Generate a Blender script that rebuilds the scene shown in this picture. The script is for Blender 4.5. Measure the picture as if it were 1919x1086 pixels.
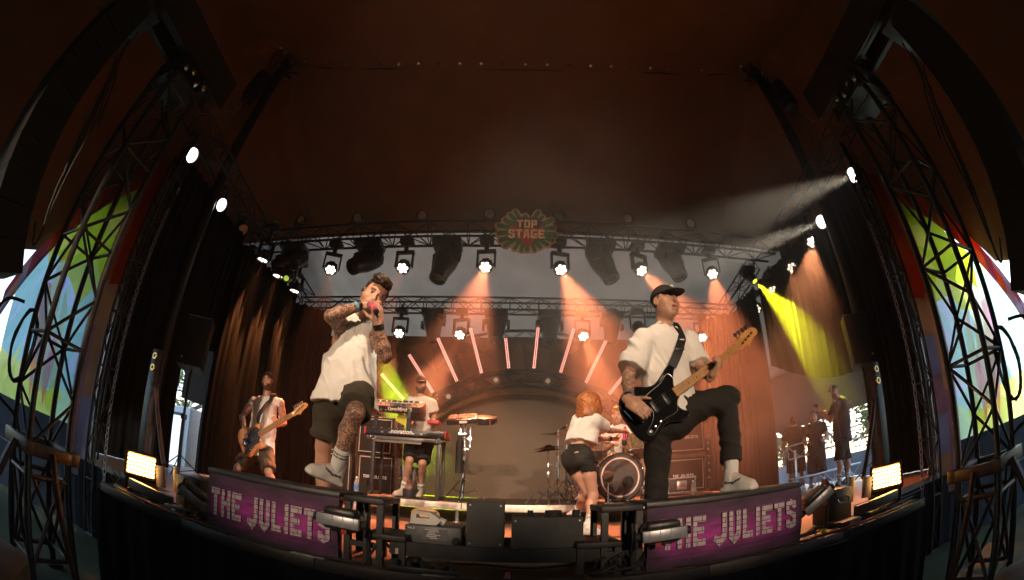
import bpy, bmesh, math, random
import numpy as np
from mathutils import Vector, Matrix, Quaternion
random.seed(7)
for _o in list(bpy.data.objects): bpy.data.objects.remove(_o)
sc = bpy.context.scene
col = sc.collection
R = math.radians
EYE, ST = 1.38, 0.91            # camera height and stage deck height above the pit floor (m)
KL = 0.25                       # lamp output for an exposure of +2 stops
# ---------------------------------------------------------------- camera: 15 mm full-frame fisheye, tilted up
cam = bpy.data.cameras.new('camera'); camo = bpy.data.objects.new('camera', cam); col.objects.link(camo)
sc.camera = camo
cam.type = 'PANO'
_c = cam if hasattr(cam, 'panorama_type') else cam.cycles
_c.panorama_type = 'FISHEYE_EQUISOLID'
FPX, CYPX, PITCH, ROLL, YAW = 807.0, 620.0, R(20.85), R(1.27), R(-0.67)
_c.fisheye_lens = 36 * FPX / 1919; _c.fisheye_fov = R(230)
cam.sensor_fit = 'HORIZONTAL'; cam.sensor_width = 36; cam.sensor_height = 36 * 580 / 1024
cam.shift_y = (CYPX - 543) / 1086
cam.clip_start = 0.02; cam.clip_end = 500
camo.matrix_world = Matrix.Translation((0, 0, EYE)) @ Matrix.Rotation(-YAW, 4, 'Z') @ Matrix.Rotation(R(90) + PITCH, 4, 'X') @ Matrix.Rotation(ROLL, 4, 'Z')
# ---------------------------------------------------------------- sky, sun, exposure
world = bpy.data.worlds.new('World'); sc.world = world; world.use_nodes = True
nt = world.node_tree; nt.nodes.clear()
sky = nt.nodes.new('ShaderNodeTexSky'); sky.sky_type = 'NISHITA'; sky.sun_disc = False
SUN_EL, SUN_AZ = R(36), R(28)          # sun behind the stage, outside the tent
sky.sun_elevation = SUN_EL; sky.sun_rotation = SUN_AZ
sky.air_density = 1.2; sky.dust_density = 2.0
bgn = nt.nodes.new('ShaderNodeBackground'); bgn.inputs[1].default_value = 0.15
out = nt.nodes.new('ShaderNodeOutputWorld')
nt.links.new(sky.outputs[0], bgn.inputs[0]); nt.links.new(bgn.outputs[0], out.inputs[0])
sund = bpy.data.lights.new('sun', 'SUN'); sund.energy = 2.0; sund.angle = R(0.5); sund.color = (1, .94, .86)
suno = bpy.data.objects.new('sun', sund); col.objects.link(suno)
_sd = Vector((math.sin(SUN_AZ) * math.cos(SUN_EL), math.cos(SUN_AZ) * math.cos(SUN_EL), math.sin(SUN_EL)))
suno.rotation_euler = _sd.to_track_quat('Z', 'Y').to_euler()
sc.view_settings.view_transform = 'Standard'; sc.view_settings.look = 'None'
sc.view_settings.exposure = 2.0; sc.view_settings.gamma = 1.0
cy = sc.cycles if hasattr(sc, 'cycles') else None
sc.render.engine = 'CYCLES'; cy = sc.cycles
cy.use_denoising = True; cy.denoiser = 'OPENIMAGEDENOISE'
cy.max_bounces = 4; cy.diffuse_bounces = 2; cy.glossy_bounces = 2; cy.transmission_bounces = 3
cy.volume_bounces = 0; cy.volume_step_rate = 3.0; cy.volume_max_steps = 64; cy.transparent_max_bounces = 6
cy.sample_clamp_indirect = 2.0; cy.sample_clamp_direct = 0; cy.caustics_reflective = False; cy.caustics_refractive = False
cy.use_light_tree = True; cy.use_adaptive_sampling = True; cy.adaptive_threshold = 0.03
# ---------------------------------------------------------------- measuring help: ray of a photograph pixel, taken to a real distance
def ray(x, y):
    u, v = x - 960.0, CYPX - y
    c, s = math.cos(ROLL), math.sin(ROLL); u, v = c*u - s*v, s*u + c*v
    r = math.hypot(u, v) + 1e-9; th = 2 * math.asin(min(1, r / (2*FPX)))
    dx, dy, dz = math.sin(th)*u/r, math.cos(th), math.sin(th)*v/r
    cp, sp = math.cos(PITCH), math.sin(PITCH); dy, dz = dy*cp - dz*sp, dy*sp + dz*cp
    cw, sw = math.cos(YAW), math.sin(YAW)
    return Vector((cw*dx + sw*dy, -sw*dx + cw*dy, dz))
def at(x, y, Y):
    d = ray(x, y); return Vector((0, 0, EYE)) + d * (Y / d.y)
def atx(x, y, X):
    d = ray(x, y); return Vector((0, 0, EYE)) + d * (X / d.x)
# ---------------------------------------------------------------- materials
MATS = {}
def mat(name, base=(.5, .5, .5), rough=.6, metal=0.0, emit=None, es=0.0, noise=.18, nscale=9.0, bump=0.0, bscale=60.0, spec=.5, attr=None, trans=0.0, sheen=0.0, stretch=None):
    if name in MATS: return MATS[name]
    m = bpy.data.materials.new(name); m.use_nodes = True; t = m.node_tree; n = t.nodes; L = t.links
    b = n['Principled BSDF']
    b.inputs['Roughness'].default_value = rough; b.inputs['Metallic'].default_value = metal
    b.inputs['Specular IOR Level'].default_value = spec
    if trans: b.inputs['Transmission Weight'].default_value = trans
    if sheen: b.inputs['Sheen Weight'].default_value = sheen
    tc = n.new('ShaderNodeTexCoord'); mp = n.new('ShaderNodeMapping'); L.new(tc.outputs['Object'], mp.inputs[0])
    if stretch: mp.inputs['Scale'].default_value = stretch
    nz = n.new('ShaderNodeTexNoise'); nz.inputs['Scale'].default_value = nscale; nz.inputs['Detail'].default_value = 5
    L.new(mp.outputs[0], nz.inputs['Vector'])
    if attr:
        a = n.new('ShaderNodeAttribute'); a.attribute_name = attr; src = a.outputs['Color']
    else:
        rg = n.new('ShaderNodeRGB'); rg.outputs[0].default_value = (*base, 1); src = rg.outputs[0]
    if noise:
        mr = n.new('ShaderNodeMapRange'); mr.inputs[1].default_value = .3; mr.inputs[2].default_value = .7
        mr.inputs[3].default_value = 1 - noise; mr.inputs[4].default_value = 1 + noise
        L.new(nz.outputs['Fac'], mr.inputs[0])
        mx = n.new('ShaderNodeVectorMath'); mx.operation = 'SCALE'; L.new(src, mx.inputs[0]); L.new(mr.outputs[0], mx.inputs['Scale'])
        L.new(mx.outputs[0], b.inputs['Base Color'])
        mr2 = n.new('ShaderNodeMapRange'); mr2.inputs[3].default_value = max(.03, rough - .12); mr2.inputs[4].default_value = min(1, rough + .12)
        L.new(nz.outputs['Fac'], mr2.inputs[0]); L.new(mr2.outputs[0], b.inputs['Roughness'])
    else: L.new(src, b.inputs['Base Color'])
    if bump:
        n2 = n.new('ShaderNodeTexNoise'); n2.inputs['Scale'].default_value = bscale; n2.inputs['Detail'].default_value = 3
        L.new(mp.outputs[0], n2.inputs['Vector'])
        bp = n.new('ShaderNodeBump'); bp.inputs['Strength'].default_value = bump; bp.inputs['Distance'].default_value = .01
        L.new(n2.outputs['Fac'], bp.inputs['Height']); L.new(bp.outputs[0], b.inputs['Normal'])
    if emit:
        b.inputs['Emission Color'].default_value = (*emit, 1); b.inputs['Emission Strength'].default_value = es*KL
    MATS[name] = m; return m
def canvas_mat(name, base, trl, tcol=None, noise=.15, attr=None):
    """woven cloth: diffuse plus light coming through from behind"""
    m = bpy.data.materials.new(name); m.use_nodes = True; t = m.node_tree; n = t.nodes; L = t.links; n.clear()
    o = n.new('ShaderNodeOutputMaterial'); d = n.new('ShaderNodeBsdfDiffuse'); tr = n.new('ShaderNodeBsdfTranslucent'); mx = n.new('ShaderNodeMixShader')
    nz = n.new('ShaderNodeTexNoise'); nz.inputs['Scale'].default_value = 1.3; nz.inputs['Detail'].default_value = 6
    tc = n.new('ShaderNodeTexCoord'); L.new(tc.outputs['Object'], nz.inputs['Vector'])
    mr = n.new('ShaderNodeMapRange'); mr.inputs[1].default_value = .3; mr.inputs[2].default_value = .7; mr.inputs[3].default_value = 1 - noise; mr.inputs[4].default_value = 1 + noise
    L.new(nz.outputs['Fac'], mr.inputs[0])
    def scaled(c, sh):
        v = n.new('ShaderNodeVectorMath'); v.operation = 'SCALE'
        if attr:
            a = n.new('ShaderNodeAttribute'); a.attribute_name = attr; L.new(a.outputs['Color'], v.inputs[0])
        else: v.inputs[0].default_value = c
        L.new(mr.outputs[0], v.inputs['Scale']); L.new(v.outputs[0], sh.inputs[0])
    scaled(base, d); scaled(tcol or base, tr)
    mx.inputs[0].default_value = trl
    L.new(d.outputs[0], mx.inputs[1]); L.new(tr.outputs[0], mx.inputs[2]); L.new(mx.outputs[0], o.inputs[0])
    w = n.new('ShaderNodeTexWave'); w.inputs['Scale'].default_value = 60; L.new(tc.outputs['Object'], w.inputs['Vector'])
    bp = n.new('ShaderNodeBump'); bp.inputs['Strength'].default_value = .08; L.new(w.outputs['Fac'], bp.inputs['Height']); L.new(bp.outputs[0], d.inputs['Normal'])
    MATS[name] = m; return m
def emis(name, colr, s):
    if name in MATS: return MATS[name]
    m = bpy.data.materials.new(name); m.use_nodes = True; b = m.node_tree.nodes['Principled BSDF']
    b.inputs['Base Color'].default_value = (.6, .6, .6, 1); b.inputs['Emission Color'].default_value = (*colr, 1); b.inputs['Emission Strength'].default_value = s*KL
    MATS[name] = m; return m
BLACK = mat('black_paint', (.018, .018, .02), .45, bump=.12, bscale=220)
BLACKM = mat('black_truss', (.022, .021, .022), .42, .3, noise=.35, nscale=14, bump=.1, bscale=120)
PLASTIC = mat('black_plastic', (.02, .02, .022), .35, bump=.08, bscale=260)
RUBBER = mat('rubber', (.015, .015, .015), .7)
ALU = mat('aluminium', (.55, .56, .58), .32, .9, noise=.2, nscale=20)
STEEL = mat('chrome', (.7, .7, .72), .16, 1.0, noise=.1)
GREYM = mat('grey_metal', (.32, .33, .35), .38, .6, noise=.2, stretch=(1, 8, 1))
RUST = mat('primer_red_steel', (.055, .02, .013), .5, .3, noise=.4, nscale=12)
WHITEP = mat('white_print', (.75, .73, .70), .7, noise=.1)
# ---------------------------------------------------------------- geometry
def rotm(a): return Matrix.Rotation(a, 3, 'X')
def frame(d, up=(0, 0, 1)):
    """3x3 matrix whose Z column is d"""
    z = Vector(d).normalized(); x = Vector(up).cross(z)
    if x.length < 1e-4: x = Vector((1, 0, 0)).cross(z)
    x.normalize(); y = z.cross(x); return Matrix((x, y, z)).transposed()
class MB:
    def __init__(s): s.v = []; s.f = []; s.c = []
    def add(s, vs, fs, M=None, colr=None):
        k = len(s.v)
        s.v += [tuple(M @ Vector(p)) if M is not None else tuple(p) for p in vs]
        s.f += [tuple(i + k for i in f) for f in fs]
        s.c += [colr] * len(fs); return s
    def box(s, c, d, M=None, bev=0.0, colr=None):
        x, y, z = d[0]/2, d[1]/2, d[2]/2; c = Vector(c)
        if bev <= 0:
            vs = [(a*x, b*y, e*z) for a in (-1, 1) for b in (-1, 1) for e in (-1, 1)]
            fs = [(0, 1, 3, 2), (4, 6, 7, 5), (0, 4, 5, 1), (2, 3, 7, 6), (0, 2, 6, 4), (1, 5, 7, 3)]
        else:
            bm = bmesh.new(); bmesh.ops.create_cube(bm, size=1)
            for v in bm.verts: v.co = Vector((v.co.x*d[0], v.co.y*d[1], v.co.z*d[2]))
            bmesh.ops.bevel(bm, geom=bm.edges[:], offset=min(bev, .45*min(d)), segments=2, affect='EDGES', profile=.5)
            bm.verts.index_update(); vs = [tuple(v.co) for v in bm.verts]; fs = [[v.index for v in f.verts] for f in bm.faces]; bm.free()
        vs = [Vector(p) for p in vs]
        if M is not None: vs = [M @ p for p in vs]
        return s.add([p + c for p in vs], fs, None, colr)
    def cyl(s, p0, p1, r0, r1=None, n=12, cap=True, colr=None):
        r1 = r0 if r1 is None else r1; p0, p1 = Vector(p0), Vector(p1); F = frame(p1 - p0)
        vs = []
        for p, r in ((p0, r0), (p1, r1)):
            vs += [p + F @ Vector((r*math.cos(2*math.pi*i/n), r*math.sin(2*math.pi*i/n), 0)) for i in range(n)]
        fs = [(i, (i+1) % n, n + (i+1) % n, n + i) for i in range(n)]
        if cap: fs += [tuple(range(n-1, -1, -1)), tuple(range(n, 2*n))]
        return s.add(vs, fs, None, colr)
    def tube(s, pts, r, n=7, closed=False, colr=None):
        pts = [Vector(p) for p in pts]; m = len(pts); vs = []; up = Vector((.13, .21, .97))
        for i, p in enumerate(pts):
            if closed: d = pts[(i+1) % m] - pts[i-1]
            else: d = pts[min(i+1, m-1)] - pts[max(i-1, 0)]
            F = frame(d, up); rr = r[i] if isinstance(r, (list, tuple)) else r
            up = F.col[1]
            vs += [p + F @ Vector((rr*math.cos(2*math.pi*k/n), rr*math.sin(2*math.pi*k/n), 0)) for k in range(n)]
        fs = []
        for i in range(m if closed else m-1):
            a, b = i*n, ((i+1) % m)*n
            fs += [(a+k, a+(k+1) % n, b+(k+1) % n, b+k) for k in range(n)]
        if not closed: fs += [tuple(range(n-1, -1, -1)), tuple(range((m-1)*n, m*n))]
        return s.add(vs, fs, None, colr)
    def lathe(s, prof, c=(0, 0, 0), F=None, n=20, colr=None, cap=True):
        """prof: (radius, height) list turned about local Z"""
        c = Vector(c); F = F or Matrix.Identity(3); vs = []
        for r, h in prof: vs += [c + F @ Vector((r*math.cos(2*math.pi*i/n), r*math.sin(2*math.pi*i/n), h)) for i in range(n)]
        fs = []
        for j in range(len(prof)-1):
            a, b = j*n, (j+1)*n; fs += [(a+i, a+(i+1) % n, b+(i+1) % n, b+i) for i in range(n)]
        if cap and prof[0][0] > 1e-5: fs.append(tuple(range(n-1, -1, -1)))
        if cap and prof[-1][0] > 1e-5: fs.append(tuple(range((len(prof)-1)*n, len(prof)*n)))
        return s.add(vs, fs, None, colr)
    def prism(s, poly, d, M=None, colr=None, bev=0.0):
        """polygon in XY extruded by d along +Z; bev insets the two faces"""
        n = len(poly); P = [Vector((p[0], p[1], 0)) for p in poly]
        if bev:
            ar = sum(P[i].x*P[(i+1) % n].y - P[(i+1) % n].x*P[i].y for i in range(n)); sg = 1 if ar > 0 else -1
            ins = []
            for i in range(n):
                t = (P[(i+1) % n] - P[i-1]).normalized(); ins.append(P[i] + Vector((-t.y, t.x, 0)) * sg * bev)
            rings = [(ins, 0), (P, bev), (P, d-bev), (ins, d)]
        else: rings = [(P, 0), (P, d)]
        vs = [p + Vector((0, 0, z)) for r_, z in rings for p in r_]
        fs = [tuple(range(n-1, -1, -1)), tuple(range((len(rings)-1)*n, len(rings)*n))]
        for j in range(len(rings)-1): fs += [(j*n+i, j*n+(i+1) % n, (j+1)*n+(i+1) % n, (j+1)*n+i) for i in range(n)]
        return s.add(vs, fs, M, colr)
    def sph(s, c, r, n=14, M=None, colr=None):
        r = (r, r, r) if not isinstance(r, (tuple, list)) else r; c = Vector(c); m = max(6, n//2); vs = []; fs = []
        for j in range(m+1):
            a = math.pi*j/m
            for i in range(n):
                p = Vector((r[0]*math.sin(a)*math.cos(2*math.pi*i/n), r[1]*math.sin(a)*math.sin(2*math.pi*i/n), r[2]*math.cos(a)))
                vs.append(c + (M @ p if M is not None else p))
        for j in range(m):
            fs += [(j*n+i, (j+1)*n+i, (j+1)*n+(i+1) % n, j*n+(i+1) % n) for i in range(n)]
        return s.add(vs, fs, None, colr)
    def grid(s, fn, nu, nv, colr=None):
        vs = [fn(i/nu, j/nv) for j in range(nv+1) for i in range(nu+1)]
        fs = [(j*(nu+1)+i, j*(nu+1)+i+1, (j+1)*(nu+1)+i+1, (j+1)*(nu+1)+i) for j in range(nv) for i in range(nu)]
        return s.add(vs, fs, None, colr)
    def mesh(s, name, m, smooth=35, org=None):
        me = bpy.data.meshes.new(name)
        vs = s.v if org is None else [(p[0]-org[0], p[1]-org[1], p[2]-org[2]) for p in s.v]
        me.from_pydata(vs, [], s.f)
        if m is not None: me.materials.append(m)
        if any(c is not None for c in s.c):
            ca = me.color_attributes.new('tint', 'FLOAT_COLOR', 'CORNER'); k = 0; arr = []
            for p, c in zip(me.polygons, s.c): arr += list((*(c or (.5, .5, .5)), 1)) * p.loop_total
            ca.data.foreach_set('color', arr)
        me.update()
        if smooth:
            me.polygons.foreach_set('use_smooth', [True]*len(me.polygons))
            me.set_sharp_from_angle(angle=R(smooth))
        return me
    def build(s, name, m, parent=None, smooth=35, org=None, label=None):
        if org is None and parent is not None: org = parent.get('_org')
        o = bpy.data.objects.new(name, s.mesh(name, m, smooth, org)); col.objects.link(o)
        if parent is not None: o.parent = parent
        if label: o['label'] = label
        return o
def inst(name, me, parent, M=None):
    o = bpy.data.objects.new(name, me); col.objects.link(o); o.parent = parent
    if M is not None: o.matrix_local = M
    return o
def tag(o, label=None, cat=None, group=None, kind=None):
    if label: o['label'] = label
    if cat: o['category'] = cat
    if group: o['group'] = group
    if kind: o['kind'] = kind
    return o
def thing(name, label, cat, loc=(0, 0, 0), rz=0.0, group=None, M=None, abs_=False):
    """an Empty at the thing's base; abs_: its parts are given in world coordinates"""
    o = bpy.data.objects.new(name, None); col.objects.link(o); o.empty_display_size = .1
    if M is not None: o.matrix_world = M
    else: o.location = loc; o.rotation_euler = (0, 0, rz)
    if abs_: o['_org'] = [float(a) for a in loc]
    return tag(o, label, cat, group)
def structure(name, mb, m, smooth=35): return tag(mb.build(name, m, None, smooth), kind='structure')
def copy_tree(o, parent=None):
    c = o.copy(); col.objects.link(c); c.parent = parent
    if parent is not None: c.matrix_parent_inverse = o.matrix_parent_inverse
    for ch in o.children: copy_tree(ch, c)
    return c
def spot(name, parent, loc, target, power, colr, deg, blend=.35, size=.05):
    l = bpy.data.lights.new(name, 'SPOT'); l.energy = power*KL; l.color = colr; l.spot_size = R(deg); l.spot_blend = blend; l.shadow_soft_size = size
    o = bpy.data.objects.new(name, l); col.objects.link(o)
    M = Matrix.Translation(loc) @ (Vector(target) - Vector(loc)).to_track_quat('-Z', 'Y').to_matrix().to_4x4()
    if parent is not None:
        o.parent = parent; o.matrix_parent_inverse = parent_world(parent).inverted()
    o.matrix_world = M; o.matrix_basis = M
    return o
def parent_world(o):
    M = o.matrix_basis.copy()
    if o.parent is not None: M = parent_world(o.parent) @ o.matrix_parent_inverse @ M
    return M
def catenary(a, b, sag, n=16):
    a, b = Vector(a), Vector(b)
    return [a.lerp(b, i/n) - Vector((0, 0, sag*4*(i/n)*(1-i/n))) for i in range(n+1)]
def wander(pts, amp, n=6):
    """smooth cable path through points"""
    P = [Vector(p) for p in pts]; out_ = []
    for i in range(len(P)-1):
        p0, p1, p2, p3 = P[max(i-1, 0)], P[i], P[i+1], P[min(i+2, len(P)-1)]
        for k in range(n):
            t = k/n
            q = .5*((2*p1) + (p2-p0)*t + (2*p0-5*p1+4*p2-p3)*t*t + (3*p1-p0-3*p2+p3)*t**3)
            out_.append(q + Vector((random.uniform(-amp, amp), random.uniform(-amp, amp), 0)))
    return out_ + [P[-1]]
# block lettering as stroked polygons on a 4 x 6 cell
GLY = {
 'T': [[(0,6),(4,6),(4,4.7),(2.75,4.7),(2.75,0),(1.25,0),(1.25,4.7),(0,4.7)]],
 'H': [[(0,0),(0,6),(1.4,6),(1.4,3.7),(2.6,3.7),(2.6,6),(4,6),(4,0),(2.6,0),(2.6,2.4),(1.4,2.4),(1.4,0)]],
 'E': [[(0,0),(0,6),(4,6),(4,4.7),(1.4,4.7),(1.4,3.7),(3.4,3.7),(3.4,2.4),(1.4,2.4),(1.4,1.3),(4,1.3),(4,0)]],
 'J': [[(2.6,6),(4,6),(4,.6),(1.9,-.9),(-.4,.6),(.2,1.6),(1.5,1.2),(2.6,1.5)]],
 'U': [[(0,6),(1.4,6),(1.4,1.4),(2,1.0),(2.6,1.4),(2.6,6),(4,6),(4,.6),(2,-.9),(0,.6)]],
 'L': [[(0,0),(0,6),(1.4,6),(1.4,1.3),(3.7,1.3),(3.7,0)]],
 'I': [[(0,0),(0,6),(1.4,6),(1.4,0)]],
 'S': [[(4,4.2),(4,5.6),(2,6.2),(0,5.6),(0,3.2),(2.6,2.4),(2.6,1.5),(2,1.2),(1.4,1.5),(1.4,2.0),(0,2.0),(0,.4),(2,-.3),(4,.4),(4,3.0),(1.4,3.9),(1.4,4.6),(2,4.9),(2.6,4.6),(2.6,4.2)]],
 'O': [[(0,0),(0,6),(4,6),(4,0),(1.3,0),(1.3,1.2),(2.7,1.2),(2.7,4.8),(1.3,4.8),(1.3,0)]],
 'P': [[(0,0),(0,6),(4,6),(4,2.2),(1.4,2.2),(1.4,3.3),(2.7,3.3),(2.7,4.9),(1.4,4.9),(1.4,0)]],
 'A': [[(0,0),(.8,6),(3.2,6),(4,0),(2.7,0),(2.55,1.6),(1.45,1.6),(1.6,2.7),(2.4,2.7),(2.2,4.6),(1.8,4.6),(1.3,0)]],
 'G': [[(0,0),(0,6),(4,6),(4,4.7),(1.4,4.7),(1.4,1.3),(2.7,1.3),(2.7,2.2),(2,2.2),(2,3.4),(4,3.4),(4,0)]],
}
def letters(mb, txt, M, h, depth=.004, gap=.8, space=2.0, colr=None):
    x = 0; k = h/6.0; tot = sum((1.4 if c == 'I' else 4.0) + gap if c != ' ' else space for c in txt) - gap
    for c in txt:
        if c == ' ': x += space; continue
        for poly in GLY[c]: mb.prism([((px + x - tot/2)*k, (py-3)*k) for px, py in poly], depth, M, colr)
        x += (1.4 if c == 'I' else 4.0) + gap
    return mb
def text_part(txt, h, M, m, parent, name='lettering', depth=.002, bold=True):
    """small printed lettering with the built-in font, turned into a mesh"""
    cu = bpy.data.curves.new(name, 'FONT'); cu.body = txt; cu.size = h; cu.align_x = 'CENTER'; cu.align_y = 'CENTER'; cu.extrude = depth
    if bold: cu.offset = h*.02
    cu.resolution_u = 2
    t = bpy.data.objects.new(name, cu); col.objects.link(t)
    dg = bpy.context.evaluated_depsgraph_get(); me = bpy.data.meshes.new_from_object(t.evaluated_get(dg)); bpy.data.objects.remove(t)
    me.materials.clear(); me.materials.append(m)
    return inst(name, me, parent, M)
FRONT = Matrix(((1, 0, 0, 0), (0, 0, -1, 0), (0, 1, 0, 0), (0, 0, 0, 1)))     # local XY drawn on a plane that faces -Y
# ================================================================ SETTING
def ez(z): return z + EYE
# ground sheet
g = MB(); g.grid(lambda u, v: (-58 + 116*u, -38 + 106*v, 0), 24, 22)
gm = mat('trodden_ground', (.075, .085, .05), .95, noise=.45, nscale=.8, bump=.5, bscale=12, spec=.1)
structure('ground', g, gm)
# stage deck: narrow thrust between the towers, wide behind
deck = MB()
deck.prism([(-3.05, 2.06), (3.05, 2.06), (3.05, 3.0), (6.9, 3.0), (6.9, 10.6), (-6.9, 10.6), (-6.9, 3.0), (-3.05, 3.0)], .06, Matrix.Translation((0, 0, ST - .06)))
def floor_mat():
    m = mat('stage_ply', (.12, .07, .042), .5, noise=.3, nscale=3.5, bump=.15, bscale=90)
    return m
structure('stage_floor', deck, floor_mat())
edge = MB()
for x0_ in range(-3, 3): edge.box((x0_+.5, 2.056, ST-.03), (.996, .012, .066), None, .002)
structure('stage_floor_edge', edge, mat('black_edge_trim', (.02, .014, .012), .5, noise=.5, nscale=6))
CLOTHB = mat('black_molton', (.009, .009, .011), .95, noise=.3, nscale=6, bump=.25, bscale=300, spec=.08)
sk = MB()
def skirt(a, b, n):
    a, b = Vector(a), Vector(b); nrm = (b - a).cross(Vector((0, 0, 1))).normalized()
    def f(u, v):
        p = a.lerp(b, u); w = math.sin(u*n*6.28)*.018*(1-v*.8) + math.sin(u*n*2.1+1)*.01
        return tuple(p + nrm*(.03 + w) + Vector((0, 0, .01 + (ST-.065)*v)))
    sk.grid(f, n*8, 6)
skirt((-3.05, 2.05, 0), (3.05, 2.05, 0), 26)
skirt((-3.05, 3.0, 0), (-3.05, 2.05, 0), 5); skirt((3.05, 2.05, 0), (3.05, 3.0, 0), 5)
skirt((-6.9, 2.98, 0), (-3.05, 2.98, 0), 14); skirt((3.05, 2.98, 0), (6.9, 2.98, 0), 14)
tag(sk.build('stage_skirt', CLOTHB), 'black cloth skirt hanging round the front of the stage', 'skirt')
# ---------------------------------------------------------------- tent
PX, PY = 5.62, 4.8
def half(y):
    t = min(1, max(0, (y-4.0)/1.6)); return 6.4 + 1.8*t*t*(3-2*t)
def roof(x, y):
    ax = abs(x)
    zr = 7.2 + 1.3*(ax/PX)**2 if ax < PX else 8.5 - (ax-PX)*6.8/(half(y)-PX)
    z = zr - (y-PY)*.514 if y > PY else zr - (PY-y)*.31
    d = math.hypot(ax-PX, y-PY); z += .35*math.exp(-d*d/.5)
    t = min(1, max(0, (y-1.95)/.6)); return ez(max(z, 1.72 + 1.15*t + .05*math.sin(x*1.3)*math.sin(y*.9)))
tent = thing('tent', 'large festival tent of dark canvas arching over the whole stage', 'tent', (0, 4.8, 0), abs_=True)
YB = 8.16
CANV = canvas_mat('brown_lit_canvas', (.18, .078, .036), .004, noise=.10)  # warm stage light put into the canvas colour as brown
CANVB = canvas_mat('grey_daylit_canvas', (.36, .34, .32), .055, (.52, .50, .46), noise=.14)  # rear part of the same roof, coloured grey for daylight on it
def split_y(x):
    lo_, hi_ = 6.0, 11.9
    for _ in range(30):
        m_ = (lo_+hi_)/2
        if roof(x, m_) - EYE > .672*m_: lo_ = m_
        else: hi_ = m_
    return lo_
def rp(x, y): return (x, y, roof(x, y))
def rq(u, v, y0, y1):
    x = (u*2-1); y = y0(x*half(5))*(1-v) + y1(x*half(5))*v; xx = x*half(y); y = y0(xx)*(1-v) + y1(xx)*v; return rp(x*half(y), y)
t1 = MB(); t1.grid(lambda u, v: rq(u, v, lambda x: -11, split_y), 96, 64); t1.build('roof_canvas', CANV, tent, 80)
t2 = MB(); t2.grid(lambda u, v: rq(u, v, split_y, lambda x: 12.2), 96, 14); t2.build('roof_canvas', CANVB, tent, 80, label='roof slope coloured paler grey as if daylit behind the lighting trusses')
def wall(a, b, z0, z1, m, nm, n=20):
    w = MB(); w.grid(lambda u, v: (a[0]+(b[0]-a[0])*u, a[1]+(b[1]-a[1])*u + .06*math.sin(u*n*2), z0+(z1-z0)*v), n*2, 4); return w.build(nm, m, tent, 80)
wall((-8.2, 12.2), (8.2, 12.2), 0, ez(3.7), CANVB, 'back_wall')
GREYW = canvas_mat('grey_canvas', (.12, .12, .13), .04, noise=.1)
for s_ in (-1, 1):
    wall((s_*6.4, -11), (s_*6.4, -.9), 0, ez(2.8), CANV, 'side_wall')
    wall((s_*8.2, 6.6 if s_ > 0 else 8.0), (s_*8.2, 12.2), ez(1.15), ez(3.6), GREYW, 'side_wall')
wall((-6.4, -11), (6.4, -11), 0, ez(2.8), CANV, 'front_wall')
se = MB(); se.tube([(-PX + 2*PX*i/30, PY, roof(-PX + 2*PX*i/30, PY) - .03) for i in range(31)], .022); se.build('ridge_seam', mat('webbing', (.05, .03, .025), .9), tent)
for i in range(26):
    x = -PX + 2*PX*(i+.7)/27; ey = MB(); ey.lathe([(.02, 0), (.035, .004), (.035, .012), (.02, .016)], (x, PY-.16, roof(x, PY-.16)-.02), n=8); ey.build('eyelet', STEEL if i % 3 else BLACK, tent)
# masts with a chain hoist
for s_, side in ((-1, 'left'), (1, 'right')):
    x = s_*PX; top = roof(x, PY) - .05
    m = thing('tent_mast', f'tall dark tent mast carrying a chain hoist above the {side} side of the stage', 'mast', (x, PY, 0), group='tent masts', abs_=True)
    b = MB(); b.cyl((x, PY, ST), (x, PY, top), .11, n=18); b.cyl((x, PY, top-.35), (x, PY, top-.2), .15, n=16); b.build('pole', BLACKM, m)
    b = MB()
    for k in range(8):
        a = k*math.pi/4; b.cyl((x+.08*math.cos(a), PY+.08*math.sin(a), top-.5), (x+.42*math.cos(a), PY+.42*math.sin(a), roof(x+.42*math.cos(a), PY+.42*math.sin(a))-.03), .022, n=8)
    b.build('crown_bracket', BLACKM, m)
    b = MB(); hx = x - s_*.0; hy = PY - .34
    b.lathe([(.0, -.5), (.16, -.48), (.2, -.36), (.2, .24), (.16, .38), (.06, .44), (0, .44)], (hx + s_*.16, hy, top-1.45), n=18); b.build('hoist_motor', PLASTIC, m)
    b = MB(); b.tube([(hx + s_*.1, hy, top-1.0), (hx + s_*.08, hy+.12, top-.55), (x, PY-.08, top-.35)], .03); b.build('hook_chain', GREYM, m); b = MB(); b.tube(catenary((hx+s_*.16, hy, top-1.93), (x*.985, PY-.9, top-3.0), .12), .016); b.build('hand_chain', GREYM, m)
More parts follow.
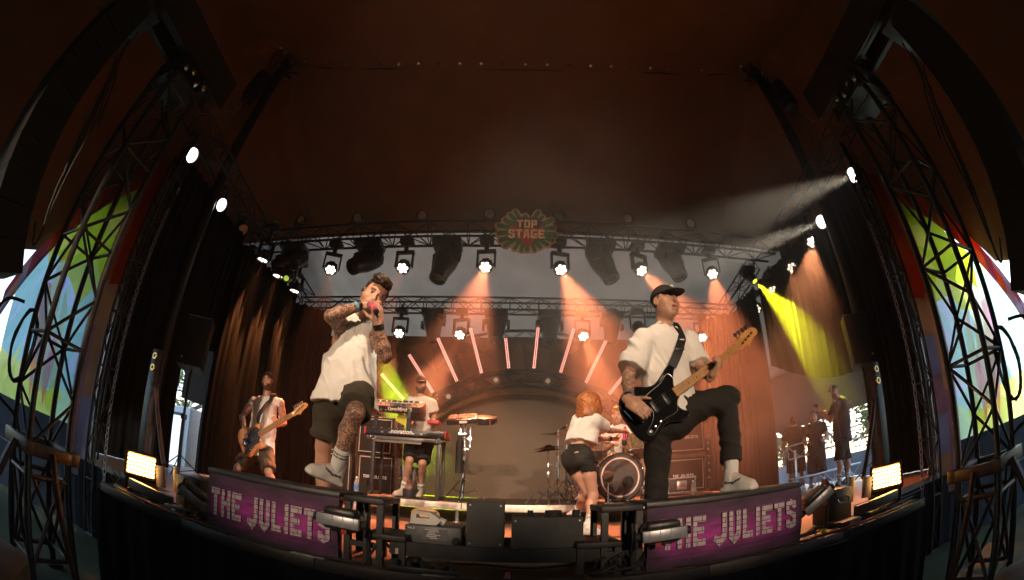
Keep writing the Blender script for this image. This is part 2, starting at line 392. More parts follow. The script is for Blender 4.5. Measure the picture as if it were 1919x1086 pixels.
# ---------------------------------------------------------------- trusses
def truss(name, label, p0, p1, w, seg, rc=.025, rb=.011, m=BLACKM, single=False, group=None, cat='truss', up=(0, 0, 1)):
    """box truss; p0, p1 = centre line ends; single: each brace is a part of its own"""
    p0, p1 = Vector(p0), Vector(p1); F = frame(p1-p0, up); L = (p1-p0).length; n = max(2, round(L/seg)); h = w/2
    T = thing(name, label, cat, p0, group=group, abs_=True)
    cor = [F @ Vector((a*h, b*h, 0)) for a, b in ((-1, -1), (1, -1), (1, 1), (-1, 1))]
    for c in cor: b = MB(); b.cyl(p0+c, p1+c, rc, n=10); b.build('chord', m, T)
    br = MB(); cache = {}
    for i in range(n):
        a, e = p0.lerp(p1, i/n), p0.lerp(p1, (i+1)/n)
        for k in range(4):
            c0, c1 = cor[k], cor[(k+1) % 4]
            segs = [(a+c0, e+c1) if (i+k) % 2 else (a+c1, e+c0)]
            if i % 2 == 0: segs.append((a+c0, a+c1))
            for q0, q1 in segs:
                if not single: br.cyl(q0, q1, rb, n=6, cap=False)
                else:
                    d = q1-q0; key = round(d.length, 3)
                    if key not in cache:
                        mb = MB(); mb.cyl((0, 0, 0), (0, 0, d.length), rb, n=8); cache[key] = mb.mesh('brace', m)
                    inst('brace', cache[key], T, Matrix.Translation(q0-p0) @ frame(d).to_4x4())
    if not single:
        o = br.build('bracing', m, T); o['kind'] = 'stuff'
    return T
ZT = ez(5.03)      # main truss centre height
main_truss = truss('lighting_truss', 'long black lighting truss above the stage carrying the round sign', (-6.05, 7.5, ZT), (6.05, 7.5, ZT), .38, .42, .028, .013)
truss('lighting_truss', 'lower grey-black lighting truss running behind the main truss above the arch', (-5.6, 9.25, ez(4.15)), (5.6, 9.25, ez(4.15)), .3, .34, .024, .011)
for s_, side in ((-1, 'left'), (1, 'right')):
    truss('lighting_truss', f'black side truss leading back from the {side} tower to the main truss', (s_*5.35, 2.6, ZT), (s_*5.98, 7.25, ZT), .36, .42, .026, .012, group='side trusses')
# outrigger ladder truss coming down from the end of the main truss
for s_, side in ((-1, 'left'), (1, 'right')):
    truss('sloping_truss', f'small dark truss sloping back at the {side} end of the upper rig', (s_*5.6, 7.75, ez(4.75)), (s_*5.3, 9.05, ez(4.2)), .28, .34, .02, .01)
# PA towers
def tower(s_, side):
    x, y, h = s_*3.4, 1.56, .212
    zt = ez(3.30)
    T = truss('pa_tower', f'black lattice tower standing in the pit on the {side} side of the stage', (x, y, ez(-.36)), (x, y, zt), .424, .40, .029, .0145, single=True, group='loudspeaker towers', cat='tower', up=(0, 1, 0))
    T['_org'] = [x, y, ez(-.36)]
    b = MB()
    for a in (-1, 1):
        for c in (-1, 1): b.box((x+a*.2, y+c*.2, zt-.12), (.1, .1, .34), bev=.008)
    b.box((x, y, zt+.0), (.52, .52, .035)); b.box((x, y, zt-.24), (.5, .5, .03)); b.build('head_block', BLACKM, T)
    for k in range(4):
        b = MB(); b.lathe([(.035, 0), (.035, .03), (.015, .04), (.015, .06), (0, .06)], (x - s_*.26, y-.18+.12*k, zt-.2+.06*(k % 2)), frame((-s_, 0, 0)), n=10); b.build('bolt', STEEL, T)
    zb = ez(-.36); b = MB()
    for c in (-1, 1):
        b.box((x, y+c*.24, zb-.0), (.62, .09, .1), bev=.01); b.box((x+c*.27, y, zb-.003), (.08, .40, .09), bev=.01)
    b.build('base_collar', RUST, T)
    for a in (-1, 1):
        for c in (-1, 1):
            b = MB(); b.cyl((x+a*.21, y+c*.21, zb-.04), (x+a*.24, y+c*.24, .03), .035, n=10); b.box((x+a*.24, y+c*.24, .015), (.16, .16, .03), bev=.004); b.build('base_leg', BLACKM, T)
    for a, c, lz in ((-1, 0, .32), (1, 0, .32), (0, -1, .5), (0, 1, .5)):
        for q in (-1, 1):
            b = MB(); lo = Vector((x + (a*.23 if a else q*.23), y + (c*.23 if c else q*.23), .12)); hi = Vector((x + (a*.22 if a else -q*.22), y + (c*.22 if c else -q*.22), zb-.1))
            b.cyl(lo, hi, .019, n=8); b.build('base_brace', BLACKM if q > 0 else RUST, T)
    for zz in (zb-.2, .2):
        b = MB()
        for c in (-1, 1): b.cyl((x-.22, y+c*.222, zz), (x+.22, y+c*.222, zz), .02, n=8); b.cyl((x+c*.222, y-.2, zz), (x+c*.222, y+.2, zz), .02, n=8)
        b.build('base_rail', RUST, T)
    for a, c in ((-s_, .0), (s_, -.7), (-s_*.2, -1)):
        b = MB(); d = Vector((a, c, 0)).normalized()
        b.cyl(Vector((x, y, zb)) + d*.3, Vector((x, y, .06)) + d*(.95 if a*s_ > 0 or c < -.9 else .72), .028, n=10)
        b.box(Vector((x, y, .03)) + d*(.95 if a*s_ > 0 or c < -.9 else .72), (.18, .18, .06), bev=.006); b.build('outrigger', RUST, T)
    # header beam along the depth of the stage
    B = thing('header_beam', f'heavy black steel beam on top of the {side} tower holding the loudspeakers', 'beam', (x, y, ez(3.36)), group='header beams', abs_=True)
    for k, xo in enumerate((-.13, .13)):
        b = MB(); xx = x + s_*.02 + xo
        b.box((xx, .35, ez(3.36)), (.07, 3.6, .035), bev=.004); b.box((xx, .35, ez(3.52)), (.022, 3.596, .285)); b.box((xx, .35, ez(3.68)), (.07, 3.604, .035), bev=.004); b.build('girder', BLACKM, B)
    for yy in (-1.2, -.4, .4, 1.2, 2.0):
        b = MB(); b.box((x+s_*.02, yy, ez(3.52)), (.235, .05, .2)); b.build('spacer', BLACKM, B)
    b = MB(); b.box((x + s_*.02 - s_*.19, .35, ez(3.56)), (.02, 3.7, .46)); b.build('cladding', PLASTIC, B)
    return T
tower(-1, 'left'); tower(1, 'right')
# slim ladder trusses and chains behind the towers
for s_, side in ((-1, 'left'), (1, 'right')):
    truss('slim_tower', f'thin black lattice upright between the painted panel and the black drape, {side}', (s_*4.63, 3.02, .02), (s_*4.63, 3.02, ez(3.6)), .2, .34, .017, .009, cat='tower', up=(0, 1, 0))
# line arrays
GRILLE = mat('speaker_grille', (.012, .012, .013), .55, noise=.5, nscale=160, bump=.6, bscale=400)
def line_array(s_, side):
    n = 11; A = thing('line_array', f'long curved stack of black loudspeakers hanging from the {side} header beam', 'loudspeaker', (s_*3.45, .5, ez(.5)), group='line arrays', abs_=True)
    y, z, tilt = .40, ez(3.02), R(2); H = .232
    for k in range(n):
        c = Vector((s_*3.56, y, z)); F = Matrix.Rotation(tilt, 3, 'X')
        b = MB(); hb, hf = H*.462, H*.485; dx, dy = .36, .2
        vs = [(-dx, -dy, -hf), (dx, -dy, -hf), (dx, -dy, hf), (-dx, -dy, hf), (-dx*.86, dy, -hb), (dx*.86, dy, -hb), (dx*.86, dy, hb), (-dx*.86, dy, hb)]
        b.add([c + F @ Vector(v) for v in vs], [(3, 2, 1, 0), (4, 5, 6, 7), (0, 1, 5, 4), (1, 2, 6, 5), (2, 3, 7, 6), (3, 0, 4, 7)])
        o = b.build('cabinet', mat('array_paint', (.006, .006, .007), .75, noise=.3, bump=.2, bscale=200, spec=.25), A)
        b = MB(); b.box(c + F @ Vector((0, -dy-.008, 0)), (dx*1.96, .012, hf*1.9), F); b.build('grille', GRILLE, o)
        for sx in (-1, 1): b = MB(); b.box(c + F @ Vector((sx*(dx*.945), .05, 0)), (.04, .24, .05), F); b.build('rigging_plate', BLACKM, o)
        b = MB(); b.box(c + F @ Vector((0, dy+.006, 0)), (.16, .012, .12), F); b.build('connector_panel', GREYM, o)
        tilt += R(.5 + k*.36); step = F @ Vector((0, 0, -H)); y += step.y; z += step.z
    b = MB(); b.box((s_*3.56, .45, ez(3.2)), (.7, .6, .06), bev=.006); b.cyl((s_*3.4, .35, ez(3.22)), (s_*3.4, .35, ez(3.36)), .03); b.cyl((s_*3.4, .65, ez(3.22)), (s_*3.4, .65, ez(3.36)), .03); b.build('fly_bar', BLACKM, A)
    # looping cables down the back
    for k, (dx, sag, zz) in enumerate(((.0, .35, 2.4), (.05, .6, 2.1), (-.04, .8, 1.9), (.03, .25, 1.2))):
        b = MB(); x0 = s_*(3.28+dx); b.tube(wander([(x0, .66, ez(2.95-.1*k)), (x0+.03*s_, .74+.03*k, ez(2.6-.1*k)), (x0-.03*s_, .84+.05*k, ez(zz)), (x0+.02*s_, 1.0, ez(zz-sag)), (x0, .92, ez(zz-sag*.4))], .006), .011, 6)
        tag(b.build('loudspeaker_cable', RUBBER), f'black cable looping behind the {side} loudspeaker stack, ' + ('shortest loop', 'second loop', 'longest loop', 'lowest loop')[k], 'cable', 'loudspeaker cables')
line_array(-1, 'left'); line_array(1, 'right')
# coiled cable hanging on each tower
for s_, side in ((-1, 'left'), (1, 'right')):
    b = MB(); c = Vector((s_*3.62, 1.30, ez(.42)))
    pts = []
    for i in range(90):
        a = i/89*2*math.pi*5; r = .2 + .03*math.sin(i*.7)
        pts.append(c + Vector((.03*math.sin(i*.9), .12*math.cos(a)*(r/.2), -.1 + r*1.35*math.sin(a))))
    b.tube(pts, .011, 6); b.tube(wander([c+Vector((0, -.1, .2)), (s_*3.7, 1.0, ez(.55)), (s_*3.75, .9, ez(.2)), (s_*3.6, 1.1, ez(-.1)), (s_*3.45, 1.34, ez(-.3)), (s_*3.4, 1.36, .3)], .0), .014, 7)
    tag(b.build('cable_coil', RUBBER), f'coil of thick black cable hung on the {side} lattice tower', 'cable', 'cable coils')
# draped subwoofers at the foot of the towers
for s_, side in ((-1, 'left'), (1, 'right')):
    b = MB(); T = thing('covered_subwoofer', f'low heap under a dark cover in the pit corner at far {side}', 'subwoofer', (s_*2.3, .62, 0), group='covered subwoofers', abs_=True)
    def f(u, v, s_=s_):
        a = u*2*math.pi; k = min(1, v*1.35); rr = .33*(1 + .10*math.cos(4*a)) * (1.0 if v < .74 else max(0, (1-v)/.26))
        hz = .50*min(1, v/.74) + (0 if v < .74 else .05*(1-((1-v)/.26)**2)); fold = .02*math.sin(a*11)*(1-k)
        return (s_*2.45 + (rr+fold)*1.1*math.cos(a), .62 + (rr+fold)*math.sin(a), .005 + hz)
    b.grid(f, 48, 14); b.build('cover', mat('brown_tarp', (.05, .036, .03), .8, noise=.3, bump=.3, bscale=20), T)
# ---------------------------------------------------------------- painted side panels
def pane_poly(mb, pts, c):
    m_ = sum(c)/3; c = tuple(max(.02, min(.95, (m_ + (v-m_)*1.2)*1.15)) for v in c); mb.add(pts, [tuple(range(len(pts)))], None, c)
PANEL = canvas_mat('printed_canvas', (.5, .5, .5), .90, noise=.10, attr='tint')
def side_panel(s_, side):
    a, b = Vector((s_*4.86, 3.05, 0)), Vector((s_*7.2, 1.85, 0)); d = (b-a)
    nrm = Vector((d.y, -d.x, 0)).normalized()
    if nrm.y > 0: nrm = -nrm
    def P(u, z, o=0.0): q = a + d*u + nrm*o; return (q.x, q.y, ez(z))
    T = thing('painted_panel', f'tall curved side panel painted in coloured facets behind the {side} tower', 'panel', a, group='painted side panels', abs_=True)
    def top(u): return 3.62 - .35*u - 2.25*max(0, u)**1.7
    rd = random.Random(3 if s_ < 0 else 5)
    # inner picture, painted in facets
    pic = MB()
    NU, NV = 7, 9; U = [.16 + .70*i/NU for i in range(NU+1)]; rd2 = {(i, j): (rd.random(), rd.random()) for i in range(NU+1) for j in range(NV+1)}
    def node(i, j):
        u = U[i]; t = j/NV; z0 = -.18; z1 = top(u) - .34; jx = 0 if i in (0, NU) else (rd2[(i, j)][0]-.5)*.06; jz = 0 if j in (0, NV) else (rd2[(i, j)][1]-.5)*.22
        return u + jx, z0 + (z1-z0)*t + jz
    def tint(u, z):
        t = (z+.2)/3.4; j = rd.uniform(-.035, .035)
        if t > .60: return (.30+j, .42+j, .07) if rd.random() < .7 else (.42+j, .46+j, .14)
        if t > .50 and u < .45: return (.36+j, .46+j, .16)
        if t < .10: return (.50+j, .58+j, .22) if u > .3 else (.42+j, .60+j, .42)
        if t < .18 and u > .5: return (.62+j, .66+j, .30)
        return (.36+j, .58+j, .62+j) if rd.random() < .75 else (.44+j, .56+j, .74+j)
    for i in range(NU):
        for j in range(NV):
            q = [node(i, j), node(i+1, j), node(i+1, j+1), node(i, j+1)]
            for tr in (((0, 1, 2), (0, 2, 3)) if (i+j) % 2 else ((0, 1, 3), (1, 2, 3))):
                cu = sum(q[k][0] for k in tr)/3; cz = sum(q[k][1] for k in tr)/3
                pane_poly(pic, [P(q[k][0], q[k][1], -.02) for k in tr], tint(cu, cz))
    # bold feather strokes across the middle
    for c_, pts in (((.80, .62, .50), [(.52, 2.15), (.44, 1.7), (.36, .1), (.47, .05), (.56, 1.1)]), ((.85, .42, .46), [(.60, 1.55), (.53, 1.45), (.46, .7), (.50, -.1), (.56, .6)]), ((.84, .70, .56), [(.40, 1.45), (.34, 1.2), (.29, .2), (.36, .15)]), ((.45, .40, .68), [(.45, 2.0), (.42, 1.5), (.45, 1.25), (.49, 1.7)]), ((.78, .36, .42), [(.38, .9), (.34, .55), (.38, -.12), (.42, .3)]), ((.70, .74, .34), [(.30, .35), (.24, .1), (.33, -.15), (.38, .02)]), ((.88, .80, .70), [(.50, 1.25), (.475, 1.1), (.44, .45), (.46, .45)])):
        pane_poly(pic, [P(u_, z_, -.012) for u_, z_ in pts], c_)
    pic.build('picture', PANEL, T, 0)
    # frame of faceted boards all round
    FRM = MATS.get('painted_scrim') or canvas_mat('painted_scrim', (.5, .5, .5), .6, noise=.3, attr='tint'); cols = [(.55, .09, .04), (.60, .20, .08), (.38, .10, .14), (.46, .26, .30), (.40, .36, .46), (.58, .34, .22), (.58, .13, .05)]
    def board(u0, u1, za0, za1, zb0, zb1, c, o=.05):
        pts = [(u0, za0), (u1, zb0), (u1, zb1), (u0, za1)]
        f0 = [P(u, z, .03) for u, z in pts]; bk = [P(u, z, -.03) for u, z in pts]; fr = MB()
        fr.add(f0+bk, [(0, 1, 2, 3), (7, 6, 5, 4), (0, 4, 5, 1), (1, 5, 6, 2), (2, 6, 7, 3), (3, 7, 4, 0)], None, c); fr.build('frame_board', FRM, T, 0)
    def split(u0, u1, za0, za1, zb0, zb1, n, vert):
        for i in range(n):
            t0, t1 = i/n, (i+1)/n; h0, h1 = rd.uniform(-.12, .12)/n, rd.uniform(-.12, .12)/n
            zmid = za0+(za1-za0)*(t0+t1)/2
            lowc = cols[3+rd.randrange(3)] if (zmid < 1.7) else cols[rd.choice((0, 0, 1, 6))]
            if vert: board(u0, u1, za0+(za1-za0)*t0, za0+(za1-za0)*t1, zb0+(zb1-zb0)*t0, zb0+(zb1-zb0)*t1, lowc)
    split(0, .085, -.75, top(0), -.75, top(.085), 9, True)
    split(.085, .16, -.75, top(.085), -.75, top(.16), 7, True)
    for i in range(14):
        u0, u1 = .16 + .80*i/14, .16 + .80*(i+1)/14
        z0, z1 = top(u0), top(u1); th = .36
        c = cols[rd.choice((0, 1, 6, 2))] if z0 > 1.9 else cols[rd.choice((3, 4, 4, 3, 5))]
        board(u0, u1, z0-th, z0-th*.45, z1-th, z1-th*.45, c); board(u0, u1, z0-th*.45, z0, z1-th*.45, z1, cols[rd.choice((0, 2, 6))] if z0 > 2.2 else cols[rd.choice((3, 4, 2))])
    b = MB(); b.add([P(.16, -.75, -.03), P(1.1, -.75, -.03), P(1.1, -.18, -.03), P(.16, -.18, -.03)], [(0, 1, 2, 3)]); b.add([P(0, ez(0)*-1, -.01), P(1.15, -ez(0), -.01), P(1.15, -.75, -.01), P(0, -.75, -.01)], [(0, 1, 2, 3)]); b.build('lower_wall', mat('navy_cloth', (.022, .028, .045), .9, noise=.25), T, 0)
    # metal edge strip on the stage side
    b = MB(); b.box(P(-.012, 1.0, .0), (.03, .06, 4.7), bev=.004); b.build('edge_strip', GREYM, T)
side_panel(-1, 'left'); side_panel(1, 'right')
# ---------------------------------------------------------------- black drapes
DRAPE = mat('black_drape', (.0065, .005, .0045), .9, noise=.35, nscale=5, bump=.2, bscale=200, spec=.12)
def drape(name, label, a, b, z0, z1, folds, amp, m=DRAPE, cut=None, group=None, cat='curtain'):
    a, b = Vector(a), Vector(b); d = (b-a); n = Vector((d.y, -d.x, 0)).normalized(); rd = random.Random(int(abs(a.x*100)+abs(b.y*37)))
    ph = [rd.uniform(0, 6.28) for _ in range(4)]
    def f(u, v):
        w = math.sin(u*folds*6.283+ph[0]) + .45*math.sin(u*folds*2.27*6.283+ph[1]) + .5*math.sin(u*folds*.41*6.283+ph[2])
        p = a + d*u + n*amp*w*(1-.15*v) + n*.02*math.sin(v*3+ph[3])
        zb = z0 if cut is None else cut(u)
        return (p.x, p.y, zb + (z1-zb)*v)
    mb = MB(); mb.grid(f, int(folds*16), 10)
    return tag(mb.build(name, m, None, 80), label, cat, group)
drape('pleated_curtain', 'black pleated curtain behind the guitarist along the left side of the stage', (-5.62, 6.2, 0), (-5.5, 8.7, 0), ST+.01, ez(4.2), 13, .075, group='stage curtains')
drape('pleated_curtain', 'black pleated curtain filling the back left corner of the stage', (-5.5, 8.72, 0), (-4.62, 9.45, 0), ST+.01, ez(4.0), 6, .08, group='stage curtains')
drape('pleated_curtain', 'black pleated curtain filling the back right corner beyond the bass cabinets', (4.62, 9.45, 0), (5.5, 8.72, 0), ST+.01, ez(4.0), 6, .10, group='stage curtains')
drape('pleated_curtain', 'narrow black curtain at the edge of the right wing opening', (5.5, 8.7, 0), (5.66, 8.05, 0), ST+.01, ez(4.2), 4, .09, group='stage curtains')
drape('wing_drape', 'tall flat black drape at the left wing beside the painted panel', (-5.62, 3.62, 0), (-5.68, 5.38, 0), ST+.01, ez(4.5), 8, .03, CLOTHB, group='wing drapes')
drape('wing_drape', 'tall flat black drape at the right wing beside the painted panel', (5.68, 4.85, 0), (5.62, 3.62, 0), ST+.01, ez(4.5), 6, .03, CLOTHB, group='wing drapes')
drape('wing_return', 'short black drape turned towards the audience beside the left painted panel', (-4.75, 3.1, 0), (-5.6, 3.55, 0), .3, ez(4.3), 5, .025, CLOTHB, group='wing drapes')
drape('wing_return', 'short black drape turned towards the audience beside the right painted panel', (5.6, 3.55, 0), (4.75, 3.1, 0), .3, ez(4.3), 5, .025, CLOTHB, group='wing drapes')
drape('swag_drape', 'black drape gathered up above the right wing opening', (5.72, 8.0, 0), (5.72, 4.85, 0), 0, ez(4.4), 13, .035, CLOTHB, cut=lambda u: ez(2.35 - .95*math.sin(min(1, u*1.12)*1.57) + .1*(u > .9)), group='swag drapes')
drape('swag_drape', 'black drape above the left wing opening behind the side loudspeaker', (-5.70, 5.35, 0), (-5.68, 6.25, 0), 0, ez(4.4), 5, .03, CLOTHB, cut=lambda u: ez(1.75 + .1*u), group='swag drapes')
# ---------------------------------------------------------------- backdrop with arch
AX, AZ = .21, ez(-1.02)         # centre of the arch on the back wall plane
bd = thing('arch_backdrop', 'brown faceted backdrop with a large round arch opening behind the band', 'backdrop', (AX, 9.5, ST), abs_=True)
rdb = random.Random(11)
fan = MB()
def arcpt(r, a, y): return (AX + r*math.cos(a), y, AZ + r*math.sin(a))
rings = [3.22, 3.75, 4.3, 5.0, 6.4]; NA = 26; jit = {}
for i, r in enumerate(rings):
    for k in range(NA+1):
        a = math.pi*k/NA; jj = 0 if i in (0,) else rdb.uniform(-.12, .12)
        x, y, z = arcpt(r + jj, a + (0 if i == 0 else rdb.uniform(-.04, .04)), 9.55); z = max(ST, min(z, ez(3.46))); x = max(-4.7, min(4.7, x)); jit[(i, k)] = (x, y, z)
for i in range(len(rings)-1):
    for k in range(NA):
        q = [jit[(i, k)], jit[(i, k+1)], jit[(i+1, k+1)], jit[(i+1, k)]]
        for tr in ((0, 1, 2), (0, 2, 3)) if (i*3+k) % 2 else ((0, 1, 3), (1, 2, 3)):
            g_ = rdb.uniform(.6, 1.35); c = rdb.choice([(.20, .07, .035), (.17, .085, .05), (.12, .06, .05), (.22, .10, .045), (.13, .045, .03)])
            fan.add([q[t] for t in tr], [(0, 1, 2)], None, tuple(v*g_ for v in c))
fan.build('facet_print', mat('backdrop_print', attr='tint', rough=.75, noise=.2, nscale=3), bd, 0)
b = MB(); b.box((0, 9.75, ez(1.3)), (9.6, .06, 4.36)); b.build('backing_cloth', mat('dark_brown_cloth', (.03, .018, .014), .9), bd)
scr = MB(); NS = 40
scr.add([(AX + 3.2*math.cos(math.pi*k/NS), 9.66, max(ST, AZ + 3.2*math.sin(math.pi*k/NS))) for k in range(NS+1)], [tuple(range(NS, -1, -1))]); scr.build('screen_cloth', mat('screen_cloth', (.17, .115, .085), .7, noise=.06, nscale=2), bd, 0, label='plain brown cloth inside the arch')
for k in range(36):
    b = MB(); a0, a1 = math.pi*k/36, math.pi*(k+1)/36
    b.add([arcpt(3.13, a0, 9.28), arcpt(3.13, a1, 9.28), arcpt(3.2, a1, 9.28), arcpt(3.2, a0, 9.28), arcpt(3.13, a0, 9.5), arcpt(3.13, a1, 9.5), arcpt(3.2, a1, 9.5), arcpt(3.2, a0, 9.5)], [(0, 1, 2, 3), (7, 6, 5, 4), (1, 0, 4, 5), (3, 2, 6, 7)], None, rdb.choice([(.30, .17, .09), (.22, .13, .08), (.34, .2, .12), (.16, .12, .09)]))
    if a0 > .02 and a1 < 3.12: b.build('lining_board', mat('lining_boards', attr='tint', rough=.7), bd, 0)
def arch_truss(name, label, r0, r1, y0, y1, n, rc, rb, a0=0.0, a1=math.pi, m=BLACKM):
    T = thing(name, label, 'truss', (AX, y0, ST), group='arch trusses', abs_=True)
    ang = [a0 + (a1-a0)*k/n for k in range(n+1)]
    for r in (r0, r1):
        for y in (y0, y1): b = MB(); b.tube([arcpt(r, a, y) for a in ang if arcpt(r, a, y)[2] > ST-.3], rc, 8); b.build('chord', m, T)
    b = MB()
    for k in range(n):
        q = (ang[k], ang[k+1]) if k % 2 else (ang[k+1], ang[k])
        for y in (y0, y1): b.cyl(arcpt(r0, q[0], y), arcpt(r1, q[1], y), rb, n=6, cap=False)
        for r in (r0, r1): b.cyl(arcpt(r, q[0], y0), arcpt(r, q[1], y1), rb, n=6, cap=False)
    o = b.build('bracing', m, T); o['kind'] = 'stuff'; return T
arch_truss('arch_truss', 'black curved truss framing the round opening behind the drums', 3.24, 3.54, 9.0, 9.24, 44, .03, .013, m=mat('matte_black_truss', (.008, .008, .008), .6))
arch_truss('arch_truss', 'thin black curved truss at the top of the faceted backdrop', 4.52, 4.72, 9.62, 9.72, 40, .018, .008, R(15), R(165))
# bulbs on the arch
for k, (px_, py_) in enumerate(((841, 743), (930, 712), (1027, 714), (1113, 745))):
    p = at(px_, py_, 8.97); T = thing('arch_lamp', ('first', 'second', 'third', 'fourth')[k] + ' pale round lamp from the left on the inner curved truss', 'lamp', p, group='round lamps on the arch', abs_=True)
    b = MB(); b.lathe([(.05, .12), (.085, .06), (.09, 0), (.09, -.03)], p, frame((0, 1, 0)), 14); b.build('can', BLACK, T)
    b = MB(); b.sph(p + Vector((0, -.0, 0)), (.085, .04, .085), 14); b.build('lens', mat('frosted_lens', (.75, .66, .55), .3), T)
# LED bars fanned out round the arch
LEDB = emis('led_bar_light', (1.0, .34, .27), 2.6)
bars = [((715, 700), (757, 748)), ((767, 664), (812, 735)), ((821, 633), (857, 714)), ((882, 614), (903, 699)), ((948, 633), (954, 690)), ((1009, 613), (1001, 690)), ((1076, 615), (1051, 698)), ((1136, 638), (1098, 717)), ((1180, 690), (1142, 738)), ((688, 755), (703, 772))]
ordn = ['second', 'third', 'fourth', 'fifth', 'sixth', 'seventh', 'eighth', 'ninth', 'tenth', 'first']
for k, (p, q) in enumerate(bars):
    a, c = at(*p, 8.9), at(*q, 8.9); T = thing('led_bar', f'{ordn[k]} slanted pink-white LED bar from the left in the fan above the arch', 'led bar', c, group='LED bars fanned above the arch', abs_=True)
    F = frame(a-c, (0, 1, 0)); L = (a-c).length; b = MB(); b.box((a+c)/2 + Vector((0, .03, 0)), (.095, .05, L+.05), F, .004); b.build('housing', BLACK, T)
    b = MB(); n = int(L/.035)
    for i in range(n):
        for e in (-1, 1): b.box(c + (a-c)*((i+.5)/n) + F @ Vector((e*.019, 0, 0)) + Vector((0, -.003, 0)), (.022, .012, .021), F)
    o = b.build('led_row', LEDB, T, 0); o['kind'] = 'stuff'
# ---------------------------------------------------------------- riser and front boxes
RZ = ez(-.22)
rs = thing('riser', 'low wide stage riser with a pale aluminium edge under keyboards and drums', 'riser', (.6, 5.2, ST), abs_=True)
b = MB(); b.box((.6, 6.5, RZ-.02), (5.4, 2.58, .04)); b.build('deck_board', mat('riser_ply', (.07, .045, .03), .6, noise=.3), rs)
for x0, x1 in ((-2.1, -.62), (-.61, .87), (.88, 2.36), (2.37, 3.3)):
    b = MB(); b.box(((x0+x1)/2, 5.19, RZ-.045), (x1-x0, .035, .09), bev=.006); b.box(((x0+x1)/2, 5.172, RZ-.045), (x1-x0-.01, .006, .03)); b.build('edge_rail', mat('pale_aluminium', (.62, .55, .48), .45, .3, noise=.25, nscale=12), rs)
for x in (-2.0, -.68, -.52, .8, .96, 2.28, 2.44, 3.2):
    b = MB(); b.cyl((x, 5.3, ST), (x, 5.3, RZ-.04), .024, n=10); b.lathe([(.05, 0), (.05, .012), (.02, .02)], (x, 5.3, ST), n=10); b.build('leg', ALU, rs)
BANN = None
def banner_mat():
    m = bpy.data.materials.new('banner_print'); m.use_nodes = True; t = m.node_tree; n = t.nodes; L = t.links; b = n['Principled BSDF']; b.inputs['Roughness'].default_value = .8
    tc = n.new('ShaderNodeTexCoord'); a = n.new('ShaderNodeAttribute'); a.attribute_name = 'tint'
    nz = n.new('ShaderNodeTexNoise'); nz.inputs['Scale'].default_value = 5; nz.inputs['Detail'].default_value = 8; mp = n.new('ShaderNodeMapping'); mp.inputs['Scale'].default_value = (1, 1, 4); L.new(tc.outputs['Object'], mp.inputs[0]); L.new(mp.outputs[0], nz.inputs['Vector'])
    r = n.new('ShaderNodeValToRGB'); r.color_ramp.elements[0].position = .32; r.color_ramp.elements[0].color = (.35, .35, .35, 1); r.color_ramp.elements[1].position = .75; r.color_ramp.elements[1].color = (1.5, 1.5, 1.5, 1); L.new(nz.outputs['Fac'], r.inputs[0])
    mx = n.new('ShaderNodeMix'); mx.data_type = 'RGBA'; mx.blend_type = 'MULTIPLY'; mx.inputs[0].default_value = .8; L.new(a.outputs['Color'], mx.inputs[6]); L.new(r.outputs[0], mx.inputs[7]); L.new(mx.outputs[2], b.inputs['Base Color'])
    MATS['banner'] = m; return m
BANN = banner_mat()
BRICK = bpy.data.materials.new('brick_letter_print'); BRICK.use_nodes = True
_t = BRICK.node_tree; _b = _t.nodes['Principled BSDF']; _k = _t.nodes.new('ShaderNodeTexBrick'); _tc = _t.nodes.new('ShaderNodeTexCoord'); _mp = _t.nodes.new('ShaderNodeMapping'); _mp.inputs['Rotation'].default_value = (R(90), 0, 0)
_t.links.new(_tc.outputs['Object'], _mp.inputs[0]); _t.links.new(_mp.outputs[0], _k.inputs['Vector']); _k.inputs['Scale'].default_value = 9; _k.inputs['Mortar Size'].default_value = .02
_k.inputs['Color1'].default_value = (.52, .46, .48, 1); _k.inputs['Color2'].default_value = (.40, .35, .38, 1); _k.inputs['Mortar'].default_value = (.16, .03, .11, 1); _t.links.new(_k.outputs['Color'], _b.inputs['Base Color']); _b.inputs['Roughness'].default_value = .8
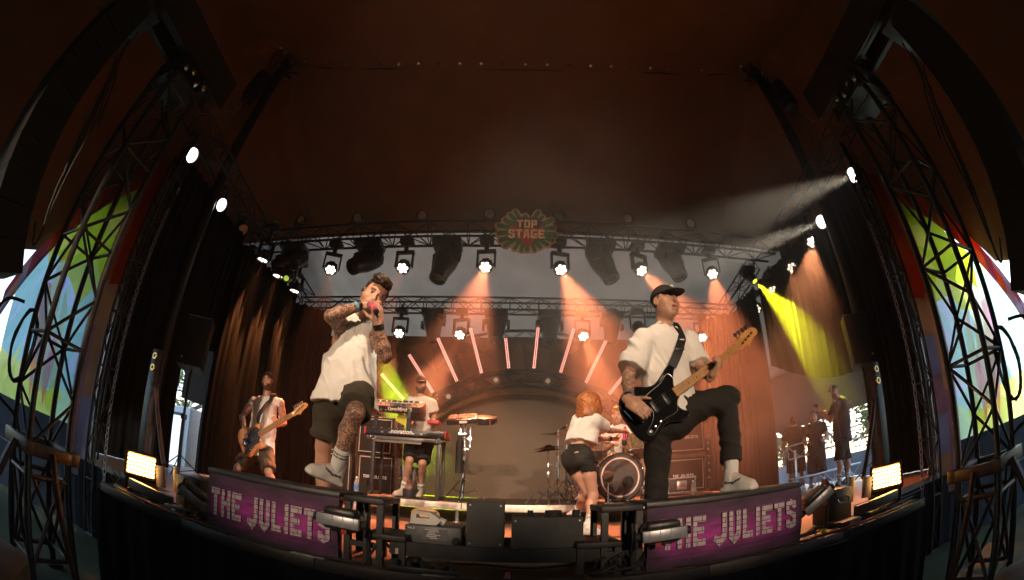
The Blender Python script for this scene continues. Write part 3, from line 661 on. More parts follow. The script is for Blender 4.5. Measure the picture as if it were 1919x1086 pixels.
def stage_box(s_, side, x0, x1, tx0, tx1, tz):
    yb, yf = 2.56, 2.11; zt = ez(-.095)
    T = thing('stage_box', f'low platform with a purple band banner at the {side} front of the stage', 'platform', ((x0+x1)/2, yf, ST), group='front platforms', abs_=True)
    b = MB(); b.box(((x0+x1)/2, (yf+yb)/2, zt-.011), (x1-x0, yb-yf, .022), bev=.003); b.build('top_board', mat('black_ply', (.022, .02, .021), .6, noise=.5, nscale=7, bump=.2, bscale=40), T)
    for x in (x0+.03, x1-.03):
        for y in (yf+.04, yb-.03): b = MB(); b.box((x, y, (ST+zt-.04)/2), (.045, .045, zt-.04-ST-.004)); b.build('leg', BLACK, T)
    b = MB()
    def colr(u, v):
        uu, vv = u, v; band = math.exp(-((vv-.45)/.22)**2) * min(1, max(0, (uu-.02)/.1)) * min(1, max(0, (.98-uu)/.08))
        return (.06 + .34*band, .03 + .010*band, .06 + .24*band)
    nu, nv = 64, 14
    def sc_(u, v): return (x0 + (x1-x0)*u, yf - .006 - .012*math.sin(v*3.14) - .004*math.sin(u*17+v*5), ST + .006 + (zt-.026-ST)*v)
    vs = [sc_(i/nu, j/nv) for j in range(nv+1) for i in range(nu+1)]
    for j in range(nv):
        for i in range(nu): b.add([vs[j*(nu+1)+i], vs[j*(nu+1)+i+1], vs[(j+1)*(nu+1)+i+1], vs[(j+1)*(nu+1)+i]], [(0, 1, 2, 3)], None, colr((i+.5)/nu, (j+.5)/nv))
    o = b.build('banner', BANN, T, 80, label='purple mesh banner with white block lettering')
    b = MB(); b.box(((x0+x1)/2, yf-.012, zt-.016), (x1-x0+.01, .016, .026), bev=.003); b.build('edge_batten', BLACK, T)
    lt = MB(); M = Matrix.Translation(((tx0+tx1)/2, yf-.024, tz)) @ FRONT
    wid = sum((1.4 if c == 'I' else 4.0) + .8 if c != ' ' else 2.0 for c in 'THE JULIETS') - .8
    letters(lt, 'THE JULIETS', M @ Matrix.Scale((tx1-tx0)/(wid*(.165/6)), 4, (1, 0, 0)), .165, .003); lo = lt.build('lettering', BRICK, o, 0, org=T['_org'])
stage_box(-1, 'left', -1.80, -.885, -1.755, -.925, ez(-.292)); stage_box(1, 'right', .665, 1.655, .735, 1.60, ez(-.272))
def steps(side, x, s_):
    T = thing('stage_steps', f'black two-step wooden stool standing beside the {side} front platform', 'steps', (x, 2.3, ST), group='black step stools', abs_=True)
    zt = ez(-.105)
    for (xa, xb, zz, nm) in ((x-.11, x+.11, zt, 'tread'), (x-s_*.11-.12 if s_ > 0 else x+.0, x-.0 if s_ > 0 else x+.23, ez(-.29), 'tread')):
        b = MB(); b.box(((xa+xb)/2, 2.3, zz-.015), (xb-xa, .34, .03), bev=.004); b.build(nm, mat('black_ply2', (.02, .018, .017), .55, noise=.4), T)
        for xx in (xa+.02, xb-.02):
            for yy in (2.15, 2.45): b = MB(); b.box((xx, yy, (ST+zz-.03)/2), (.034, .034, zz-.03-ST-.004)); b.build('leg', BLACK, T)
    for yy in (2.15, 2.45): b = MB(); b.box((x, yy, ez(-.36)), (.19, .02, .03)); b.build('rail', BLACK, T)
steps('left', -.76, -1); steps('right', .545, 1)
# ================================================================ LIGHTING RIG
LEDW = emis('wash_led', (1.0, .80, .62), 9.0)
ORANGE = (1.0, .25, .095)
NUM = ['first', 'second', 'third', 'fourth', 'fifth', 'sixth', 'seventh', 'eighth', 'ninth', 'tenth', 'eleventh']
_cache = {}
def wash_meshes():
    if _cache: return _cache
    b = MB(); b.lathe([(.0, -.17), (.07, -.165), (.105, -.12), (.12, -.05), (.122, .012), (.112, .02), (.108, .0), (0, -.004)], n=24)
    for k in range(10):
        a = k*math.pi/5; b.box((.112*math.cos(a), .112*math.sin(a), -.06), (.012, .03, .1), Matrix.Rotation(a, 3, 'Z'))
    _cache['head'] = b.mesh('head', BLACK)
    b = MB()
    for k in range(7):
        r, a = (0, 0) if k == 6 else (.068, k*math.pi/3)
        b.lathe([(.026, .0), (.026, .006), (.016, .012), (0, .014)], (r*math.cos(a), r*math.sin(a), 0), n=12)
    _cache['led'] = b.mesh('led_lens', LEDW)
    b = MB(); b.box((0, 0, -.05), (.24, .2, .1), bev=.02); b.box((0, -.102, -.05), (.12, .004, .05)); _cache['base'] = b.mesh('base', PLASTIC)
    b = MB(); b.box((-.145, 0, -.14), (.03, .09, .3), bev=.01); b.box((.145, 0, -.14), (.03, .09, .3), bev=.01); b.box((0, 0, .005), (.32, .11, .03), bev=.008); _cache['yoke'] = b.mesh('yoke', PLASTIC)
    b = MB(); b.box((0, 0, .03), (.06, .05, .06)); b.lathe([(.034, -.03), (.034, .03)], (0, 0, .075), frame((1, 0, 0)), 12); _cache['clamp'] = b.mesh('clamp', GREYM)
    return _cache
def wash(p, tgt, ztruss, label, group, power=900, colr=ORANGE, deg=26, scale=1.22, led=None):
    """moving LED wash light hanging under a truss; p = centre of its lens face, tgt = what it points at"""
    C = wash_meshes(); p, tgt = Vector(p), Vector(tgt); d = (tgt-p).normalized(); piv = p - d*.07*scale
    S4 = Matrix.Scale(scale, 4); top = Vector((piv.x, piv.y, max(ztruss, piv.z+.36*scale)))
    T = thing('wash_light', label, 'stage light', top, group=group); T.scale = (1, 1, 1)
    az = math.atan2(-d.x, d.y) if abs(d.x)+abs(d.y) > 1e-3 else 0
    inst('clamp', C['clamp'], T, S4)
    inst('base', C['base'], T, S4)
    L = piv - top
    Ry = Matrix.Rotation(az, 4, 'Z')
    y = inst('yoke', C['yoke'], T, Matrix.Translation(L + Vector((0, 0, .26*scale))) @ Ry @ S4)
    st = MB(); st.cyl((0, 0, -.1), (0, 0, L.z+.26*scale), .05, n=12); st.build('swivel', PLASTIC, T, org=(0, 0, 0))
    h = inst('head', C['head'], T, Matrix.Translation(p-top) @ frame(d, (0, 0, 1)).to_4x4() @ S4)
    e = inst('led_lens', led or C['led'], h, Matrix.Identity(4))
    if power: spot('wash_beam', h, p + d*.03, tgt, power, colr, deg, .5, .07)
    return T
Y1, Y2 = 7.45, 9.1
mains = [((620, 505), (560, 900), 5.2), ((755, 502), (560, 900), 4.6), ((910, 500), (800, 860), 4.6), ((1052, 505), (1230, 900), 4.6), ((1203, 507), (1500, 860), 4.6), ((1336, 513), (1390, 860), 4.8)]
for k, (a, t, Yt) in enumerate(mains):
    wash(at(*a, Y1-.05), at(*t, Yt), ZT-.19, f'{NUM[k]} lit orange wash light from the left under the main truss', 'wash lights under the main truss', (5000, 5000, 6000, 6000, 4800, 3600)[k], deg=26)
rears = [((748, 624), (640, 900), 6.2), ((862, 627), (700, 900), 6.4), ((1094, 630), (1200, 900), 6.6), ((1317, 632), (1360, 900), 6.8)]
for k, (a, t, Yt) in enumerate(rears):
    wash(at(*a, Y2), at(*t, Yt), ez(4.0), f'{NUM[k]} lit orange wash light from the left under the rear truss', 'wash lights under the rear truss', 4600 if k < 3 else 2400, deg=24)
wash(at(1197, 618, Y2), at(1197, 1200, 8.9), ez(4.0), 'unlit wash light hanging down behind the cap of the bass player', 'wash lights under the rear truss', 0, led=None).name = 'wash_light_unlit'
for o in bpy.data.objects['wash_light_unlit'].children_recursive:
    if o.name.startswith('led_lens'): o.data = o.data.copy(); o.data.materials[0] = mat('dead_led', (.3, .3, .3), .2)
bpy.data.objects['wash_light_unlit'].name = 'wash_light'
sides = [((1523, 453), (1480, 900), 3.6, 2600), ((1485, 501), (1490, 900), 4.4, 500), ((1450, 544), (1440, 900), 5.2, 260), ((1418, 579), (1370, 800), 5.6, 500)]
dim = emis('wash_led_dim', (1.0, .72, .5), 3.0)
dimb = wash_meshes()['led'].copy(); dimb.materials[0] = dim
for k, (a, t, Yt, pw) in enumerate(sides):
    p = atx(*a, 5.72); wash(p, at(*t, Yt), max(ZT-.19 if k < 2 else p.z+.4, p.z+.45), f'{NUM[k]} small orange wash light down the right side truss, counted from the front', 'wash lights along the right side', pw, (1, .36, .15), 26, led=None if k == 0 else dimb)
# ---------------------------------------------------------------- big profile moving heads
def profile(p, d, ztruss, label, group, lens=None, S=1.0):
    """p = centre of the head, d = where the barrel points"""
    p, d = Vector(p), Vector(d).normalized(); top = Vector((p.x, p.y, ztruss))
    T = thing('moving_head', label, 'stage light', top, group=group, abs_=True)
    b = MB(); b.box(top + Vector((0, 0, -.09)), (.40*S, .32*S, .16), bev=.03); b.box(top + Vector((0, -.163*S, -.09)), (.2, .01, .08)); b.build('base', PLASTIC, T)
    for e in (-1, 1): b = MB(); b.box(top + Vector((e*.12*S, 0, .03)), (.05, .06, .09)); b.build('clamp', GREYM, T)
    ax = d.cross(Vector((0, 0, 1)));  ax = Vector((1, 0, 0)) if ax.length < .05 else ax.normalized()
    b = MB(); b.cyl(top + Vector((0, 0, -.17)), top + Vector((0, 0, -.24)), .11*S, n=18)
    F = Matrix((ax, Vector((0, 0, 1)).cross(ax), Vector((0, 0, 1)))).transposed()
    b.box(top + Vector((0, 0, -.27)), (.46*S, .17*S, .08), F, .02)
    for e in (-1, 1):
        q = top + F @ Vector((e*.215*S, 0, 0)); zlow = p.z - .1
        b.box(Vector((q.x, q.y, (top.z-.25+zlow)/2)), (.05*S, .15*S, top.z-.25-zlow), F, .02)
    b.build('yoke', PLASTIC, T)
    H = frame(d); b = MB()
    b.lathe([(0, -.27*S), (.10*S, -.265*S), (.15*S, -.22*S), (.165*S, -.08*S), (.16*S, .06*S), (.125*S, .2*S), (.118*S, .33*S), (.095*S, .335*S), (.09*S, .31*S)], p, H, 22)
    for k in range(6):
        a = k*math.pi/3; b.box(p + H @ Vector((.155*S*math.cos(a), .155*S*math.sin(a), -.1*S)), (.02, .09*S, .2*S), H @ Matrix.Rotation(a, 3, 'Z'), .004)
    hd = b.build('head', PLASTIC, T)
    b = MB(); b.lathe([(.092*S, .30*S), (.05*S, .325*S), (0, .33*S)], p, H, 20); b.build('lens', lens or mat('dark_glass', (.02, .02, .025), .08), hd, org=T['_org'])
    return T
PR = 'profile moving heads'
YD = Vector((0, 0, -1))
mh = [((548, 486), (-.35, -.4, -.5)), ((688, 488), (-.35, -.75, -.75)), ((836, 490), (-.25, -.25, -1)), ((1128, 490), (.35, -.2, -1)), ((1258, 488), (.2, -.3, -1))]
for k, (a, d) in enumerate(mh):
    profile(at(*a, Y1+.02), d, ZT-.2, f'{NUM[k]} large black moving head from the left under the main truss', PR, S=1.5)
mh2 = [((812, 606), (.1, .15, -1)), ((930, 612), (0, -.45, -1)), ((1030, 612), (0, -.45, -1)), ((1147, 608), (-.1, .15, -1))]
for k, (a, d) in enumerate(mh2):
    profile(at(*a, Y2+.1), d, ez(3.98), f'{NUM[k]} black moving head from the left under the rear truss', 'moving heads under the rear truss', S=1.35)
GLENS = emis('yellow_lens', (.75, 1.0, .05), 5.0)
YG = (.62, 1.0, .02)
p = at(1420, 531, 7.4); d = at(1548, 662, 6.25) - p
T = profile(p - d.normalized()*.35, d, ez(4.55), 'moving head throwing a strong yellow-green beam on the right', PR, GLENS, .8); spot('yellow_beam', T, p, p + d, 13000, (.86, .84, .015), 29, .35, .03)
p = at(702, 628, 8.7); d = at(742, 745, 8.35) - p
T = profile(p - d.normalized()*.35, d, ez(4.0), 'moving head behind the singer throwing a yellow-green beam', PR, GLENS, .8); spot('yellow_beam', T, p, p + d, 12000, YG, 22, .4, .03)
p = at(536, 522, 7.1); d = Vector((0, 0, EYE)) - p + Vector((-1.5, 0, -1.5))
profile(p - d.normalized()*.32, d, ez(4.5), 'moving head with a dull green lens at the left end of the main truss', PR, emis('green_lens', (.5, .75, .08), .7), .8)
# ---------------------------------------------------------------- small par lamps standing on the main truss
for k, (px_, py_) in enumerate(((565, 411), (671, 408), (792, 404), (918, 401), (1048, 404), (1176, 409), (1294, 418))):
    p = at(px_, py_, 7.33); T = thing('par_lamp', f'{NUM[k]} small round par lamp from the left on top of the main truss', 'stage light', (p.x, p.y, ZT+.2), group='par lamps on top of the main truss', abs_=True)
    d = Vector((0, -1, -.35)).normalized(); H = frame(d); b = MB()
    b.lathe([(0, -.13), (.07, -.125), (.1, -.06), (.105, .03), (.118, .035), (.118, .05), (.1, .05), (.098, .02)], p, H, 20); b.build('can', BLACK, T)
    b = MB(); b.lathe([(.1, .02), (.06, .034), (0, .038)], p, H, 18); b.build('lens', mat('par_lens', (.55, .45, .36), .18), T)
    b = MB()
    for e in (-1, 1): b.box(p + Vector((e*.13, 0, -.05)), (.012, .04, .2)); b.cyl(p + Vector((e*.105, 0, 0)), p + Vector((e*.155, 0, 0)), .018, n=8)
    b.box((p.x, p.y, p.z-.155), (.27, .05, .012)); b.cyl((p.x, p.y, ZT+.19), (p.x, p.y, p.z-.15), .02); b.build('yoke', BLACK, T)
# ---------------------------------------------------------------- white spots on the side trusses
COOL = emis('white_lamp', (1.0, .95, .9), 14.0)
def side_spot(p, tgt, label, power, deg, lit=True):
    p, tgt = Vector(p), Vector(tgt); d = (tgt-p).normalized(); H = frame(d)
    T = thing('truss_spotlight', label, 'stage light', (p.x, p.y, ZT-.2), group='spotlights on the side trusses', abs_=True)
    b = MB(); b.lathe([(0, -.30), (.09, -.29), (.13, -.2), (.135, .0), (.15, .005), (.15, .03), (.13, .03), (.125, 0)], p, H, 22); b.build('can', BLACK, T)
    b = MB(); b.lathe([(.124, -.0), (.07, .02), (0, .026)], p, H, 20); b.build('lens', COOL if lit else mat('par_lens', (.55, .45, .36), .18), T)
    b = MB(); q = p - d*.12
    for e in (-1, 1):
        s2 = H @ Vector((e*.155, 0, 0)); b.box((q.x+s2.x, q.y+s2.y, (q.z+ZT-.3)/2), (.02, .045, ZT-.3-q.z+.1), None, .004)
    b.cyl((q.x, q.y, ZT-.32), (q.x, q.y, ZT-.2), .025); b.box((q.x, q.y, ZT-.27), (.33, .05, .03), Matrix(((H.col[0].x, -H.col[0].y, 0), (H.col[0].y, H.col[0].x, 0), (0, 0, 1)))); b.build('yoke', BLACK, T)
    if lit: spot('side_beam', T, p + d*.03, tgt, power, (1, .86, .66), deg, .35, .06)
side_spot(atx(360, 290, -5.32), (3.0, 4.2, ez(.6)), 'nearer white spotlight glowing on the left side truss', 300, 15)
side_spot(atx(415, 383, -5.55), (3.4, 5.4, ez(.6)), 'farther white spotlight glowing on the left side truss', 300, 13)
side_spot(atx(1600, 327, 5.45), (-1.0, 3.2, ez(.9)), 'nearer white spotlight with a pale beam on the right side truss', 3200, 10)
side_spot(atx(1540, 415, 5.65), (-1.4, 4.6, ez(1.1)), 'farther white spotlight with a pale beam on the right side truss', 3200, 9)
side_spot(atx(455, 430, -5.7), (-1, 5, ez(0)), 'unlit par can hanging beyond the white spotlights on the left', 0, 10, False)
side_spot(atx(478, 475, -5.7), (-1, 5.5, ez(0)), 'second unlit par can hanging near the left end of the main truss', 0, 10, False)
# lamps that graze the left curtain
for k, (y_, z_) in enumerate(((5.62, 3.95), (6.35, 3.95), (7.2, 4.0))):
    pz = Vector((-5.2, y_+.9, ez(z_))); wash(pz, (-5.55, y_+1.0, ez(1.6)), ZT-.25, f'{NUM[k]} small wash light from the front grazing the left curtain', 'lamps grazing the left curtain', 2800, (1, .34, .11), 24)
# ---------------------------------------------------------------- LED floodlights on the stage corners
def flood(s_, side):
    c = at(265, 872, 2.32) if s_ < 0 else at(1662, 893, 2.34)
    d = Vector((-s_*.62, -.62, .26)).normalized(); H = frame(d)
    T = thing('led_floodlight', f'glowing warm LED floodlight on the {side} corner of the stage', 'floodlight', (c.x, c.y, ST), group='LED floodlights', abs_=True)
    b = MB(); b.box(c - d*.06, (.30, .21, .12), H, .012); b.build('housing', BLACK, T)
    b = MB()
    for sx, sy, w, h in ((0, 1, .30, .022), (0, -1, .30, .022), (1, 0, .022, .21), (-1, 0, .022, .21)): b.box(c + H @ Vector((sx*.139, sy*.094, .008)), (w, h, .02), H, .003)
    b.build('bezel', mat('bronze_bezel', (.10, .05, .02), .4), T)
    b = MB(); b.box(c + H @ Vector((0, 0, .001)), (.252, .162, .002), H); b.build('reflector', mat('flood_reflector', (.10, .07, .04), .4), T)
    b = MB()
    for i in range(9):
        for j in range(5): b.lathe([(.0105, .004), (.0105, .009), (.006, .012), (0, .012)], c + H @ Vector((-.112 + .028*i, -.066 + .033*j, 0)), H, 10)
    b.build('led', emis('flood_led', (1.0, .50, .11), 95.0), T, 0)['kind'] = 'stuff'
    z0 = c.z - .11
    b = MB(); b.box((c.x - d.x*.07, c.y - d.y*.07 + .02, (ST+.006+z0)/2), (.3, .2, z0-ST-.01), frame((0, 0, 1)) @ Matrix.Rotation(math.atan2(H.col[0].y, H.col[0].x), 3, 'Z') if False else Matrix.Rotation(math.atan2(H.col[0].y, H.col[0].x), 3, 'Z'), .01); b.build('base_box', BLACK, T)
    # reflector plates, case and metal tray next to it
    e = Vector((-s_, .08, 0))
    q = c + e*.27 + Vector((0, -.02, -.03))
    for k, (dx, w, h) in enumerate(((.0, .10, .16), (.13, .06, .19))):
        pl = MB(); pl.box(q + e*dx + Vector((0, .05*k, .01*k)), (w, .02, h), Matrix.Rotation(R(8*s_), 3, 'Y'), .003)
        tag(pl.build('metal_plate', mat('beige_plate', (.5, .36, .27), .5, noise=.1)), f'{("wider", "narrower")[k]} upright beige plate beside the {side} floodlight', 'plate', 'beige plates')
    cs = thing('flight_case', f'small black case with a steel handle beside the {side} floodlight', 'case', (q.x, q.y, ST), group='small cases', abs_=True)
    cc = q + e*.29 + Vector((0, .10, 0)); cc.z = ST + .13
    b = MB(); b.box(cc, (.26, .2, .25), None, .012); b.build('case_body', BLACK, cs)
    b = MB(); b.tube([cc + Vector((-.06, -.102, .06)), cc + Vector((-.06, -.135, .045)), cc + Vector((-.045, -.14, .02)), cc + Vector((.045, -.14, .02)), cc + Vector((.06, -.135, .045)), cc + Vector((.06, -.102, .06))], .006, 8); b.build('handle', STEEL, cs)
    tr = MB(); M = Matrix.Rotation(R(-2*s_), 3, 'Y'); tr.box(c + e*.30 + Vector((0, -.17, -.15)), (.52, .05, .07), M, .006)
    tag(tr.build('metal_tray', mat('tray_paint', (.06, .05, .05), .5)), f'dark metal bar lying in front of the {side} floodlight', 'bar', 'dark metal bars')
flood(-1, 'left'); flood(1, 'right')
# ---------------------------------------------------------------- grey strip lights clamped in front of the banners
def striplight(px_, py_, Y, ang, yaw, label, sx=1):
    c = at(px_, py_, Y); M = Matrix.Rotation(yaw, 3, 'Z') @ Matrix.Rotation(ang, 3, 'Y')
    T = thing('strip_light', label, 'stage light', (c.x, c.y, ST), group='grey strip lights', abs_=True)
    b = MB(); b.box(c + M @ Vector((0, .07, 0)), (.20, .13, .105), M, .03); b.box(c + M @ Vector((0, .05, .045)), (.17, .12, .04), M, .015); b.build('body', PLASTIC, T)
    b = MB(); b.box(c + M @ Vector((0, -.005, 0)), (.225, .03, .058), M, .004)
    for i in range(4): b.box(c + M @ Vector((-.08 + .055*i, -.021, 0)), (.003, .003, .055), M)
    b.build('front_plate', mat('silver_plate', (.34, .35, .38), .35, .5, noise=.15, stretch=(30, 1, 1)), T)
    for e in (-1, 1): b = MB(); b.lathe([(.018, 0), (.022, .008), (.022, .03), (0, .03)], c + M @ Vector((e*.112, .03, 0)), frame(M @ Vector((e, 0, 0))), 12); b.build('knob', RUBBER, T)
    b = MB(); b.box(c + M @ Vector((.03*sx, .02, -.05)), (.03, .02, .02), M); b.build('switch', mat('red_plastic', (.4, .02, .02), .4), T)
    b = MB(); e = M @ Vector((sx*.13, .08, 0)); b.box(c + e, (.014, .09, .13), M, .003); b.cyl(c + e + Vector((0, .02, -.02)), Vector((c.x + e.x, c.y + e.y + .04, ST+.004)), .014); b.build('bracket', BLACK, T)
striplight(634, 976, 2.0, R(3), R(4), 'grey-fronted strip light in front of the last letters of the left banner', 1)
striplight(1246, 1001, 1.99, R(-3), R(-4), 'grey-fronted strip light hiding the first letter of the right banner', -1)
striplight(363, 934, 2.14, R(24), R(20), 'tilted grey strip light at the outer end of the left banner', -1)
striplight(1535, 938, 2.16, R(-32), R(-20), 'tilted grey strip light at the outer end of the right banner', 1)
SIGNP = at(987, 434, 7.2)
# front-of-house spotlights hung in the tent behind and above the camera: they light the faces of the band; two more added to brighten sign and guitarist
for k, (p, tg, pw, dg) in enumerate((((-1.5, -9.0, 2.75), (-.95, 2.5, ez(.82)), 3500, 16), ((1.4, -9.0, 2.75), (1.02, 2.5, ez(.82)), 4100, 16), ((-.2, -1.4, 5.3), (-.4, 6.0, ez(.4)), 2700, 46), ((.2, -9.0, 2.9), SIGNP, 3000, 5), ((-2.2, -9.0, 2.75), (-3.45, 5.15, ez(.55)), 5200, 8))):
    p = Vector((p[0], p[1], ez(p[2]))); d = (Vector(tg)-p).normalized()
    T = thing('spotlight', ('left', 'right', 'middle', 'added narrow', 'added outermost left')[k] + ' front spotlight hung in the tent behind the photographer', 'stage light', p, group='front spotlights', abs_=True)
    b = MB(); b.lathe([(0, -.4), (.1, -.38), (.12, -.1), (.1, .25), (.11, .26), (.09, .26)], p, frame(d), 18); b.build('barrel', BLACK, T)
    b = MB(); b.cyl(p, (p.x, p.y, roof(p.x, p.y)-.02), .025); b.build('hanger', BLACK, T)
    spot('front_beam', T, p + d*.3, tg, pw, (1, .72, .49), dg, .7, .08)
# ================================================================ BACKLINE AND PROPS
TOLEX = mat('black_tolex', (.016, .014, .013), .6, noise=.3, nscale=40, bump=.3, bscale=300)
CLOTHG = mat('grille_cloth', (.022, .014, .011), .85, noise=.3, nscale=80, bump=.2, bscale=400)
PIPING = mat('cream_piping', (.62, .54, .46), .6)
def cabinet(px0, px1, pyt, pyb, Y, label, logo=None, depth=.36):
    a, b_ = at(px0, pyb, Y), at(px1, pyt, Y); w = b_.x-a.x; zb = a.z; zt = at((px0+px1)/2, pyt, Y).z; h = zt-zb; c = Vector((a.x+w/2, Y+depth/2, zb+h/2))
    T = thing('speaker_cabinet', label, 'speaker cabinet', (c.x, c.y, zb), group='speaker cabinets of the band', abs_=True)
    m = MB(); m.box(c, (w, depth, h), None, .012); m.build('case', TOLEX, T)
    m = MB(); m.box((c.x, Y-.004, c.z), (w-.07, .012, h-.07)); g_ = m.build('grille', CLOTHG, T)
    for dx, dz, ww, hh in ((0, h/2-.04, w-.08, .013), (0, -h/2+.04, w-.08, .013), (w/2-.045, 0, .013, h-.105), (-w/2+.045, 0, .013, h-.105)):
        m = MB(); m.box((c.x+dx, Y-.010, c.z+dz), (ww, .01, hh)); m.build('piping', PIPING, T)
    if logo:
        lt = MB(); letters(lt, 'THE JULIETS', Matrix.Translation((c.x + logo[0]*w, Y-.016, c.z + logo[1]*h)) @ FRONT, .05, .003, gap=.9); lt.build('lettering', WHITEP, g_, 0, org=T['_org'])
    for e in (-1, 1):
        for f in (-1, 1): m = MB(); m.box((c.x+e*(w/2-.02), Y+.01, c.z+f*(h/2-.02)), (.045, .05, .045), None, .008); m.build('corner', BLACK, T)
    return T
cabinet(593, 662, 846, 924, 6.6, 'lower amplifier cabinet behind the shins of the singer')
cabinet(597, 664, 776, 843, 6.6, 'upper amplifier cabinet behind the shorts of the singer')
cabinet(667, 741, 852, 930, 6.6, 'lower amplifier cabinet with white lettering behind the keyboard stand', (0, 0))
cabinet(668, 741, 781, 848, 6.6, 'upper amplifier cabinet behind the keyboards')
cabinet(1247, 1319, 784, 850, 6.7, 'upper bass cabinet with lettering seen under the bent knee of the bass player', (.05, -.05))
cabinet(1247, 1321, 857, 924, 6.7, 'lower bass cabinet behind the silver-edged case')
# drilled uprights
for k, (x0, x1, yt, yb) in enumerate(((744, 754, 786, 926), (1323, 1334, 820, 915))):
    a, b_ = at((x0+x1)/2, yb, 6.55), at((x0+x1)/2, yt, 6.55)
    T = thing('drilled_upright', ('dark drilled metal upright beside the left amplifier cabinets', 'dark drilled metal upright beside the bass cabinets')[k], 'upright', (a.x, a.y, a.z), group='drilled uprights', abs_=True)
    m = MB(); m.box((a+b_)/2, (.10, .05, (b_-a).z), None, .006); m.build('bar', mat('brown_steel', (.10, .055, .035), .5, .3), T)
    for i in range(7): m = MB(); m.lathe([(.02, 0), (.022, .006), (.012, .006), (.01, .002), (0, .002)], (a.x, a.y-.026, a.z + (b_-a).z*(i+.6)/7.2), frame((0, -1, 0)), 10); m.build('hole', STEEL, T)
# silver-edged flight case
a, b_ = at(1253, 924, 6.3), at(1303, 893, 6.3); c = (a+b_)/2
T = thing('flight_case', 'black flight case with silver edges and a butterfly latch by the bass cabinet', 'case', (c.x, 6.45, a.z), abs_=True); w, h = b_.x-a.x, b_.z-a.z
m = MB(); m.box((c.x, 6.45, c.z), (w, .3, h), None, .004); m.build('panel', mat('case_black', (.02, .02, .022), .5), T)
for e in (-1, 1):
    for f in (-1, 1): m = MB(); m.box((c.x+e*w/2, 6.45, c.z+f*h/2), (.022, .31, .022)); m.sph((c.x+e*w/2, 6.30, c.z+f*h/2), .024, 10); m.build('edge_profile', ALU, T)
    m = MB(); m.box((c.x, 6.30, c.z+e*h/2), (w-.02, .02, .02)); m.build('edge_profile', ALU, T); m = MB(); m.box((c.x+e*w/2, 6.30, c.z), (.02, .02, h-.02)); m.build('edge_profile', ALU, T)
m = MB(); m.box((c.x, 6.296, c.z), (.17, .012, .14), None, .008); lt_ = m.build('latch_dish', ALU, T); m = MB(); m.box((c.x, 6.286, c.z+.005), (.09, .012, .06), None, .004); m.build('latch', mat('latch_copper', (.5, .22, .12), .3, .6), T)
lt = MB(); letters(lt, 'THE JULIETS', Matrix.Translation((c.x+.03, 6.31, c.z+h/2+.035)) @ FRONT, .045, .003, gap=.9); lt.build('lettering', WHITEP, T, 0)
# ---------------------------------------------------------------- keyboards on a table stand
KY = 5.55
a, b_ = at(689, 800, KY), at(838, 803, KY); kz = a.z; kx0, kx1 = a.x, b_.x
T = thing('keyboard_stand', 'black metal table stand with square legs under the two keyboards', 'stand', ((kx0+kx1)/2, KY, RZ), abs_=True)
for x, nm in ((at(699, 860, KY).x, 0), (at(822, 860, KY).x, 1)):
    m = MB(); m.box((x, KY, (RZ+kz-.1)/2), (.05, .05, kz-.1-RZ-.004), None, .004); m.box((x, KY+.4, (RZ+kz-.1)/2), (.045, .045, kz-.1-RZ-.004), None, .004); m.box((x, KY+.2, RZ+.03), (.04, .5, .04)); m.build('leg', mat('stand_steel', (.13, .12, .115), .4, .5) if nm else BLACK, T)
    m = MB(); m.lathe([(.04, 0), (.045, .008), (.03, .02), (0, .02)], (x, KY-.03, kz-.12), frame((0, -1, 0)), 14); m.build('pivot', STEEL, T)
m = MB(); m.box(((kx0+kx1)/2-.03, KY, kz-.125), (kx1-kx0-.06, .055, .05), None, .004); m.box(((kx0+kx1)/2-.03, KY+.36, kz-.125), (kx1-kx0-.06, .05, .05)); m.box(((kx0+kx1)/2-.1, KY-.02, kz-.17), (kx1-kx0-.45, .02, .03)); m.build('cross_bar', mat('stand_steel', (.13, .12, .115), .4, .5), T)
for px_ in (707, 768):
    x = at(px_, 780, KY).x; m = MB(); m.box((x, KY-.03, kz+.12), (.05, .03, .38), Matrix.Rotation(R(4), 3, 'X'), .004); m.box((x, KY+.14, kz+.29), (.045, .36, .03)); m.lathe([(.03, 0), (.03, .02), (0, .02)], (x, KY-.05, kz+.17), frame((0, -1, 0)), 12); m.build('tier_arm', BLACK, T)
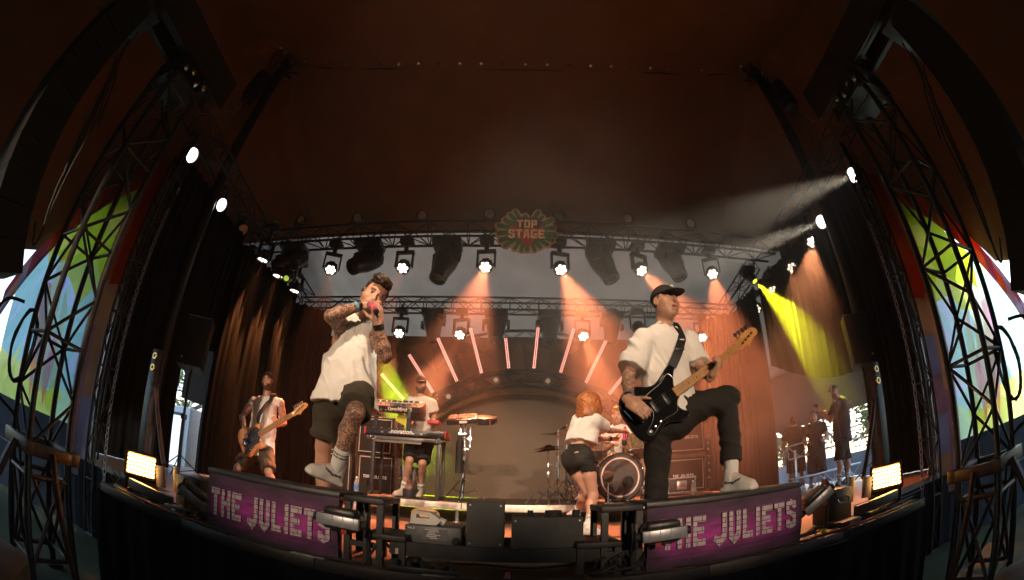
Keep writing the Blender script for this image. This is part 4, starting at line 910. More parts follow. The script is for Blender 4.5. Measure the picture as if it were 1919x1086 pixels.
def keyboard(label, x0, x1, y, z, d, h, tilt, body, word, wx, wh, red=False):
    c = Vector(((x0+x1)/2, y, z)); M = Matrix.Rotation(tilt, 3, 'X'); w = x1-x0
    T = thing('keyboard', label, 'keyboard', (c.x, y, z-h/2), group='keyboards', abs_=True)
    m = MB(); m.box(c + M @ Vector((0, d/2, 0)), (w, d, h), M, .01); m.build('body', body, T)
    for i in range(29):
        m = MB() if i == 0 else m
        m.box(c + M @ Vector((-w*.46 + w*.92*i/28, d*.82, h/2+.008)), (w*.92/28*.9, d*.33, .016), M)
    m.build('white_key', mat('ivory', (.7, .68, .62), .35), T)['kind'] = 'stuff'
    m = MB()
    for i in range(28):
        if i % 7 not in (2, 6): m.box(c + M @ Vector((-w*.46 + w*.92*(i+.5)/28, d*.75, h/2+.02)), (w*.02, d*.2, .02), M)
    m.build('black_key', PLASTIC, T)['kind'] = 'stuff'
    for i in range(9):
        m = MB(); m.lathe([(.011, 0), (.012, .016), (.006, .02), (0, .02)], c + M @ Vector((-w*.42 + w*.84*i/8, d*.22, h/2)), M, 10); m.build('knob', GREYM, T)
    for e in (-1, 1): m = MB(); m.box(c + M @ Vector((e*(w/2+.012), d/2, 0)), (.026, d+.01, h+.012), M, .006); m.build('end_cheek', mat('red_cheek', (.45, .03, .03), .4) if red else mat('wood_cheek', (.09, .035, .025), .5), T)
    for i in range(6): m = MB(); m.box(c + M @ Vector((w*(-.28+.1*i), -.006, -h*.1)), (.03, .014, .02), M); m.build('socket', GREYM, T)
    Mt = Matrix.Translation(c + M @ Vector((wx*w, -.004, h*.12)) - Vector(T['_org'])) @ M.to_4x4() @ FRONT
    text_part(word, wh, Mt, WHITEP, T)
    return T
keyboard('lower black keyboard with red ends on the stand', kx0, kx1-.02, KY-.06, kz-.045, .33, .085, R(0), PLASTIC, 'novation', -.03, .085, True)
ux0, ux1 = at(697, 765, KY).x, at(789, 765, KY).x
keyboard('upper black keyboard tilted on the second tier of the stand', ux0, ux1, KY-.04, at(740, 768, KY).z, .27, .10, R(24), mat('synth_black', (.02, .019, .02), .4), 'DeepMind12', .1, .065)
m = MB(); c = at(752, 783, KY); m.box(c + Vector((0, .08, 0)), (.16, .012, .13), Matrix.Rotation(R(25), 3, 'Y')); tag(m.build('yellow_sheet', mat('yellow_card', (.55, .5, .04), .7)), 'yellow sheet tucked between the two keyboards', 'sheet')
T = thing('controller', 'small red box with pads on the right end of the lower keyboard', 'controller', at(810, 790, KY), abs_=True)
c = at(811, 791, KY-.02); m = MB(); m.box(c + Vector((0, .1, .01)), (.16, .16, .05), None, .008); m.build('case', mat('red_box', (.5, .03, .05), .45), T)
for i in range(4): m = MB(); m.lathe([(.014, 0), (.014, .014), (0, .014)], c + Vector((-.05+.034*i, .1, .035)), None, 8); m.build('knob', PLASTIC, T)
# electronic pads on a chrome stand
PY_ = 5.5; c = at(866, 783, PY_)
T = thing('sample_pad', 'black electronic drum pad tilted on a chrome stand', 'drum pad', c, abs_=True); M = Matrix.Rotation(R(-6), 3, 'Y') @ Matrix.Rotation(R(22), 3, 'X')
m = MB(); m.box(c + Vector((0, .1, 0)), (.40, .32, .07), M, .012); m.build('body', PLASTIC, T)
for i in range(3):
    for j in range(2): m = MB(); m.box(c + Vector((0, .1, 0)) + M @ Vector((-.12+.12*i, -.06+.13*j, .04)), (.105, .11, .014), M, .004); m.build('pad', RUBBER, T)
m = MB(); m.box(c + Vector((0, .1, 0)) + M @ Vector((.02, -.163, .0)), (.1, .006, .03), M); m.build('label_plate', WHITEP, T)
c2 = at(907, 783, PY_)
T2 = thing('round_pad', 'round black drum pad with a chrome rim beside the square pad', 'drum pad', c2, abs_=True); F = frame((0, -.35, 1)); r = .165
m = MB(); m.lathe([(0, -.05), (r*.9, -.05), (r, -.02), (r, .03), (r*.93, .035), (0, .03)], c2 + Vector((0, .12, 0)), F, 26); m.build('shell', PLASTIC, T2)
m = MB(); m.tube([c2 + Vector((0, .12, 0)) + F @ Vector((r*math.cos(a*.2244), r*math.sin(a*.2244), .035)) for a in range(28)], .010, 6, True); m.build('rim', STEEL, T2)
for i in range(6): a = i*math.pi/3; m = MB(); m.cyl(c2 + Vector((0, .12, 0)) + F @ Vector((r*1.03*math.cos(a), r*1.03*math.sin(a), -.04)), c2 + Vector((0, .12, 0)) + F @ Vector((r*1.03*math.cos(a), r*1.03*math.sin(a), .035)), .010, n=8); m.build('lug', STEEL, T2)
def tripod(T, x, y, z0, ztop, r=.012, spread=.3, sm=STEEL):
    m = MB(); m.cyl((x, y, z0+.05), (x, y, z0+(ztop-z0)*.55), r*1.3, n=10); m.cyl((x, y, z0+(ztop-z0)*.5), (x, y, ztop), r, n=10); m.lathe([(r*2.2, -.03), (r*2.2, .03)], (x, y, z0+(ztop-z0)*.55), None, 10); m.build('pole', sm, T)
    for k in range(3):
        a = 2*math.pi*k/3 + .5; e = Vector((math.cos(a), math.sin(a), 0)); m = MB(); m.cyl(Vector((x, y, z0+.32)) + e*.02, Vector((x, y, z0+.012)) + e*spread, .009, n=8); m.cyl(Vector((x, y, z0+.10)), Vector((x, y, z0+.17)) + e*spread*.52, .006, n=6); m.sph(Vector((x, y, z0+.014)) + e*spread, .014, 8); m.build('leg', sm, T)
st = thing('pad_stand', 'chrome tripod stand holding the electronic pads', 'stand', (at(866, 900, PY_).x, PY_+.1, RZ), abs_=True)
sx = at(867, 900, PY_).x; tripod(st, sx, PY_+.12, RZ, c.z-.04, .016, .34)
for (dx, zz) in ((-.06, -.1), (.07, -.16), (.0, -.3)): m = MB(); m.box((sx+dx/2, PY_+.1, c.z+zz-.1), (.12, .035, .03), None, .006); m.cyl((sx+dx, PY_+.1, c.z+zz-.22), (sx+dx, PY_+.1, c.z+zz+.06), .013); m.lathe([(.022, -.02), (.022, .02)], (sx+dx, PY_+.08, c.z+zz-.1), frame((0, -1, 0)), 10); m.build('clamp', STEEL, st)
m = MB(); m.cyl((sx-.06, PY_+.06, c.z-.72), (sx-.06, PY_+.06, c.z-.30), .045, n=16); m.cyl((sx-.06, PY_+.06, c.z-.30), (sx-.06, PY_+.06, c.z-.22), .03, n=12); tag(m.build('hanging_holder', RUBBER), 'black tube-shaped holder clamped to the chrome pad stand', 'holder')
# silver bin and bottle under the keyboards
c = at(768, 919, 5.9); T = thing('metal_bin', 'shiny metal bin behind the legs of the keyboard player', 'bin', (c.x, 5.9, RZ), abs_=True)
m = MB(); m.lathe([(.12, 0), (.125, .02), (.13, .40), (.138, .41), (.138, .425), (.12, .425), (.118, .3), (0, .3)], (c.x, 5.9, RZ+.002), None, 24); m.build('drum', STEEL, T); m = MB(); m.lathe([(.133, .0), (.136, .02), (.136, .11), (.128, .115)], (c.x, 5.9, RZ+.004), None, 24); m.build('foot_band', BLACK, T)
def bottle(p, label, colr):
    T = thing('water_bottle', label, 'bottle', p, group='bottles', abs_=True)
    m = MB(); m.lathe([(.03, 0), (.033, .01), (.033, .13), (.03, .15), (.014, .185), (.014, .2)], p, None, 16); m.build('body', mat('bottle_plastic', (.6, .65, .68), .1, trans=.5), T)
    m = MB(); m.lathe([(.0345, .045), (.0345, .11)], p, None, 16); m.build('label_band', mat('label_' + str(colr), colr, .5), T)
    m = MB(); m.lathe([(.016, .195), (.016, .22), (0, .22)], p, None, 12); m.build('cap', WHITEP, T)
p = at(668, 920, 5.35); bottle((p.x, 5.35, RZ), 'small water bottle with a blue label on the riser edge', (.06, .2, .55))
p = at(1030, 914, 6.3); bottle((p.x+2.2, 6.2, RZ), 'small bottle on the riser behind the bass player', (.4, .4, .4))
# ---------------------------------------------------------------- drum kit
DY = 5.42; c = at(1163, 897, DY); r = .315; c.z = RZ + r + .012
T = thing('bass_drum', 'large black bass drum with a pale ring on its front head', 'drum', (c.x, DY, RZ), abs_=True); F = frame((.05, -1, .0))
m = MB(); m.lathe([(r*.97, -.02), (r, -.03), (r, -.42), (r*.97, -.44)], c, F, 40); m.build('shell', mat('drum_wrap', (.03, .026, .025), .25), T)
m = MB(); m.lathe([(r*.955, .0), (r*.955, .014), (r*1.03, .012), (r*1.05, .0), (r*1.05, -.035), (r*1.0, -.035)], c, F, 40, cap=False); m.build('hoop', mat('hoop_black', (.02, .018, .018), .3), T)
m = MB(); m.lathe([(r*.97, -.0), (0, .001)], c, F, 40, cap=False); hd = m.build('front_head', mat('dark_brick_print', (.06, .05, .045), .5, noise=.5, nscale=30, stretch=(1, 1, 3)), T)
m = MB(); m.lathe([(r*.83, .002), (r*.83, .007), (r*.765, .007), (r*.765, .002)], c, F, 48, cap=False); m.build('white_ring', mat('ring_white', (.80, .62, .58), .5), hd, org=T['_org'])
m = MB(); m.lathe([(r*.26, .004), (r*.26, .012), (r*.22, .012), (r*.215, .004), (0, .002)], c + F @ Vector((-.0, 0, 0)) + Vector((.10, 0, -.07)), F, 28); m.build('port_hole', mat('port_black', (.006, .006, .006), .3), hd, org=T['_org'])
for k in range(8):
    a = k*math.pi/4+.3; m = MB(); m.box(c + F @ Vector((r*1.035*math.cos(a), r*1.035*math.sin(a), -.02)), (.03, .03, .09), F @ Matrix.Rotation(a, 3, 'Z'), .004); m.build('claw', STEEL, T)
for e in (-1, 1): m = MB(); m.cyl(c + Vector((e*r*.9, .18, -.08)), (c.x+e*(r+.16), DY-.03, RZ+.012), .012); m.build('spur', STEEL, T)
p = at(1140, 893, DY-.22); mp = thing('drum_microphone', 'round black microphone on a thin stand before the bass drum', 'microphone', (p.x, p.y, RZ), abs_=True)
m = MB(); m.sph(p, (.075, .03, .075), 20); m.build('head', mat('mic_mesh', (.11, .075, .05), .6, .4, bump=.6, bscale=500), mp); m = MB(); m.cyl((p.x, p.y, p.z-.07), (p.x, p.y, RZ+.02), .008); m.lathe([(.07, 0), (.07, .012), (.02, .02)], (p.x, p.y, RZ+.002), None, 16); m.build('stand', STEEL, mp)
def tom(p, rr, h, axis, label, m_=None):
    p = Vector(p); F = frame(axis); T = thing('tom_drum', label, 'drum', p, group='tom and snare drums', abs_=True)
    b = MB(); b.lathe([(rr, -h/2), (rr, h/2)], p, F, 30); b.lathe([(rr*.99, -h/2+.004), (0, -h/2+.004)], p, F, 30); b.build('shell', m_ or mat('olive_wrap', (.11, .095, .05), .25, noise=.6, nscale=25), T)
    b = MB(); b.lathe([(rr*.99, h/2+.004), (0, h/2+.006)], p, F, 30); b.build('skin', mat('drum_skin', (.6, .56, .5), .5), T)
    for zz in (-h/2, h/2): b = MB(); b.tube([p + F @ Vector((rr*1.03*math.cos(i*.2618), rr*1.03*math.sin(i*.2618), zz)) for i in range(24)], .010, 6, True); b.build('hoop', STEEL, T)
    for k in range(6): a = k*math.pi/3; b = MB(); b.cyl(p + F @ Vector((rr*1.04*math.cos(a), rr*1.04*math.sin(a), -h/2)), p + F @ Vector((rr*1.04*math.cos(a), rr*1.04*math.sin(a), h/2)), .007, n=6); b.build('lug', STEEL, T)
    b = MB(); b.cyl(p - Vector((0, 0, h*.45)), (p.x-.02, p.y+.05, max(RZ+.02, p.z-.5)), .012); b.build('mount', STEEL, T)
tom(at(1191, 838, DY+.3), .165, .25, (.0, .55, 1), 'olive tom drum mounted over the bass drum')
tom(at(1115, 858, DY+.55), .17, .15, (0, .15, 1), 'snare drum half hidden behind the dancing woman', mat('snare_black', (.02, .02, .02), .2))
tom(at(1222, 868, DY+.45), .2, .34, (0, .1, 1), 'floor tom partly hidden behind the leg of the bass player', mat('orange_wrap', (.6, .14, .03), .3))
BRONZE = mat('cymbal_bronze', (.42, .22, .07), .22, 1.0, noise=.15, nscale=30)
def cymbal(px_, py_, Y, rr, ax, label, two=False):
    p = at(px_, py_, Y); F = frame(ax); T = thing('cymbal', label, 'cymbal', (p.x, p.y, RZ), group='cymbals on stands', abs_=True)
    for k in range(2 if two else 1):
        b = MB(); q = p + Vector((0, 0, .03*k)); b.lathe([(.004, .03), (.03, .028), (.05, .012), (rr*.6, 0), (rr, -.012), (rr, -.015), (rr*.6, -.004), (.05, .006)], q, F, 36); b.build('disc', BRONZE, T)
    b = MB(); b.cyl(p - Vector((0, 0, .03)), p + F @ Vector((0, 0, .06)), .007); b.lathe([(.016, 0), (.016, .016), (0, .018)], p + F @ Vector((0, 0, .03)), F, 10); b.build('wing_nut', STEEL, T)
    tripod(T, p.x, p.y, RZ, p.z, .011, .3)
    b = MB(); b.lathe([(.02, -.02), (.02, .02)], (p.x, p.y, RZ+(p.z-RZ)*.72), None, 10); b.box((p.x+.03, p.y, RZ+(p.z-RZ)*.72), (.05, .012, .012)); b.build('clamp', STEEL, T)
cymbal(1046, 813, DY+.1, .23, (.06, -.12, 1), 'larger bronze cymbal high on the left of the drums')
cymbal(1028, 842, DY-.05, .19, (-.12, -.1, 1), 'pair of hi-hat cymbals lowest on the left of the drums', True)
cymbal(1062, 802, DY+.5, .11, (0, -.2, 1), 'small splash cymbal above the others')
c = at(1164, 870, 6.35); T = thing('drum_stool', 'round black stool under the drummer', 'stool', (c.x, 6.3, RZ), abs_=True)
m = MB(); m.lathe([(.16, .46), (.18, .48), (.18, .53), (.15, .55), (0, .55)], (c.x, 6.3, RZ), None, 20); m.build('seat', RUBBER, T); tripod(T, c.x, 6.3, RZ, RZ+.47, .016, .25)
# orange plate behind the girl and pedal hardware
b = MB(); p = at(1075, 905, DY+.1)
T = thing('drum_hardware', 'tangle of chrome hi-hat legs and pedals left of the bass drum', 'drum hardware', (p.x, p.y, RZ), abs_=True)
rdh = random.Random(4)
for k in range(9):
    q = Vector((p.x + rdh.uniform(-.12, .28), DY + rdh.uniform(-.05, .3), RZ + .02)); e = q + Vector((rdh.uniform(-.2, .2), rdh.uniform(-.1, .1), rdh.uniform(.15, .45))); b = MB(); b.cyl(q, e, .008, n=6); b.sph(e, .017, 8); b.build('rod', STEEL if k % 3 else mat('brass_rod', (.5, .3, .08), .3, .9), T)
for e in (0, 1): b = MB(); b.box((p.x+.1+.14*e, DY-.02, RZ+.05), (.08, .26, .014), Matrix.Rotation(R(12), 3, 'X')); b.build('pedal', GREYM, T)
# tan plate with holes under the riser edge
p = at(798, 958, 5.0); T = thing('wooden_pedal', 'tan wooden plate with round holes standing below the riser', 'plate', (p.x, p.y, ST), abs_=True)
b = MB(); b.prism([(.17*math.cos(a*.2618)*(1.0), .075*math.sin(a*.2618)) for a in range(24)], .02, Matrix.Translation((p.x, p.y, ST+.1)) @ FRONT); b.build('board', mat('tan_wood', (.45, .27, .14), .5), T)
for i in range(6): b = MB(); b.lathe([(.013, 0), (.013, .003), (0, .003)], (p.x+.05+.035*(i % 3), p.y-.021, ST+.125-.035*(i//3)), frame((0, -1, 0)), 10); b.build('hole', RUBBER, T)
# ---------------------------------------------------------------- dolly at the stage front with fog machine, can and monitors
DX0, DX1, DYF = -.615, .50, 2.17; tz0, tz1 = ez(-.395), ez(-.318)
T = thing('dolly', 'long flat black dolly on castors at the middle of the stage front', 'dolly', (-.05, DYF+.2, ST), abs_=True)
DOL = mat('dolly_carpet', (.05, .05, .053), .9, noise=.25, bump=.4, bscale=350)
m = MB(); m.box(((DX0+DX1)/2, DYF, (tz0+tz1)/2), (DX1-DX0, .03, tz1-tz0), None, .003); m.build('tray_board', DOL, T)
m = MB(); m.box(((DX0+DX1)/2, DYF+.46, (tz0+tz1)/2), (DX1-DX0, .03, tz1-tz0)); m.build('tray_board', DOL, T)
for x in (DX0, DX1): m = MB(); m.box((x, DYF+.23, (tz0+tz1)/2), (.03, .426, tz1-tz0-.002)); m.build('tray_board', DOL, T)
m = MB(); m.box(((DX0+DX1)/2, DYF+.23, tz0+.012), (DX1-DX0-.04, .43, .02)); m.build('floor_board', DOL, T)
m = MB(); m.box((DX0+.045, DYF-.017, tz0+.022), (.035, .004, .03)); m.build('sticker', mat('sticker', (.55, .5, .4), .6), T)
for x in (DX0+.12, DX0+.24, DX1-.16, DX1-.06):
    for y in ((DYF+.06,) if x in (DX0+.12, DX1-.06) else (DYF+.40,)):
        m = MB(); r = (tz0-ST)/2-.003; m.lathe([(r*.6, -.016), (r, -.013), (r, .013), (r*.6, .016)], (x, y, ST+r+.002), frame((1, .1, 0)), 18); m.box((x, y, tz0-.006), (.07, .07, .01)); m.box((x-.022, y, tz0-.03), (.004, .03, .05)); m.box((x+.022, y, tz0-.03), (.004, .03, .05)); m.build('castor', RUBBER, T)
fm = thing('fog_machine', 'grey fog machine with printed panel on the left end of the dolly', 'fog machine', (-.42, DYF+.14, tz0+.03), abs_=True)
m = MB(); m.box((-.415, DYF+.20, tz0+.094), (.30, .24, .138), None, .01); m.build('housing', mat('fog_grey', (.10, .105, .115), .45, .2), fm)
m = MB(); m.box((-.40, DYF+.078, tz0+.118), (.13, .004, .06)); pl = m.build('print_panel', mat('fog_panel', (.13, .135, .145), .5), fm)
for i in range(6): m = MB(); m.box((-.42+.012*(i % 2), DYF+.075, tz0+.143-.009*i), (.07-.014*(i % 3), .002, .004)); m.build('print_line', WHITEP, pl, 0, org=fm['_org'])
text_part('Vol. 3', .016, Matrix.Translation(Vector((-.53, DYF+.079, tz0+.145)) - Vector(fm['_org'])) @ FRONT, WHITEP, fm)
m = MB(); m.lathe([(.02, 0), (.02, .03), (.012, .035), (0, .035)], (-.29, DYF+.079, tz0+.09), frame((0, -1, 0)), 14); m.build('knob', RUBBER, fm)
jc = thing('jerrycan', 'white plastic fluid can with a handle lying on the fog machine', 'canister', (-.46, DYF+.18, tz0+.165), abs_=True)
prof = [(-.105, 0), (.07, 0), (.10, .03), (.075, .055), (.02, .085), (-.07, .09), (-.10, .06)]; hole = [(-.06, .042), (.01, .042), (.01, .066), (-.055, .066)]
m = MB(); Mx = Matrix.Translation((-.46, DYF+.12, tz0+.165)) @ FRONT @ Matrix.Scale(.82, 4)
o_ = [(-.105, 0), (-.10, .06), (-.07, .09), (.02, .085), (.075, .055), (.10, .03), (.07, 0)]
outer = prof + [prof[0]]
m.prism([(-.105, 0), (.07, 0), (.10, .03), (.075, .055), (.035, .08), (.02, .085), (.02, .042), (-.065, .042), (-.065, .066), (.02, .066), (.02, .0851), (-.07, .09), (-.10, .06)], .10, Mx @ Matrix.Translation((0, 0, -.1)))
m.build('body', mat('milky_plastic', (.62, .61, .57), .35), jc)
m = MB(); m.cyl((-.392, DYF+.16, tz0+.192), (-.36, DYF+.16, tz0+.178), .02, n=14); m.build('cap', mat('cap_white', (.6, .58, .52), .4), jc)
def monitor(x0, x1, z1, y, dep, label):
    T = thing('monitor_speaker', label, 'loudspeaker', ((x0+x1)/2, y, tz0+.02), group='floor monitors', abs_=True)
    b = MB(); b.prism([(0, 0), (dep, 0), (dep*.75, z1-tz0-.024), (0, z1-tz0-.024)], x1-x0, Matrix.Translation((x0, y, tz0+.024)) @ Matrix(((0, 0, 1, 0), (1, 0, 0, 0), (0, 1, 0, 0), (0, 0, 0, 1))), bev=.006); b.build('cabinet', mat('monitor_paint', (.07, .07, .072), .7, noise=.2, bump=.35, bscale=260), T)
    for xx in (x0+.02, x1-.02):
        for zz in (tz0+.07, z1-.02): b = MB(); b.lathe([(.006, 0), (.006, .002), (0, .003)], (xx, y-.001, zz), frame((0, -1, 0)), 8); b.build('screw', GREYM, T)
    return T
monitor(at(875, 965, DYF+.2).x, at(946, 965, DYF+.2).x, ez(-.088), DYF+.18, .22, 'taller black monitor loudspeaker in the middle of the dolly')
T = monitor(at(959, 990, DYF+.05).x, at(1094, 990, DYF+.05).x, ez(-.16), DYF+.05, .3, 'wider black monitor loudspeaker at the right of the dolly')
for xx, w in ((.09, .03), (.21, .09), (.33, .04)): m = MB(); m.cyl((xx, DYF+.12, ez(-.16)), (xx, DYF+.12, ez(-.125)), w/2, n=14); m.build('fitting', RUBBER, T)
# ---------------------------------------------------------------- cables on the stage
rdc = random.Random(9)
def floor_cable(pts, r, label, m=RUBBER, amp=.004):
    b = MB(); b.tube(wander([(x, y, ST + r + .003 + dz) for x, y, dz in pts], amp, 8), r, 7); tag(b.build('cable', m), label, 'cable', 'cables on the stage')
floor_cable([(-2.8, 2.12, 0), (-2.2, 2.18, 0), (-1.9, 2.10, .0), (-1.5, 2.09, 0), (-1.0, 2.088, 0), (-.72, 2.12, 0)], .008, 'black cable along the stage edge before the left banner')
floor_cable([(2.8, 2.13, 0), (2.2, 2.17, 0), (1.8, 2.10, 0), (1.3, 2.09, 0), (.9, 2.088, 0), (.55, 2.2, .0), (.45, 2.14, 0)], .008, 'black cable along the stage edge before the right banner')
floor_cable([(.48, 2.13, .06), (.56, 2.12, .10), (.62, 2.16, .03), (.60, 2.24, 0), (.52, 2.16, 0), (.44, 2.10, .02)], .011, 'thick black cable loop beside the right end of the dolly')
floor_cable([(.40, 2.10, 0), (.50, 2.11, .04), (.58, 2.20, .07), (.66, 2.12, .0), (.55, 2.09, 0)], .011, 'second thick cable loop beside the right end of the dolly')
floor_cable([(-.55, 2.30, 0), (-.2, 2.42, 0), (.1, 2.34, 0), (.35, 2.45, 0), (.6, 2.38, 0)], .007, 'black cable lying under the dolly')
floor_cable([(-.74, 2.1, 0), (-.66, 2.16, .12), (-.60, 2.3, .02), (-.58, 2.5, 0)], .008, 'black cable looping beside the left step stool')
YEL = mat('yellow_cable', (.45, .38, .02), .5); RED = mat('orange_cable', (.40, .07, .015), .55)
for s_, side in ((-1, 'left'), (1, 'right')):
    floor_cable([(s_*2.95, 2.14, 0), (s_*2.6, 2.10, 0), (s_*2.3, 2.16, .005), (s_*2.05, 2.12, 0)], .007, f'yellow cable on the {side} corner of the stage', YEL)
    floor_cable([(s_*3.0, 2.2, 0), (s_*2.5, 2.085, 0), (s_*2.0, 2.09, 0), (s_*1.86, 2.13, 0)], .009, f'dull orange cable along the {side} corner of the stage', RED)
    floor_cable([(s_*2.7, 2.2, .0), (s_*2.45, 2.14, .02), (s_*2.2, 2.2, 0), (s_*2.0, 2.16, .03), (s_*1.86, 2.2, 0)], .008, f'black cable lying among others on the {side} corner of the stage')
    T = thing('junction_box', f'flat black cable box on the {side} corner of the stage', 'box', (s_*2.12, 2.13, ST), group='cable boxes', abs_=True)
    b = MB(); b.box((s_*2.12, 2.135, ST+.028), (.20, .09, .05), None, .008); b.build('case', BLACK, T); b = MB(); b.box((s_*2.12, 2.0885, ST+.03), (.04, .003, .012)); b.build('print', WHITEP, T)
for k, (px_, py_, Y, mm) in enumerate(((440, 760, 0, 0),)): pass
T = thing('plastic_bag', 'crumpled bright yellow cloth lying on the right corner of the stage', 'cloth', (1.98, 2.14, ST)); b = MB(); rdq = random.Random(2)
b.grid(lambda u, v: (-.13+.26*u, -.03+.07*v, .012 + .022*math.sin(u*9)*math.sin(v*3.1) + .008*rdq.random()), 16, 6); b.build('cloth', mat('yellow_cloth', (.6, .55, .02), .7), T)
m = MB(); p = at(950, 1076, 2.1); m.add([(p.x-.015, 2.1, ST+.004), (p.x+.02, 2.1, ST+.004), (p.x+.015, 2.12, ST+.03), (p.x-.003, 2.12, ST+.036)], [(0, 1, 2, 3)]); m.v += [(a_, b__-.0, c_+.0008) for a_, b__, c_ in m.v]; tag(m.build('paper_scrap', mat('pink_paper', (.65, .2, .32), .7), None, 0), 'scrap of pink paper on the stage edge below the dolly', 'paper')
# clip lamp rail at the front edge
T = thing('edge_lamp_rail', 'low black lamp rail on the stage edge below the left end of the dolly', 'lamp rail', (-.47, 2.10, ST), abs_=True)
b = MB(); b.box((-.43, 2.095, ST+.018), (.36, .03, .03), None, .004); b.build('rail', BLACK, T)
for i in range(5): b = MB(); b.lathe([(.016, 0), (.018, .03), (.01, .034), (0, .034)], (-.57+.07*i, 2.095, ST+.033), None, 10); b.build('socket', RUBBER, T)
for s_, side in ((-1, 'left'), (1, 'right')):
    rt = random.Random(31 + s_); b = MB()
    for k in range(9):
        x0 = s_*rt.uniform(1.9, 2.9); b.tube(wander([(x0 + s_*rt.uniform(-.25, .25)*j*.5, 2.1 + rt.uniform(0, .22), ST + .012 + rt.uniform(0, .03)) for j in range(5)], .004, 6), rt.choice((.005, .007, .009)), 6)
    o = b.build('cable_tangle', RUBBER if s_ < 0 else mat('dark_rubber', (.02, .018, .017), .6)); tag(o, f'tangle of thin black cables strewn over the {side} stage corner', 'cables', kind='stuff')
b = MB(); rt = random.Random(77)
for k in range(7):
    b.tube(wander([(.42 + rt.uniform(-.05, .25), 2.10 + rt.uniform(0, .2), ST + .012 + rt.uniform(0, .09)) for j in range(6)], .003, 6), rt.choice((.006, .008, .01)), 6)
tag(b.build('cable_tangle', RUBBER), 'knot of black cables hanging together at the right end of the dolly', 'cables', kind='stuff')
for k, (x, y, a, L) in enumerate(((-.35, 2.075, 4, .16), (.28, 2.08, -6, .12), (-1.05, 2.075, 2, .2), (1.2, 2.078, -3, .18), (.0, 2.66, 30, .25), (-.4, 2.75, -20, .3))):
    b = MB(); b.box((0, 0, .0012), (L, .045, .0024)); o = b.build('tape_strip', mat('gaffer_tape', (.10, .10, .105), .6, noise=.3) if k % 2 else mat('white_tape', (.5, .48, .44), .7, noise=.3)); o.location = (x, y, ST+.003); o.rotation_euler = (0, 0, R(a))
    tag(o, ('pale strip of tape on the stage edge under the fog machine', 'grey strip of tape on the stage edge under the monitors', 'pale strip of tape on the edge before the left banner', 'grey strip of tape on the edge before the right banner', 'pale strip of tape on the floor behind the dolly', 'grey strip of tape on the floor behind the fog machine')[k], 'tape', 'tape strips')
# side-fill loudspeaker on a tripod, left wing; darker twin in the right wing
def sidefill(px0, px1, pyt, pyb, Y, s_, side):
    a, b_ = at(px0, pyb, Y), at(px1, pyt, Y); c = (a+b_)/2; h = b_.z-a.z; M = Matrix.Rotation(-s_*R(28), 3, 'Z') @ Matrix.Rotation(R(-8), 3, 'X')
    T = thing('stage_loudspeaker', f'black loudspeaker on a tripod in the {side} wing opening', 'loudspeaker', (c.x, c.y, ST), group='side loudspeakers', abs_=True)
    m = MB(); m.prism([(-.2, -.17), (.2, -.17), (.2, .03), (.12, .2), (-.12, .2), (-.2, .03)], h, Matrix.Translation(c) @ M.to_4x4() @ Matrix.Translation((0, 0, -h/2)), bev=.012); m.build('cabinet', PLASTIC, T)
    m = MB(); m.box(c + M @ Vector((0, -.178, 0)), (.37, .014, h-.06), M, .005); m.build('grille', GRILLE, T)
    m = MB(); m.box(c + M @ Vector((.12*s_, -.188, -h*.38)), (.03, .004, .02), M); m.build('badge', WHITEP, T)
    tripod(T, c.x, c.y, ST, c.z-h/2+.05, .022, .5, BLACKM)
sidefill(345, 394, 600, 692, 4.3, -1, 'left'); sidefill(1580, 1632, 596, 690, 4.2, 1, 'right')
# hand chains by the wings
for s_, side in ((-1, 'left'), (1, 'right')):
    b = MB(); n = 60; lk = MB(); lk.tube([(.012*math.cos(i*.7854), 0, .02*math.sin(i*.7854)) for i in range(8)], .0035, 5, True); me = lk.mesh('link', GREYM)
    T = thing('hoist_chain', f'steel hoist chain hanging down beside the {side} black drape', 'chain', (s_*4.25, 2.92, ez(2.6)), group='hoist chains')
    for i in range(n): inst('link', me, T, Matrix.Translation((0, 0, -.064*i)) @ Matrix.Rotation(math.pi/2*(i % 2), 4, 'Z') @ Matrix.Scale(1.9, 4))
    P = thing('support_bar', f'slanting dark strut at the {side} stage corner', 'strut', (s_*3.1, 2.5, ST), group='corner struts', abs_=True)
    b = MB(); b.cyl((s_*2.95, 2.75, ST+.25), (s_*3.5, 3.0, ST+.95), .025); b.build('tube', RUST, P); b = MB(); b.box((s_*3.62, 3.02, ST+.75), (.12, .06, 1.2), None, .006); b.build('plate', BLACKM, P)
    for dz in (.2, .32): b = MB(); b.lathe([(.035, 0), (.035, .02), (.02, .02), (.02, .0)], (s_*3.60-.0, 2.985, ST+.95+dz), frame((0, -1, 0)), 14); b.build('eyelet', mat('brass_ring', (.5, .32, .12), .3, .9), P)
# tuft of weeds on the left corner
w = MB(); rw = random.Random(8)
for i in range(26):
    a = rw.uniform(0, 6.28); L = rw.uniform(.06, .16); x, y = -3.0 + rw.uniform(-.09, .09), 2.3 + rw.uniform(-.08, .08); e = Vector((math.cos(a)*L*.8, math.sin(a)*L*.8, L)); p0 = Vector((x, y, ST+.002)); sd = Vector((-math.sin(a), math.cos(a), 0))*.006
    mid = p0 + e*.55 + Vector((0, 0, .02)); w.add([p0-sd, p0+sd, mid+sd*.8, mid-sd*.8, p0+e], [(0, 1, 2, 3), (3, 2, 4)])
tag(w.build('weed_tuft', mat('weed_green', (.10, .14, .03), .7)), 'tuft of green plant on the left stage corner', 'plant')
